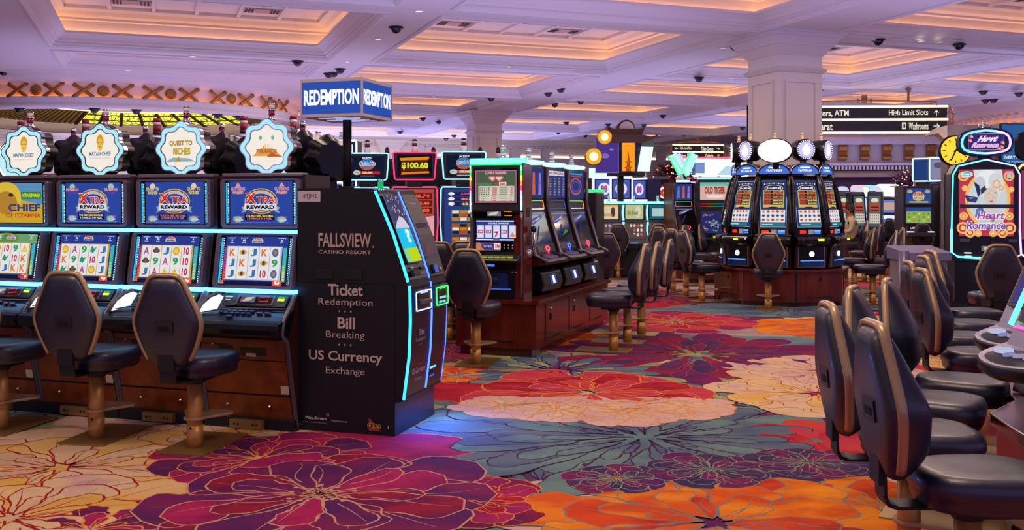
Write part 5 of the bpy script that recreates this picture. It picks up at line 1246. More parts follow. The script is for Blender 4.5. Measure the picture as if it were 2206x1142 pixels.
# foot plates near them, pooled teal light painted into their colour
for px, lb in ((1305, 'left metal foot plate painted as teal lit before the turquoise machines'), (1358, 'right metal foot plate painted as teal lit before the turquoise machines')):
    mb = MB(); mb.box(-.17, .17, -.3, .3, .008, .05, mat('teal_lit_plate', '#1c8488', .3, metal=.3)); o = mb.build('foot_plate', None); o.location = (*floor_pt(px, 596), 0); o.rotation_euler = (0, 0, R(20)); tag(o, lb, 'foot plate', 'teal lit foot plates')
def make_twin_white(w=.5, col='#e8f0ff'):
    root = thing('slot_machine', '', 'slot machine'); N = Lit(col, 2.6)
    mb = MB(); mb.box(-w/2, w/2, 0, .5, 0, 2.2, PANELB); mb.build('cabinet', root, bevel=.02)
    mb = MB()
    for z in (1.66, 2.19, 2.2): mb.box(-w/2, w/2, -.03, .0, z-.02, z+.02, N)
    mb.box(-w/2-.02, -w/2+.02, -.03, 0, 1.2, 2.2, N); mb.build('white_neon', root)
    mb = MB(); a = Art(mb, plane_M(-w/2+.05, -.01, 1.72), w-.1, .42); a.rect(0, 0, 1, 1, Lit('#4858b0', 1.1)); a.ell(.5, .5, .35, .35, '#e8e4f4'); a.txt('88', .3, .3, .7, .7, '#a8409c', bold=.06); mb.build('upper_screen', root)
    mb = MB(); a = Art(mb, plane_M(-w/2+.05, -.01, 1.15), w-.1, .46); a.rect(0, 0, 1, 1, Lit('#5c4c8c', 1.1)); a.rect(.1, .2, .45, .9, '#e0c8d0'); a.rect(.55, .2, .9, .9, '#c8a0a8'); a.ell(.7, .6, .14, .2, '#d86048'); mb.build('lower_screen', root)
    mb = MB(); candle(mb, 0, .2, 2.2, 1.2); mb.build('candle', root); return root
tw = Proto(make_twin_white)
tw((gx(1338, 23), 23, 0), R(2), 'white neon machine above the turquoise bank, pink numerals on its screen', 'white lit machines behind the turquoise bank')
tw((gx(1302, 23), 23.1, 0), R(2), 'white neon machine left of the one with pink numerals, beneath the pagoda sign', 'white lit machines behind the turquoise bank')
tw((gx(1378, 24), 24, 0), R(-50), 'blue sided machine seen at an angle right of the pink numerals', 'white lit machines behind the turquoise bank')
def make_round_top():
    root = thing('slot_machine', '', 'slot machine'); mb = MB(); mb.box(-.3, .3, 0, .5, 0, 1.62, CHAR); mb.build('cabinet', root, bevel=.02)
    mb = MB(); M = T(0, .05, 1.88) @ Matrix.Rotation(pi/2, 4, 'X') @ Matrix.Scale(1.25, 4, (1, 0, 0)); mb.lathe([(.2, -.05), (.2, .03), (.17, .05)], mat('red_ring', '#a83040', .3), 24, M); mb.lathe([(.17, .05), (.13, .055)], Lit('#f0f0ff', 2.0), 24, M); mb.lathe([(.13, .054), (.06, .056)], E('#c83830', 1.2), 24, M); mb.lathe([(.06, .056), (.001, .057)], E('#f0e0d0', 1.3), 24, M); mb.build('round_sign', root)
    mb = MB(); mb.box(-.2, .2, -.01, 0, 1.1, 1.5, Lit('#8090d0', 1.2)); mb.build('screen', root); return root
rt = Proto(make_round_top)
rt((gx(1404, 27), 27, 0), 0, 'distant machine with a red and white oval sign, left of the slant pair', 'oval sign machines in the distance')
rt((gx(1434, 27.3), 27.3, 0), 0, 'distant machine with a red and white oval sign, partly behind the slant cabinet', 'oval sign machines in the distance')
# pagoda shaped overhead sign
def make_pagoda():
    root = thing('pagoda_sign', 'overhead pagoda shaped sign with purple, orange and white green panels', 'sign')
    dk = mat('pagoda_brown', '#4a2418', .5)
    mb = MB(); mb.box(-.06, .06, .2, .5, 0, 2.25, BLACKM); mb.box(-.5, .5, -.05, .5, 2.2, 3.0, mat('pagoda_body', '#2a1830', .5)); mb.build('stand', root)
    mb = MB()
    P = [(-.62, 3.0), (-.45, 2.93), (.45, 2.93), (.72, 3.04), (.80, 3.12), (.62, 3.06), (.45, 3.1), (-.3, 3.12), (-.5, 3.06)]
    mb.prism_y(P, -.3, .55, dk); mb.prism_y([(-.3, 3.1), (.42, 3.1), (.5, 3.28), (.36, 3.24), (-.2, 3.25), (-.35, 3.3)], -.15, .45, dk)
    mb.lathe([(.20, -.1), (.20, .45)], dk, 16, T(.1, .1, 3.26) @ Matrix.Rotation(-pi/2, 4, 'X'), caps=True); mb.lathe([(.16, -.12), (.17, -.1)], IVORY, 16, T(.1, .1, 3.26) @ Matrix.Rotation(-pi/2, 4, 'X'), caps=True); mb.build('curved_roof', root)
    mb = MB(rotz(R(8))); a = Art(mb, plane_M(-.62, -.12, 2.28), .5, .72); a.rect(-.04, -.03, 1.04, 1.03, '#6858a0'); a.rect(0, 0, 1, 1, Lit('#4c3488', 1.0)); a.ell(.4, .5, .2, .08, '#8468b8'); a.ell(.7, .7, .1, .03, '#9878c8'); mb.build('purple_panel', root)
    mb = MB(); a = Art(mb, plane_M(-.02, -.2, 2.3), .28, .64); a.rect(-.1, -.05, 1.1, 1.05, dk); a.rect(0, 0, 1, 1, Lit('#e88c20', 1.3)); a.poly([(.3, 0), (.5, .7), (.7, 0)], '#a84c10'); a.rect(.2, .1, .8, .15, '#b85c18'); a.rect(.25, .3, .75, .34, '#b85c18'); mb.build('orange_panel', root)
    mb = MB(T(.32, -.18, 0) @ rotz(R(25))); mb.poly([(0, 0, 2.3), (.32, 0, 2.3), (.42, 0, 2.85), (.1, 0, 2.85)], Lit('#c8f8e0', 1.6)); mb.poly([(.1, 0.002, 2.85), (.42, 0.002, 2.85), (.44, 0.002, 3.0), (.12, 0.002, 3.0)], mat('pagoda_green', '#4c6c50', .5)); mb.build('white_green_panel', root)
    for x, z, r_, nm in ((-.42, 3.05, .17, 'gold_disc'), (-.66, 2.62, .2, 'gold_disc')):
        mb = MB(); M = T(x, -.3, z) @ Matrix.Rotation(pi/2, 4, 'X'); mb.lathe([(r_, -.04), (r_, .03), (r_*.9, .04)], GILT, 20, M); mb.lathe([(r_*.9, .038), (.001, .04)], Lit('#e8a838', 1.1), 20, M); mb.lathe([(r_*.5, .045), (.001, .046)], E('#fff0c0', 1.4), 12, M); mb.build(nm, root)
    mb = MB(); a = Art(mb, plane_M(-.75, -.15, 2.15), .4, .22); a.rect(0, 0, 1, 1, Lit('#b8f0e0', 1.6)); mb.build('small_lit_panel', root)
    return root
m = make_pagoda(); t = 21.8; m.location = (gx(1340, t), t, 0); m.rotation_euler = (0, 0, 0)

# ================================================================== slant pair between turquoise bank and carousel
def wood_base(name, px, t, w, d, rz, lb, h=.555):
    mb = MB(); mb.box(-w/2, w/2, 0, d, .07, h, WOODR); mb.box(-w/2-.02, w/2+.02, -.02, d+.02, h, h+.03, WOODR); mb.box(-w/2+.04, w/2-.04, .04, d, 0, .07, WOODR)
    o = mb.build(name, None, bevel=.004); o.location = (gx(px, t), t, 0); o.rotation_euler = (0, 0, rz); tag(o, lb, 'base cabinet'); return o
wood_base('island_base', 1505, 19.5, 1.25, 1.3, R(-10), 'dark wooden base under the slant pair left of the carousel')
m = make_slant(0); m.location = (gx(1475, 20.3), 20.3, 0); m.rotation_euler = (0, 0, -R(-24)); m['label'] = 'slant machine with teal upper screen, left of the carousel'; m['group'] = 'slant pair left of the carousel'
def make_flat2():
    root = thing('slot_machine', 'square twin screen machine with tiger logo, left of the carousel', 'slot machine', group='slant pair left of the carousel')
    mb = MB(); mb.box(-.34, .34, 0, .5, .585, 2.08, mat('slant_dark', '#211c22', .38)); mb.build('cabinet', root, bevel=.01)
    mb = MB(); mb.box(-.34, .34, -.02, .1, 2.08, 2.12, Lit('#80f0e8', 2)); mb.build('top_light', root)
    mb = MB(); a = Art(mb, plane_M(-.3, -.005, 1.66), .6, .36); a.rect(0, 0, 1, 1, Lit('#c8a8a0', 1.1)); a.txt('OLD TIGER', .15, .35, .85, .75, '#a83828', bold=.05); a.rect(0, .8, 1, 1, '#60b8b0'); a.ell(.5, .2, .3, .12, '#e8d8c8'); mb.build('upper_screen', root)
    mb = MB(); a = Art(mb, plane_M(-.3, -.005, 1.52), .6, .07)
    for i, c in enumerate(('#e84060', '#e89040', '#50d070', '#40b0e0', '#6060e0')): a.rect(i*.2, .1, i*.2+.2, .25, c, 1.4); a.rect(i*.2, .75, i*.2+.2, .9, c, 1.4)
    mb.build('colour_frame', root)
    mb = MB(); a = Art(mb, plane_M(-.28, -.005, .98), .56, .44); a.rect(0, 0, 1, 1, Lit('#282c60', 1.0))
    for i in range(40): a.ell(rnd.uniform(.08, .92), rnd.uniform(.1, .9), .04, .04, rnd.choice(['#b04858', '#3880b8', '#58a080', '#c8a0c0', '#7858b0']), n=7)
    mb.build('lower_screen', root)
    mb = MB(); mb.prism_x([(0, .85), (-.22, .83), (-.22, .88), (0, .96)], -.3, .3, BLACKP); mb.build('button_deck', root, bevel=.01); return root
m = make_flat2(); t = 20.0; m.location = (gx(1540, t), t, 0); m.rotation_euler = (0, 0, R(-4))
for px, rz, lb in ((1462, -28, 'left tilted green white light fin above the slant pair'), (1486, 25, 'right tilted green light fin above the slant pair'), (1472, -35, 'pale middle light fin above the slant pair')):
    mb = MB(Matrix.Rotation(R(rz), 4, 'Y')); mb.box(-.08, .08, 0, .1, -.22, .25, Lit('#a0e8d0' if px != 1472 else '#b8b8d8', 1.4)); mb.box(-.1, -.08, -.01, .1, -.24, .26, Lit('#40f090', 2)); mb.box(-.02, .02, .02, .08, -.42, -.2, BLACKP)
    o = mb.build('light_fin', None); o.location = (gx(px, 20.5), 20.5, 2.4); tag(o, lb, 'light sign', 'light fins above the slant pair')
for px, t, w, c, txt, lb in ((1545, 30, 2.6, '#e8f4ff', '', 'long white backlit sign with red neon edge behind the carousel'),):
    root = thing('backlit_sign', lb, 'sign', (gx(px, t), t, 0))
    mb = MB(); mb.box(-w/2, w/2, 0, .15, 2.4, 2.95, Lit('#dfe8ff', 1.4)); mb.build('lit_panel', root); mb = MB(); mb.tube([(x, -.02, z) for x, z in rrect(-w/2-.03, w/2+.03, 2.36, 2.99, .06)], .03, Lit('#ff4860', 2.5), 6, closed=True); mb.build('red_neon', root)
    mb = MB(); a = Art(mb, plane_M(-w/2, -.01, 2.4), w, .55); a.rect(.1, .2, .35, .8, '#7890c8'); a.rect(.2, .1, .24, .9, '#5068a8'); a.poly([(.5, .1), (.9, .1), (.8, .5), (.6, .6)], '#b8d8f0'); mb.build('sign_picture', root)
    mb = MB(); mb.cyl(1.2, .08, 2.95, 4.6, .02, BLACKM, 8); mb.cyl(.95, .08, 2.95, 4.6, .02, BLACKM, 8); mb.build('hanging_rod', root)
def small_far(name='slot_machine'):
    root = thing('slot_machine', '', 'slot machine'); mb = MB(); mb.box(-.3, .3, 0, .5, 0, 1.75, CHAR); mb.build('cabinet', root, bevel=.02)
    mb = MB(); a = Art(mb, plane_M(-.28, -.01, 1.78), .56, .36); a.rect(-.03, -.05, 1.03, 1.05, '#e04878', 1.3); a.rect(0, 0, 1, 1, Lit('#c8c0e8', 1.2)); a.ell(.5, .5, .35, .35, '#b08848'); a.txt('888', .3, .35, .7, .65, '#40306c', bold=.06); mb.build('marquee', root)
    mb = MB(); a = Art(mb, plane_M(-.25, -.01, 1.2), .5, .5); a.rect(0, 0, 1, 1, Lit('#7888c8', 1.2)); mb.build('screen', root)
    mb = MB(); candle(mb, 0, .2, 2.14, 1.2); mb.build('candle', root); return root
sf = Proto(small_far)
for px, t, w in ((1512, 25, 'above the tiger logo machine, left one'), (1552, 25, 'above the tiger logo machine, right one'), (1581, 26, 'at the left shoulder of the carousel')):
    sf((gx(px, t), t, 0), 0, 'distant machine with pink framed marquee, '+w, 'pink framed marquees')

# ================================================================== OCTAGONAL CAROUSEL
CAX, CAY = gx(1683, 15.95), 15.95
CYAW = -R(25)
def make_car_base():
    root = thing('octagonal_base', 'octagonal red mahogany base carrying the ring of machines', 'base cabinet')
    ap = 1.0
    def octo(a): r = a/cos(pi/8); return [(r*cos(pi/8+k*pi/4), r*sin(pi/8+k*pi/4)) for k in range(8)]
    mb = MB(); mb.prism_z(octo(ap), .07, .535, WOODR); mb.prism_z(octo(ap-.05), 0, .07, WOODR); mb.build('base_body', root, bevel=.004)
    mb = MB(); mb.prism_z(octo(ap+.03), .535, .572, WOODR); mb.build('ledge', root, bevel=.004)
    mb = MB(); mb.prism_z(octo(.38), .572, 2.2, WOODR); mb.build('core', root)
    for k in range(8):
        M = rotz(k*pi/4); mb = MB(M); mb.box(-.28, .28, -ap-.006, -ap, .12, .5, WOODR); mb.box(-.24, .24, -ap-.009, -ap-.006, .14, .152, D('#0a0605')); mb.box(-.02, .02, -ap-.012, -ap-.006, .39, .45, BLACKM); mb.box(.37, .41, -ap-.002, -ap+.01, .0, .53, BLACKM if k == 0 else WOODR); mb.build('access_door', root)
    return root
m = make_car_base(); m.location = (CAX, CAY, 0); m.rotation_euler = (0, 0, CYAW)
def make_car():
    root = thing('slot_machine', '', 'slot machine'); w = .305
    bk = mat('carousel_black', '#0e0c12', .28, coat=.3)
    prof = [(.0, .572), (-.02, .60), (-.06, .92), (-.13, .96), (-.15, 1.03), (-.12, 1.07), (.0, 1.09), (.02, 1.22), (.14, 1.96), (.2, 2.02), (.40, 2.02), (.42, .572)]
    mb = MB(); mb.prism_x(prof, -w+.03, w-.03, bk); mb.build('cabinet', root)
    for sx in (-1, 1):
        mb = MB(); P = [(sx*w, .02, 1.12), (sx*(w+.01), .0, 1.3), (sx*w, .06, 1.6), (sx*(w-.01), .12, 1.85), (sx*(w-.04), .16, 1.98), (sx*(w-.10), .18, 2.03)]
        mb.tube(P, .035, bk, 8, up=(0, 1, 0), flat=1.3); mb.build('rounded_side', root)
    d = Vector((0, .115, .72)); M = plane_M(-.20, .018, 1.22, up=d); mb = MB(M); a = Art(mb, T(0, 0, .004), .40, d.length, .0012)
    a.rect(-.03, -.01, 1.03, 1.01, GLASSB); a.rect(0, 0, 1, 1, Lit('#24386c', 1.0)); a.frame(0, 0, 1, 1, .008, '#b0c8e8')
    for i in range(9): a.ell(.14+i*.09, .93+.02*sin(pi*i/8), .03, .015, '#e06848' if i % 2 else '#f0e8d8', n=8)
    a.ell(.5, .84, .36, .07, '#d8c880'); a.ell(.5, .84, .33, .06, '#182050'); a.txt('$14,889.84', .22, .815, .78, .865, '#e8f0ff', bold=.05)
    a.rect(.1, .42, .9, .80, '#b0a868'); a.rect(.13, .44, .87, .79, '#d0b870')
    for i, s_ in enumerate(('$3,110.89', '$1,064.81', '$272.22', '$66.30', '$10.82')): a.rect(.14, .73-i*.063, .86, .785-i*.063, '#3c1c30'); a.rect(.15, .735-i*.063, .4, .78-i*.063, '#a83830'); a.txt(s_, .48, .742-i*.063, .84, .775-i*.063, ['#ff8850', '#ff7848', '#ff8850', '#f0e060', '#f0e060'][i], bold=.04)
    a.ell(.5, .415, .2, .02, '#302018'); a.rect(.04, .1, .96, .37, '#e0e0e8')
    for i in range(5):
        for j in range(3): a.ell(.14+i*.18, .15+j*.09, .06, .028, ['#c84838', '#3858a8', '#d88838', '#484860'][(i*2+j*3) % 4], n=8)
    a.rect(.04, .015, .96, .085, '#2c7888'); a.rect(.1, .04, .5, .06, '#b0e0c0'); mb.build('tall_screen', root)
    mb = MB(); mb.box(-.2, .2, -.005, .02, 1.10, 1.20, CHAR); a = Art(mb, plane_M(-.19, -.008, 1.105), .38, .09)
    a.rect(0, .05, .38, .95, '#200808'); a.txt('8888', .05, .2, .33, .8, '#ff3820', 1.4, bold=.04); a.rect(.44, .1, .66, .9, '#8c889c'); a.rect(.7, .15, .98, .45, '#3878e8', 1.4); a.rect(.7, .55, .98, .85, '#80b0f0', 1.2); mb.build('player_display', root)
    mb = MB(); mb.box(-.23, .23, -.19, -.01, .955, 1.06, bk); dk = mb.build('button_deck', root, bevel=.03)
    mb = MB(); mb.box(.04, .14, -.194, -.19, 1.02, 1.05, Lit('#d8e828', 1.8)); mb.build('yellow_light', dk)
    mb = MB(); mb.box(-.23, .23, -.06, -.02, .60, .94, SILVER); mb.box(-.21, .21, -.064, -.06, .62, .92, bk); mb.box(-.2, .2, -.08, -.06, .62, .72, mat('tray_blue', '#28488c', .25, metal=.4)); mb.box(-.2, .2, -.082, -.08, .70, .715, E('#5090f0', 1.3)); mb.lathe([(.042, 0), (.042, .01)], Lit('#dfe8ff', 2.5), 16, T(.0, -.064, .81) @ Matrix.Rotation(pi/2, 4, 'X'), caps=True); mb.build('lower_door', root)
    # arched marquee
    mb = MB(); arch = [(.27*cos(pi*i/12), 2.05+.17*sin(pi*i/12)) for i in range(13)]
    mb.prism_y(arch[::-1], .14, .3, bk); mb.tube([(x, .135, z) for x, z in arch], .010, CHROME, 6); mq = mb.build('arched_marquee', root)
    mb = MB(); q = scale2(arch, .86, (0, 2.06)); mb.poly([(x, .132, z) for x, z in q][::-1], Lit('#3c64b8', 1.3)); a = Art(mb, plane_M(-.2, .130, 2.05), .4, .15); a.txt('PLATINUM', .2, .25, .8, .5, '#f0f0ff', bold=.05); a.rect(.28, .6, .72, .75, '#d0e8ff', 1.5); mb.build('marquee_face', mq)
    # round sign
    mb = MB(); M = T(0, .12, 2.43) @ Matrix.Rotation(pi/2, 4, 'X'); mb.lathe([(.12, -.24), (.165, -.2), (.17, .0), (.155, .02)], bk, 24, M); mb.cyl(0, .2, 2.15, 2.3, .05, bk, 10); sg = mb.build('round_sign', root)
    mb = MB(); mb.lathe([(.155, .018), (.13, .02)], CHROME, 24, M); mb.lathe([(.128, .016), (.001, .018)], Lit('#b0a8e0', 1.5), 24, M); mb.build('sign_face', sg)
    mb = MB(); a = Art(mb, plane_M(-.1, .099, 2.33), .2, .2, .0012); a.ell(.5, .45, .36, .4, '#fbfaff', 1.6, n=12); a.rect(.35, .8, .65, .95, '#fbfaff', 1.6); mb.build('sign_logo', sg)
    mb = MB()
    for i in range(26): b = 2*pi*i/26; mb.box(.142*cos(b)-.006, .142*cos(b)+.006, .094, .1, 2.43+.142*sin(b)-.006, 2.43+.142*sin(b)+.006, E('#ffffff', 1.6))
    mb.build('bulbs', sg)
    mb = MB(); mb.cyl(0, .22, 2.58, 2.62, .025, CHROME, 10); mb.cyl(0, .22, 2.62, 2.66, .022, E('#f0a860', 1.2), 10); mb.cyl(0, .22, 2.66, 2.70, .022, WHITEP, 10); mb.build('candle', root)
    return root
car = Proto(make_car)
CL = ['carousel machine facing the aisle, its full jackpot screen in view', 'carousel machine right of the one facing the aisle', 'carousel machine at the right edge of the carousel, seen nearly edge on', None, None, None,
      'carousel machine at the left edge of the carousel, seen nearly edge on', 'carousel machine left of the one facing the aisle']
CN = {0: 0, 1: 1, 2: 2, 3: None, 7: -1, 6: -2}
for k in range(8):
    if CL[k] is None: continue
    a = -R(23.4)+CN[k]*R(36); off = .90
    car((CAX+off*sin(a), CAY-off*cos(a), 0), a, CL[k], 'ring of machines on the octagonal carousel')
# big oval centre sign
root = thing('oval_sign', 'large bright white oval sign with sparkling rim at the carousel front', 'sign', (gx(1669, 14.95), 14.95, 0), CYAW)
mb = MB(); M = T(0, 0, 2.40) @ Matrix.Rotation(pi/2, 4, 'X') @ Matrix.Scale(1.45, 4, (1, 0, 0)); mb.lathe([(.15, -.15), (.185, -.1), (.19, 0), (.175, .02)], BLACKM, 32, M); mb.cyl(0, .1, 2.12, 2.28, .05, BLACKM, 10); mb.build('sign_body', root)
mb = MB(); mb.lathe([(.175, .018), (.15, .022)], Lit('#eaf6ff', 3.0), 32, M); mb.lathe([(.15, .02), (.001, .022)], Lit('#f4f4ff', 2.2), 32, M); mb.build('sign_face', root)
mb = MB()
for i in range(44): b = 2*pi*i/44; mb.lathe([(.012, 0), (.012, .02), (.001, .026)], E('#ffffff', 1.6), 6, T(.243*cos(b), -.02, 2.40+.166*sin(b)) @ Matrix.Rotation(pi/2, 4, 'X'))
mb.build('bulbs', root)

# ================================================================== FAR RIGHT ROWS
def make_plat():
    root = thing('slot_machine', '', 'slot machine'); bk = mat('carousel_black', '#0e0c12', .28, coat=.3)
    mb = MB(); mb.prism_x([(0, 0), (-.1, .7), (-.25, .75), (-.22, .85), (0, .95), (.12, 1.8), (.2, 1.9), (.5, 1.9), (.5, 0)], -.27, .27, bk); mb.build('cabinet', root, bevel=.02)
    mb = MB(); a = Art(mb, plane_M(-.2, .0, .99, up=(0, .1, .8)), .4, .8, .002); a.rect(0, 0, 1, 1, Lit('#506068', 1.0)); a.ell(.5, .85, .35, .08, '#d8d8c0'); a.rect(.1, .45, .9, .78, '#a84c38'); a.rect(.15, .6, .85, .64, '#2c2030'); a.rect(.15, .5, .85, .53, '#2c2030'); a.rect(.06, .08, .94, .4, '#c8c8b8')
    for i in range(5):
        for j in range(3): a.ell(.15+i*.17, .14+j*.1, .05, .03, ['#c05838', '#485898', '#906848'][(i+j) % 3], n=6)
    mb.build('tall_screen', root)
    mb = MB(); mb.box(-.24, .24, -.2, .1, .76, .87, bk); mb.box(-.18, .05, -.205, -.2, .82, .86, E('#e0a060', 1.2)); mb.box(.08, .2, -.205, -.2, .82, .86, E('#7090e0', 1.2)); mb.build('button_deck', root, bevel=.02)
    mb = MB(); ar = [(.22*cos(pi*i/8), 1.92+.13*sin(pi*i/8)) for i in range(9)]; mb.prism_y(ar[::-1], .1, .25, Lit('#c8c4e0', 1.2)); mb.build('arched_marquee', root)
    return root
pl = Proto(make_plat)
for px, t, rz, w in ((1822, 26.5, 12, 'first distant arched machine right of the carousel'), (1853, 26, 4, 'distant arched machine behind the seated person'), (1884, 25.8, -25, 'distant arched machine turned left, right of the seated person')):
    pl((gx(px, t), t, 0), R(rz), w, 'distant arched machines').scale = (.72, 1, 1)
wood_base('island_base', 1858, 26.2, 2.0, .9, 0, 'low wooden base below the distant arched machines', .5)
def make_box_top(c1, c2):
    def f():
        root = thing('slot_machine', '', 'slot machine'); mb = MB(); mb.box(-.3, .3, 0, .5, 0, 1.75, CHAR); mb.build('cabinet', root, bevel=.02)
        mb = MB(); mb.prism_y(rrect(-.3, .3, 1.78, 2.14, .08), .05, .2, Lit(c1, 1.8)); mb.prism_y(rrect(-.2, .2, 1.85, 2.07, .05), .03, .05, E(c2, 1.4)); mb.build('rounded_marquee', root)
        mb = MB(); a = Art(mb, plane_M(-.25, -.01, 1.32), .5, .36); a.rect(0, 0, 1, 1, Lit('#5c70b8', 1.2)); a.rect(.2, .2, .8, .8, '#c8a090'); mb.build('upper_screen', root)
        mb = MB(); a = Art(mb, plane_M(-.25, -.03, .9), .5, .34); a.rect(0, 0, 1, 1, Lit('#c8d8f0', 1.3)); a.rect(.1, .3, .9, .7, '#6080c0'); mb.build('lower_screen', root)
        mb = MB(); mb.box(-.31, -.29, -.02, .02, .9, 1.75, Lit('#a0c0ff', 2)); mb.box(.29, .31, -.02, .02, .9, 1.75, Lit('#a0c0ff', 2)); mb.build('side_neon', root)
        mb = MB(); mb.box(-.28, .28, -.2, .02, .7, .8, BLACKP); mb.build('button_deck', root); return root
    return f
for px, t, c1, c2, w in ((1858, 30, '#e0a0a0', '#fff0d0', 'orange lit marquee above the arched row'), (1886, 30, '#50d8c0', '#206070', 'turquoise lit marquee above the arched row'), (1915, 28, '#d0e8e8', '#f0f0e0', 'white lit marquee beside the far double screens'), (1942, 30, '#d080c0', '#f0d0f0', 'pink lit marquee just left of the far double screens')):
    m = make_box_top(c1, c2)(); m.location = (gx(px, t), t, 0); m['label'] = 'distant machine with '+w; m['group'] = 'distant rounded marquees'
def make_far_xtra(k):
    root = thing('slot_machine', '', 'slot machine'); gp_ = mat('taupe_panel', '#6a6058', .45)
    mb = MB(); mb.box(-.31, .31, 0, .5, .42, 1.95, CHAR); mb.box(-.29, .29, -.01, .01, .45, .98, gp_); mb.build('cabinet', root, bevel=.01)
    for (z0, z1, nm, c) in ((1.56, 1.92, 'upper_screen', '#2c4690'), (1.15, 1.52, 'lower_screen', '#2c4690')):
        mb = MB(); a = Art(mb, plane_M(-.29, -.012, z0), .58, z1-z0, .002); a.rect(0, 0, 1, 1, GREYP); a.rect(.05, .05, .95, .95, Lit(c, 1.0))
        if nm[0] == 'u': a.ell(.5, .5, .22, .28, '#c8b088'); a.txt('XTRA', .32, .52, .68, .72, '#c84830', bold=.06); a.rect(.3, .32, .7, .45, '#d8d0c0'); a.txt('REWARD', .33, .34, .67, .43, '#303048', bold=.04); a.ell(.18, .78, .1, .1, '#b0a868'); a.ell(.82, .78, .1, .1, '#b0a868'); a.rect(.15, .12, .85, .2, '#c8c048')
        else:
            a.rect(.06, .08, .94, .72, '#88b050')
            for i in range(5):
                for j in range(3): a.ell(.16+i*.17, .2+j*.2, .05, .06, ['#d8c848', '#c86838', '#4c8c60'][(i+2*j) % 3], n=7)
        mb.build(nm, root)
    mb = MB(); mb.box(-.3, .3, -.03, .0, 1.0, 1.13, CHAR); a = Art(mb, plane_M(-.29, -.034, 1.01), .58, .11, .002)
    a.rect(.12, .2, .42, .8, '#181818'); a.txt('1,500', .18, .3, .38, .7, '#f0f0f0', bold=.04); a.rect(.6, .2, .85, .8, '#301808'); a.rect(.63, .35, .82, .65, '#e88030', 1.3); a.rect(0.02, .1, .08, .9, '#303038'); mb.build('player_display', root)
    mb = MB(); mb.box(-.3, .3, -.2, .0, .9, .98, mat('deck_taupe', '#5c5450', .4)); mb.box(-.27, -.15, -.18, -.05, .98, 1.0, E('#e0e8ff', 1.4)); mb.box(.15, .27, -.18, -.05, .98, 1.0, E('#e0e8ff', 1.4)); mb.build('button_deck', root, bevel=.01)
    mb = MB(); candle(mb, 0, .2, 1.95, 1.0); mb.build('candle', root); return root
for i, (px, lb) in enumerate(((1978, 'far blue and green double screen machine, left one in full view'), (2054, 'far blue and green double screen machine half hidden behind the neon one'))):
    m = make_far_xtra(i); t = 20.6; m.location = (gx(px, t), t, 0); m['label'] = lb; m['group'] = 'far double screen machines'
wood_base('island_base', 2012, 20.4, 1.7, .9, 0, 'low red wooden base below the far double screen machines', .42)
def make_curve(k):
    root = thing('slot_machine', '', 'slot machine'); N = Lit('#d0c8ff', 2.4)
    mb = MB(); mb.box(-.26, .26, 0, .4, 0, 1.95, PANELB); mb.box(-.3, .3, .1, .25, 2.1, 2.6, BLACKP); mb.box(-.05, .05, .12, .2, 1.9, 2.2, BLACKP); mb.build('cabinet', root, bevel=.02)
    mb = MB(); mb.tube([(x, -.01, z) for x, z in rrect(-.25, .25, 1.1, 1.95, .05)], .018, N, 6, closed=True); mb.tube([(x, .09, z) for x, z in rrect(-.31, .31, 2.1, 2.62, .03)], .018, Lit('#a0d0ff', 2.4), 6, closed=True); mb.build('neon_frame', root)
    mb = MB(); a = Art(mb, plane_M(-.27, .095, 2.14), .54, .44); a.rect(0, 0, 1, 1, Lit('#8c84a8', 1.0) if k else Lit('#243c78', 1.0)); 
    if k: a.ell(.6, .4, .2, .2, '#c8c4d8'); a.ell(.3, .7, .2, .15, '#585070')
    mb.build('upper_screen', root)
    mb = MB(); a = Art(mb, plane_M(-.2, -.005, 1.15), .4, .75); a.rect(0, 0, 1, 1, Lit('#9088b8', 1.1)); a.ell(.5, .7, .3, .15, '#d0a8c0'); a.ell(.5, .3, .3, .15, '#e0dcf0'); mb.build('lower_screen', root); return root
for i, (px, t, rz, lb) in enumerate(((1995, 22.3, -35, 'blue edged curved screen seen edge on, above the far double screens'), (2036, 21.9, 0, 'white framed tall screen machine between the far double screens'))):
    m = make_curve(i); m.location = (gx(px, t), t, 0); m.rotation_euler = (0, 0, R(rz)); m['label'] = lb; m['group'] = 'white framed tall screens'

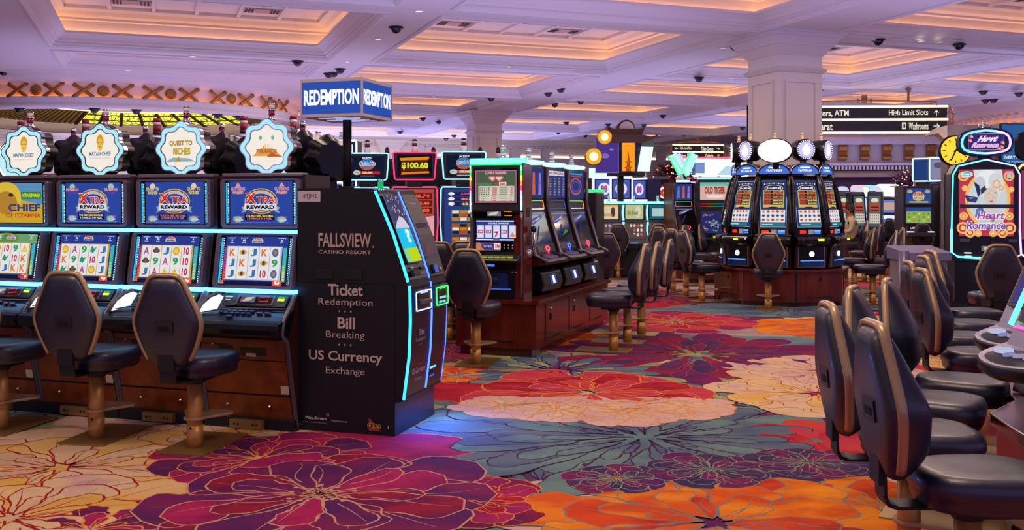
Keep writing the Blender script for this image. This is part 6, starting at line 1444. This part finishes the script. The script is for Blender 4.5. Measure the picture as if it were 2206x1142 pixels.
# ================================================================== NEON PORTRAIT MACHINE
def make_heart(full=True):
    root = thing('slot_machine', 'tall neon edged portrait machine with a romantic lady picture', 'slot machine'); w = .385
    gr = ['#58e8ff', '#70d0ff', '#a0b0ff', '#c890ff']
    mb = MB(); mb.box(-w+.04, w-.04, .02, .5, 0.0, .95, mat('heart_base', '#0c0f1c', .35)); out = [(-w, .93), (-w, 1.95), (-w+.06, 2.06), (0, 2.14), (w-.06, 2.06), (w, 1.95), (w, .93), (w-.04, .90), (-w+.04, .90)]
    mb.prism_y(out[::-1], 0, .42, BLACKP); body = mb.build('cabinet', root, bevel=.008)
    mb = MB(); P = [(-.02-w+.02, -.012, 1.28), (-w+.015, -.012, 1.94), (-w+.07, -.012, 2.045), (0, -.012, 2.12), (w-.07, -.012, 2.045), (w-.015, -.012, 1.94), (w-.015, -.012, 1.28)]
    for i in range(len(P)-1): mb.tube([P[i], P[i+1]], .009, Lit(gr[min(3, i*4//6)], 2.6), 8)
    mb.tube([(-w+.0, -.012, 1.28), (-w+.0, -.012, 1.0), (-w+.07, -.05, .945), (-.02, -.05, .93)], .014, Lit('#58e8ff', 3.5), 8); mb.tube([(w-.015, -.012, 1.28), (w, -.012, .98), (w-.08, -.05, .945), (.1, -.05, .93)], .012, Lit('#b090ff', 3.0), 8); mb.build('neon_edge', root)
    mb = MB(); a = Art(mb, plane_M(-.30, -.006, 1.20), .60, .80, .001)
    rd = Lit('#b83850', 1.0); a.rect(-.02, -.01, 1.02, 1.01, GLASSB); a.rect(0, 0, 1, 1, rd)
    for x, y, r_ in ((.08, .9, .1), (.92, .9, .1), (.07, .12, .12), (.93, .12, .12), (.2, .05, .1), (.8, .05, .1), (.08, .3, .08), (.92, .3, .08), (.35, .04, .07), (.62, .04, .07), (.1, .72, .06), (.95, .7, .06)):
        a.ring(x, y, r_, r_*.75, .03, '#f0b468'); a.ell(x, y, r_*.4, r_*.3, '#f4c888')
    a.ell(.52, .55, .42, .42, '#f0b860', n=28); a.ell(.52, .55, .36, .38, '#c8d0d8', n=28)
    a.poly([(.25, 1.0), (.35, .62), (.44, .58), (.72, .58), (.82, .75), (.78, 1.0)], '#d8dce0'); a.ell(.52, .86, .2, .14, '#e8e8ec'); a.ell(.66, .82, .13, .13, '#d0d4d8'); a.ell(.38, .78, .1, .12, '#c4c8d0')
    a.poly([(.44, .58), (.47, .72), (.66, .74), (.72, .62), (.66, .5), (.58, .44), (.52, .45)], '#d8c4b8'); a.poly([(.5, .645), (.56, .655), (.56, .64)], '#384060'); a.poly([(.62, .655), (.68, .66), (.67, .64)], '#384060'); a.ell(.585, .52, .035, .012, '#b85868'); a.poly([(.6, .56), (.61, .62), (.625, .56)], '#c0a090')
    a.poly([(.40, .62), (.50, .70), (.46, .76), (.38, .70)], '#383c54'); a.ring(.68, .78, .08, .06, .02, '#e8a850'); a.ring(.76, .72, .05, .04, .015, '#e8a850')
    a.poly([(.34, .58), (.26, .82), (.36, .76), (.38, .64)], '#28305c'); a.poly([(.34, .58), (.08, .62), (.14, .52), (.3, .5)], '#3c3870'); a.poly([(.36, .6), (.4, .72), (.38, .62)], '#6878b8'); a.poly([(.16, .58), (.26, .59), (.2, .55)], '#8088c0')
    a.poly([(.42, .3), (.52, .46), (.66, .46), (.82, .3), (.8, .2), (.4, .2)], '#ccc8c8'); a.poly([(.3, .4), (.42, .46), (.46, .3), (.28, .28)], '#5870b0')
    a.rect(0, .42, 1, .475, GLASSB)
    a.txt('Heart', .32, .24, .84, .38, '#f4e8f4', bold=.09, slant=.25); a.txt('Heart', .33, .25, .83, .37, '#a04898', bold=.03, slant=.25); a.txt('Romance', .12, .09, .86, .23, '#f4e8f4', bold=.09, slant=.2); a.txt('Romance', .13, .10, .85, .22, '#7a58a8', bold=.03, slant=.2); a.txt('OF', .56, .215, .64, .245, '#503060', bold=.04)
    a.ell(.13, .93, .11, .045, '#d8ecf0'); a.ell(.13, .93, .09, .033, '#58b8c8'); a.txt('Wonder 4', .05, .915, .21, .945, '#f0f8f8', bold=.03); a.rect(.84, .92, .97, .97, '#d8a0b0'); a.rect(.86, .87, .95, .91, '#a8c8c8')
    mb.build('portrait_screen', root)
    mb = MB(); mb.box(-.29, -.18, -.012, 0, 1.13, 1.165, GREYP); mb.box(.25, .34, -.012, 0, 1.13, 1.165, GREYP); mb.box(-.05, .12, -.012, 0, 1.02, 1.08, E('#686c78', 1)); mb.box(-.02, .05, -.014, -.012, 1.03, 1.07, E('#c8d8c8', 1))
    for q in range(5): mb.box(-.01+q*.022, .002+q*.022, -.014, 0, .98, .99, E('#d8c820', 1.3))
    mb.box(-.24, -.17, -.05, 0, .99, 1.0, Lit('#e0f0ff', 2.5)); mb.box(-.24, -.17, -.06, 0, .955, .962, E('#d0e0ff', 1.4)); mb.build('player_display', root)
    mb = MB(); mb.tube([(-.06, .0, .80), (-.08, 0, .78), (-.08, 0, .64), (-.06, 0, .62)], .012, Lit('#58e8ff', 3), 6); mb.build('door_light', root)
    # topper
    mb = MB(); hx = [(-.29, 2.27), (-.29, 2.38), (-.22, 2.46), (0, 2.50), (.22, 2.46), (.29, 2.38), (.29, 2.27), (.22, 2.20), (0, 2.17), (-.22, 2.20)]
    hx = smooth_closed(hx, 2); mb.prism_y(hx[::-1], .0, .16, PANELB); mb.box(-.08, .08, .05, .15, 2.1, 2.2, BLACKP); tp = mb.build('topper', root, bevel=.01)
    mb = MB(); q = scale2(hx, (.90, .84)); n = len(q)
    for i in range(n): j = (i+1) % n; mb.tube([(q[i][0], -.008, q[i][1]), (q[j][0], -.008, q[j][1])], .013, Lit(gr[min(3, int((q[i][0]+.27)/.14))], 3.0), 6)
    mb.build('topper_neon', tp)
    mb = MB(); a = Art(mb, plane_M(-.20, -.006, 2.235), .40, .20, .001); a.rect(0, 0, 1, 1, Lit('#38287c', 1.0)); a.frame(0, 0, 1, 1, .02, '#d8c8a8'); a.txt('Heart', .3, .5, .82, .88, '#f4d8ec', bold=.08, slant=.3); a.txt('Romance', .12, .14, .86, .48, '#e8b8e0', bold=.08, slant=.25)
    for x, y in ((.08, .85), (.05, .6), (.92, .2), (.95, .45), (.85, .1)): a.ell(x, y, .05, .09, '#d870a0'); a.ell(x+.03, y-.05, .03, .06, '#f0c848')
    mb.build('topper_screen', tp)
    mb = MB(); candle(mb, 0, .1, 2.50, .8); mb.cyl(-.06, .1, 2.5, 2.56, .008, CHROME, 6); mb.cyl(.06, .1, 2.5, 2.56, .008, CHROME, 6); mb.build('candle', root)
    return root
m = make_heart(); t = 11.75; m.location = (gx(2124, t), t, 0); m.rotation_euler = (0, 0, -R(14))
wood_base('island_base', 2150, 11.9, 1.3, .9, -R(14), 'low red wooden base under the neon portrait machine', .38)
def make_edge():
    root = thing('slot_machine', 'machine with orange and purple neon cut by the right edge', 'slot machine')
    mb = MB(); mb.box(-.35, .35, .03, .5, 0, 2.1, BLACKP); mb.prism_y(rrect(-.3, .3, 2.16, 2.46, .08), .02, .16, BLACKP); mb.build('cabinet', root, bevel=.03)
    mb = MB(); P = [(-.34, 0, z) for z in (1.0, 1.2, 1.4, 1.6, 1.8, 2.0)]
    for i in range(5): mb.tube([P[i], P[i+1]], .016, Lit(['#b060ff', '#c070ff', '#ff8060', '#ffa060', '#ffb070'][i], 3), 6)
    mb.tube([(-.34, 0, 2.0), (-.28, 0, 2.07), (.3, 0, 2.1)], .016, Lit('#ffa060', 3), 6); mb.tube([(-.34, 0, 1.0), (-.26, -.03, .94), (.3, -.03, .92)], .014, Lit('#a0a0ff', 3), 6); mb.build('neon_edge', root)
    mb = MB(); a = Art(mb, plane_M(-.29, -.004, 1.15), .58, .85); a.rect(0, 0, 1, 1, Lit('#7c3c58', 1.0)); mb.build('portrait_screen', root); return root
m = make_edge(); t = 12.0; m.location = (gx(2256, t), t, 0); m.rotation_euler = (0, 0, -R(14))

# ================================================================== NEAR RIGHT SLANT CONSOLES
def make_console(k):
    root = thing('slot_machine', '', 'slot machine')
    lav = mat('lavender_console', '#8c8aa8', .35, metal=.3); bl = mat('console_black', '#121218', .4)
    mb = MB(); mb.prism_x([(.0, .555), (.06, .8), (-.16, .83), (-.1, .90), (-.04, 1.02), (.16, 1.42), (.55, 1.42), (.55, .555)], -.26, .26, lav, side=mat('console_side', '#77748f', .35, metal=.3)); mb.prism_x([(.02, .556), (.06, .84), (.2, .84), (.2, .556)], -.20, .20, bl); mb.build('cabinet', root, bevel=.008)
    # rounded deck
    D_ = smooth_closed([(-.27, .08), (-.29, -.12), (-.22, -.26), (0, -.32), (.22, -.26), (.29, -.12), (.27, .08)], 3)
    def dk(z, s): return [(x*s, y*s+(1-s)*-.1, z+(y+.3)*.22) for x, y in D_]
    mb = MB(); mb.loft([dk(.80, .9), dk(.82, .98), dk(.845, 1.0), dk(.868, .985)], bl); mb.loft([dk(.868, .985), dk(.872, .95), dk(.874, .3)], lav, sm=False); deck = mb.build('button_deck', root)
    mb = MB(T(0, -.17, .902) @ Matrix.Rotation(R(12.4), 4, 'X'))
    mb.lathe([(.06, 0), (.06, .008), (.045, .012), (.001, .012)], E('#b8bcdc', 1.0), 20, T(-.15, 0, .0) @ Matrix.Scale(.6, 4, (0, 1, 0)))
    for i in range(5): mb.lathe([(.027, 0), (.027, .008), (.001, .01)], E(['#8c88b8', '#a890b0', '#9898c0', '#8888b0', '#a0a0c8'][i], .95), 14, T(-.06+i*.06, -.03+.01*i, 0))
    mb.build('buttons', deck)
    up = Vector((0, .20, .40)); M = plane_M(-.22, -.045, 1.03, up=up); mb = MB(M); mb.box(0, .44, 0, up.length, 0, .014, bl); a = Art(mb, T(.02, .02, .016), .40, up.length-.04, .001); a.rect(0, 0, 1, 1, Lit('#483c80', 1.0)); a.rect(.05, .55, .95, .95, '#8858b8'); a.ell(.5, .3, .3, .2, '#38a0b0')
    mb.build('slant_screen', root)
    mb = MB(); mb.tube([(-.27, -.06, 1.01), (-.27, .14, 1.43)], .013, Lit('#58ffb0', 2.6), 8); mb.tube([(-.24, -.06, 1.005), (.24, -.06, 1.005)], .007, Lit('#ff50a0', 2.5), 6); mb.build('edge_neon', root)
    return root
CO = make_console(0); CO['label'] = 'lavender slant console at the right edge with round glowing buttons'; CO['group'] = 'slant consoles at the right edge'
CO.location = (2.50, 4.46, 0); CO.rotation_euler = (0, 0, R(-85))
c2_ = dup(CO, (2.82, 5.16, 0), R(-80), 'second slant console behind the nearest at the right edge', 'slant consoles at the right edge')
c3_ = dup(CO, (4.62, 8.0, 0), R(-100), 'chrome decked console with green neon, beneath the neon portrait machine', 'slant consoles at the right edge')
mb = MB(); P = [(2.30, 3.9), (2.36, 4.49), (2.42, 4.87), (2.72, 5.2), (3.3, 7.2), (4.1, 7.2), (3.6, 3.9)]; Q = [(x-.03*(x < 3.5), y) for x, y in P]
mb.prism_z([(x+.05, y) for x, y in P][::-1], 0, .08, WOODR); mb.prism_z(P[::-1], .08, .49, WOODR); mb.prism_z(Q[::-1], .49, .55, WOODR); mb.tube([(x-.002, y, .545) for x, y in Q[:5]], .006, SILVER, 6)
o = mb.build('island_base', None, bevel=.004); o.location = (0, 0, 0); tag(o, 'angled red mahogany base below the slant consoles at the right edge', 'base cabinet')
for ch in list(c2_.children):
    if ch.name.startswith('edge_neon'): bpy.data.objects.remove(ch)
# lavender podium cabinet behind the second row of stools
root = thing('podium_cabinet', 'waist high lavender grey podium cabinet with sloped top and steel post', 'cabinet', (gx(2003, 10.6), 10.6, 0), R(4))
mb = MB(); mb.box(-.26, .20, 0, .4, 0, 1.0, mat('podium_taupe', '#857f84', .5)); mb.build('cabinet_body', root, bevel=.006)
mb = MB(); mb.prism_x([(-.04, .97), (-.04, 1.06), (.42, 1.12), (.42, .97)], -.29, .23, mat('podium_top', '#8280a0', .3, metal=.4)); mb.build('sloped_top', root, bevel=.006)
mb = MB(); mb.cyl(-.3, -.02, 0, 1.08, .055, mat('podium_post', '#77748f', .3, metal=.6), 14); mb.build('steel_post', root)

# ================================================================== HANGING SIGNS
def hang_sign(name, label, L, h, z0, lines, cage=True):
    root = thing(name, label, 'sign'); br = mat('antique_brass', '#a4704c', .4, metal=.4); bk = mat('sign_black', '#141014', .5)
    mb = MB(); mb.box(-L/2, L/2, -.06, .06, z0, z0+h, bk); mb.build('sign_panel', root)
    for z in (z0, z0+h/2, z0+h): mb = MB(); mb.tube([(-L/2-.02, -.075, z), (L/2+.02, -.075, z)], .026, Lit('#ffd898', 4.5), 8); mb.build('light_tube', root)
    mb = MB(); a = Art(mb, plane_M(-L/2, -.063, z0), L, h, .002)
    for (t_, x0, x1, row, ar, axx) in lines:
        v = .5 if row == 0 else 0
        if t_: a.txt(t_, x0, v+.10, x1, v+.38, '#efe6d4', bold=.02)
        q = h/L
        if ar:
            c = v+.24; r_ = .12; e_ = '#efe6d4'
            def rot(P): 
                an = {'u': 0, 'r': -pi/2, 'l': pi/2}[ar]; return [(axx+(x*cos(an)-y*sin(an))*q, c+x*sin(an)+y*cos(an)) for x, y in P]
            a.poly(rot([(-.015, -r_), (.015, -r_), (.015, r_*.7), (-.015, r_*.7)]), e_); a.poly(rot([(0, r_), (-r_*.8, .02), (-r_*.6, 0), (0, r_*.6)]), e_); a.poly(rot([(0, r_), (0, r_*.6), (r_*.6, 0), (r_*.8, .02)]), e_)
    for (x, row) in ([(.735, 1)] if name == 'direction_sign' and L > 3 else [(.29, 1)]):
        v = .0; a.rect(x-.012, v+.12, x+.012, v+.38, '#efe6d4'); a.rect(x-.008, v+.18, x-.002, v+.32, '#141014'); a.rect(x+.002, v+.18, x+.008, v+.32, '#141014')
    mb.build('lettering', root)
    mb = MB(); zt = z0+h+.10
    arc = [(-L/2*.86+L*.86*i/16, .0+.14*sin(pi*i/16)-.14, zt+.06*sin(pi*i/16)) for i in range(17)]
    mb.tube(arc, .03, br, 6); mb.tube([(x, -y-.02, z) for x, y, z in arc], .024, br, 6)
    for i in (0, 16): mb.tube([arc[i], (arc[i][0], arc[i][1], z0+h)], .014, br, 6)
    mb.tube([(x, -y-.05, z0-.05-(z-zt)) for x, y, z in arc], .014, br, 6)
    for dx in (-.17, -.05, .0, .05, .17): mb.box(dx-.018, dx+.018, -.02, .02, zt, zt+(.20 if abs(dx) < .1 else .12), br)
    mb.box(-.08, .08, -.02, .02, zt+.1, zt+.14, br)
    for sx in (-1, 1):
        x = sx*L/2
        mb.tube([(x, 0, z0-.02), (x+sx*.10, -.05, z0+.02), (x+sx*.16, -.07, z0+h*.3), (x+sx*.16, -.07, z0+h*.7), (x+sx*.10, -.05, z0+h-.02), (x, 0, z0+h+.02)], .022, br, 6)
        for q in (.25, .5, .75): mb.tube([(x, -.07, z0+h*q), (x+sx*.2, -.07, z0+h*q)], .018, br, 6)
        mb.tube([(x+sx*.07, -.06, z0+.02), (x+sx*.07, -.06, z0+h-.02)], .018, br, 6)
    mb.build('brass_cage', root)
    for sx in (-.27, .27): mb = MB(); zr = ZS; mb.cyl(sx*L, 0, zt, zr, .03, br, 10); mb.cyl(sx*L, 0, zr-.06, zr, .07, br, 12); mb.build('hanging_rod', root)
    return root
t = 25.6; A_ = hang_sign('direction_sign', 'large hanging black direction sign for slots and washrooms, behind the big column', 4.2, .68, 3.44,
    [('Cashiers, ATM', .14, .40, 0, 'l', .06), ('High Limit Slots', .645, .885, 0, 'u', .935), ('Baccarat', .14, .30, 1, 'l', .06), ('Washrooms', .765, .885, 1, 'r', .935)])
A_.location = (gx(1862, t), t, 0); A_.rotation_euler = (0, 0, R(-3))
t = 43.0; B_ = hang_sign('direction_sign', 'small distant hanging direction sign left of the big column', 2.30, .63, 3.52,
    [('High Limit Slots', .14, .38, 0, 'l', .07), ('Table Games', .56, .80, 0, 'r', .90), ('Washrooms', .14, .26, 1, 'u', .07), ('Galleria', .64, .80, 1, 'u', .90)])
B_.location = (gx(1503, t), t, 0); B_.rotation_euler = (0, 0, R(8))

# ================================================================== CLOCK, POSTER, SHRUBS, PERSON
root = thing('wall_clock', 'round gold lit clock on a grey stone pier beside the neon portrait machine', 'clock', (gx(2054, 17.3), 17.3, 0), -R(6))
mb = MB(); M = T(0, -.06, 2.52) @ Matrix.Rotation(pi/2, 4, 'X'); mb.lathe([(.27, -.06), (.28, .0), (.25, .05)], mat('clock_rim', '#2c1c18', .4, metal=.5), 32, M); mb.build('clock_case', root)
mb = MB(); mb.lathe([(.25, .045), (.001, .047)], Lit('#f0c838', 1.3), 32, M); mb.build('clock_face', root)
mb = MB()
for i in range(12): b = pi*i/6; mb.box(-.008, .008, -.115, -.11, .17, .22, D('#3a2810'), T(0, 0, 2.52) @ Matrix.Rotation(b, 4, 'Y'))
mb.box(-.012, .012, -.125, -.12, -.04, .19, D('#100c08'), T(0, 0, 2.52) @ Matrix.Rotation(R(205), 4, 'Y')); mb.box(-.015, .015, -.125, -.12, -.04, .16, D('#100c08'), T(0, 0, 2.52) @ Matrix.Rotation(R(60), 4, 'Y')); mb.build('clock_hands', root)
mb = MB(); mb.box(0, 2.6, 0, .8, 0, 3.0, mat('grey_marble', '#6c6474', .4, c2='#8c8490', sc=3)); mb.prism_y([(0, 3.0), (-.2, 2.95), (-.35, 2.82), (-.15, 2.86), (0, 2.7)], 0, .5, PLASTER_W); o = mb.build('trim_4', None, 'structure', loc=(gx(2046, 17.5), 17.6, 0), rot=-R(16))
root = thing('wall_poster', 'blue backlit event poster at the right edge behind the neon topper', 'poster', (gx(2202, 17.2), 17.2, 0), R(4))
mb = MB(); mb.box(-.4, .4, 0, .04, 2.15, 3.0, BLACKM); mb.build('frame', root)
mb = MB(); a = Art(mb, plane_M(-.38, -.004, 2.17), .76, .81, .002); a.rect(0, 0, 1, 1, Lit('#2c5c98', 1.0)); a.txt('EVERY FRIDAY', .05, .25, .7, .32, '#d8e4f0', bold=.03); a.poly([(.45, .4), (.55, .7), (.62, .45), (.5, .35)], '#88a8c8'); a.txt('JACKPOT', .1, .12, .6, .2, '#88b0d8', bold=.03); mb.build('poster_print', root)
def shrub(px, py, t, w, h, c, lb, n=260):
    root = thing('fairy_light_shrub', lb, 'decoration', (gx(px, t), t, 0)); z = zat(py, t)
    r = random.Random(px); mb = MB(); lf = mat('shrub_twig_'+c.strip('#'), '#4a2030' if c != '#ffd0a0' else '#6a4c78', .7)
    for i in range(n):
        a, b = r.uniform(0, 2*pi), r.uniform(-.6, pi/2); q = r.uniform(.3, 1); x, y, zz = w*q*cos(a)*cos(b), .35*q*sin(a)*cos(b), z+h*q*sin(b)
        d = Vector((x, y, (zz-z)*.8+.12)).normalized()*.16; mb.tube([(x-d.x, y-d.y, zz-d.z), (x, y, zz), (x+d.x+r.uniform(-.05, .05), y+d.y, zz+d.z)], .009, lf, 4)
        if i % 3 == 0: mb.lathe([(.035, -.012), (.02, .02), (.001, .03)], lf, 5, T(x, y, zz))
    mb.build('twigs', root)
    mb = MB()
    for i in range(34):
        a, b = r.uniform(0, 2*pi), r.uniform(-.5, pi/2); q = r.uniform(.7, 1.05); mb.lathe([(.001, -.022), (.022, 0), (.001, .022)], E(r.choice([c, c, '#ff5030', '#fff0d0']), 1.6), 6, T(w*q*cos(a)*cos(b), -.3*abs(sin(a))*q, z+h*q*sin(b)))
    mb.build('fairy_lights', root)
    mb = MB(); mb.cyl(0, 0, 0, z, .1, mat('planter_stem', '#3c2430', .7), 10); mb.build('stem', root)
shrub(1448, 372, 29, .62, .30, '#ffb060', 'shrub with red and gold fairy lights behind the slant pair')
shrub(1368, 385, 28, .26, .34, '#ffb060', 'small shrub with fairy lights right of the pagoda sign')
shrub(1965, 390, 27, .62, .30, '#ffd0a0', 'pale purple shrub with warm fairy lights above the far double screens')
def person():
    root = thing('person', 'person in a cream shirt seated sideways at a distant arched machine', 'person')
    skin = mat('skin_tone', '#9a6650', .5); shirt = mat('cream_shirt', '#c4b090', .8); hair = mat('brown_hair', '#3a241c', .8); trs = mat('dark_trousers', '#20202c', .8)
    # pelvis, spine, head facing -x, arms forward, legs forward
    V = [((0, 0, .66), .17, 3), ((0, 0, .86), .165, 2), ((-.02, 0, 1.06), .19, 2), ((-.03, 0, 1.20), .13, 2), ((-.04, 0, 1.28), .055, 1), ((-.07, 0, 1.37), .088, 1), ((-.065, 0, 1.46), .092, 1),
         ((-.02, .20, 1.16), .075, 2), ((-.06, .25, .92), .055, 2), ((-.28, .18, .86), .04, 1), ((-.02, -.20, 1.16), .075, 2), ((-.06, -.25, .92), .055, 2), ((-.28, -.18, .86), .04, 1),
         ((-.14, .11, .64), .10, 3), ((-.45, .12, .62), .075, 3), ((-.44, .12, .25), .05, 3), ((-.55, .12, .2), .045, 3), ((-.14, -.11, .64), .10, 3), ((-.45, -.12, .62), .075, 3), ((-.44, -.12, .25), .05, 3), ((-.55, -.12, .2), .045, 3)]
    Ed = [(0, 1), (1, 2), (2, 3), (3, 4), (4, 5), (5, 6), (3, 7), (7, 8), (8, 9), (3, 10), (10, 11), (11, 12), (0, 13), (13, 14), (14, 15), (15, 16), (0, 17), (17, 18), (18, 19), (19, 20)]
    me = bpy.data.meshes.new('body'); me.from_pydata([v[0] for v in V], Ed, []); o = bpy.data.objects.new('body', me); COL.objects.link(o); o.parent = root
    sk = o.modifiers.new('skin', 'SKIN'); ss = o.modifiers.new('sub', 'SUBSURF'); ss.levels = 2; ss.render_levels = 2
    for i, v in enumerate(V): me.skin_vertices[0].data[i].radius = (v[1], v[1])
    me.skin_vertices[0].data[0].use_root = True
    bpy.context.view_layer.update(); dg = bpy.context.evaluated_depsgraph_get(); m2 = bpy.data.meshes.new_from_object(o.evaluated_get(dg))
    o.modifiers.clear(); o.data = m2; m2.materials.clear()
    for m_ in (skin, shirt, trs): m2.materials.append(m_)
    for p in m2.polygons:
        c = p.center; p.use_smooth = True
        p.material_index = 2 if c.z < .72 else (0 if c.z > 1.26 or (c.x < -.2) else 1)
    mb = MB(); mb.lathe([(.001, 1.57), (.06, 1.56), (.098, 1.50), (.10, 1.44), (.09, 1.38), (.07, 1.35)], hair, 14, T(-.035, 0, 0)); mb.build('hair', root)
    mb = MB(); mb.lathe([(.001, -.02), (.018, 0), (.001, .02)], skin, 8, T(-.165, 0, 1.415)); mb.lathe([(.02, -.008), (.02, .008)], skin, 8, T(-.06, -.095, 1.41) @ Matrix.Rotation(pi/2, 4, 'X'), caps=True); mb.box(-.158, -.15, -.045, -.02, 1.44, 1.45, hair); mb.box(-.158, -.15, .02, .045, 1.44, 1.45, hair); mb.box(-.158, -.15, -.03, .03, 1.362, 1.368, mat('lips', '#7a3c38', .6)); mb.build('face_features', root)
    for sy in (-.16, .16):
        mb = MB()
        for k in range(4): mb.tube([(-.30, sy-.025+k*.017, .86), (-.355, sy-.026+k*.018, .862), (-.385-.006*(k in (1, 2)), sy-.026+k*.018, .845)], .009, skin, 6)
        mb.tube([(-.27, sy-.03, .86), (-.31, sy-.05, .85)], .01, skin, 6); mb.build('fingers', root)
    return root
p_ = person(); t = 24.2; p_.location = (gx(1836, t), t, 0); p_.rotation_euler = (0, 0, R(-12))
stool((gx(1836, t), t, 0), R(80), 'distant stool the seated person is sitting on', 'stools in the far right rows')

# ================================================================== CEILING DOME CAMERAS
def make_dome():
    root = thing('dome_camera', '', 'camera'); mb = MB(); mb.lathe([(.001, 0), (.125, 0), (.125, -.02), (.10, -.03)], BLACKM, 18); mb.build('mount_ring', root)
    mb = MB(); mb.lathe([(.095, -.02), (.092, -.05), (.07, -.09), (.035, -.112), (.001, -.118)], GLASSB, 18); mb.build('dome', root); return root
dome = Proto(make_dome)
DC = [(853, 58, 'nearest one, on the beam above and right of the redemption sign'), (641, 131, 'at the left of the beam just above the gilt band end'), (733, 148, 'upper of the three over the redemption sign'), (719, 156, 'middle of the three over the redemption sign'), (708, 158, 'lowest of the three over the redemption sign'),
      (1058, 210, 'between the redemption sign and the second column'), (1208, 191, 'upper right of a pair above the island machines'), (1181, 200, 'lower left of a pair above the island machines'), (1251, 217, 'alone right of the pair above the island'), (1195, 223, 'small one below the pair above the island'),
      (1583, 97, 'at the left top of the big column'), (1506, 167, 'left of the big column beneath the nearest one'), (1892, 85, 'upper one right of the big column'), (2066, 95, 'right of the upper one beyond the big column'), (2118, 196, 'over the neon topper, left one'), (2195, 200, 'at the right edge above the neon topper'),
      (2123, 215, 'paired, left one above the rotunda cornice'), (2140, 214, 'paired, right one above the rotunda cornice'), (1428, 248, 'left of the big column in the middle distance'), (1310, 267, 'above the pagoda sign'), (1387, 268, 'above and left of the small hanging sign'), (1600, 274, 'low beside the left face of the big column'),
      (945, 261, 'just right of the redemption sign'), (911, 254, 'close under the redemption sign corner'), (862, 283, 'under the right end of the redemption sign'), (978, 291, 'left of the second column'), (961, 298, 'lower left of the second column'), (1202, 284, 'right of the second column'), (1260, 291, 'farther right of the second column'), (1220, 263, 'above the island machines, right of the second column'),
      (30, 231, 'under the gilt band at the far left'), (212, 238, 'under the gilt band near the left bank signs'), (298, 231, 'under the middle of the gilt band'), (516, 241, 'under the right part of the gilt band'), (575, 246, 'under the right end of the gilt band'), (8, 152, 'at the left edge above the gilt band'), (172, 22, 'in the top left coffer')]
for px, py, w in DC:
    z = ZS if py < 300 else ZS
    if w.startswith('under the') and 'gilt' in w: z = 3.80
    if 'coffer' in w: z = ZS+.76
    t = (z-CH)*F/(HY-py); X_, Y_ = gx(px, t), t
    if z == 3.80:
        q = sqrt((X_-OC[0])**2+(Y_-OC[1])**2); X_, Y_ = OC[0]+(X_-OC[0])*4.6/q, OC[1]+(Y_-OC[1])*4.6/q
    dome((X_, Y_, z), 0, 'black dome camera, '+w, 'ceiling dome cameras')
# small recessed down lights
def make_down():
    root = thing('recessed_light', '', 'light'); mb = MB(); mb.lathe([(.09, 0), (.09, -.012), (.065, -.012), (.06, 0)], WHITEP, 16); mb.build('rim', root)
    mb = MB(); mb.lathe([(.001, -.002), (.062, -.002)], E('#ffe8c8', 1.4), 16); mb.build('lamp', root); return root
dl = Proto(make_down)
for px, py, w in ((276, 152, 'below the top left coffer'), (186, 112, 'left beneath the top left coffer'), (415, 121, 'right beneath the top left coffer'), (903, 24, 'near the top centre beam'), (815, 84, 'left of the nearest dome camera'), (748, 133, 'above the redemption sign'), (1096, 147, 'on the cross beam above the island'), (934, 208, 'right of the redemption sign'),
                  (1558, 103, 'left of the big column top'), (1984, 88, 'between two dome cameras at the right'), (2024, 90, 'right of two dome cameras'), (1576, 168, 'beside the big column')):
    t = (ZS-CH)*F/(HY-py); dl((gx(px, t), t, ZS), 0, 'small recessed ceiling light, '+w, 'recessed ceiling lights')
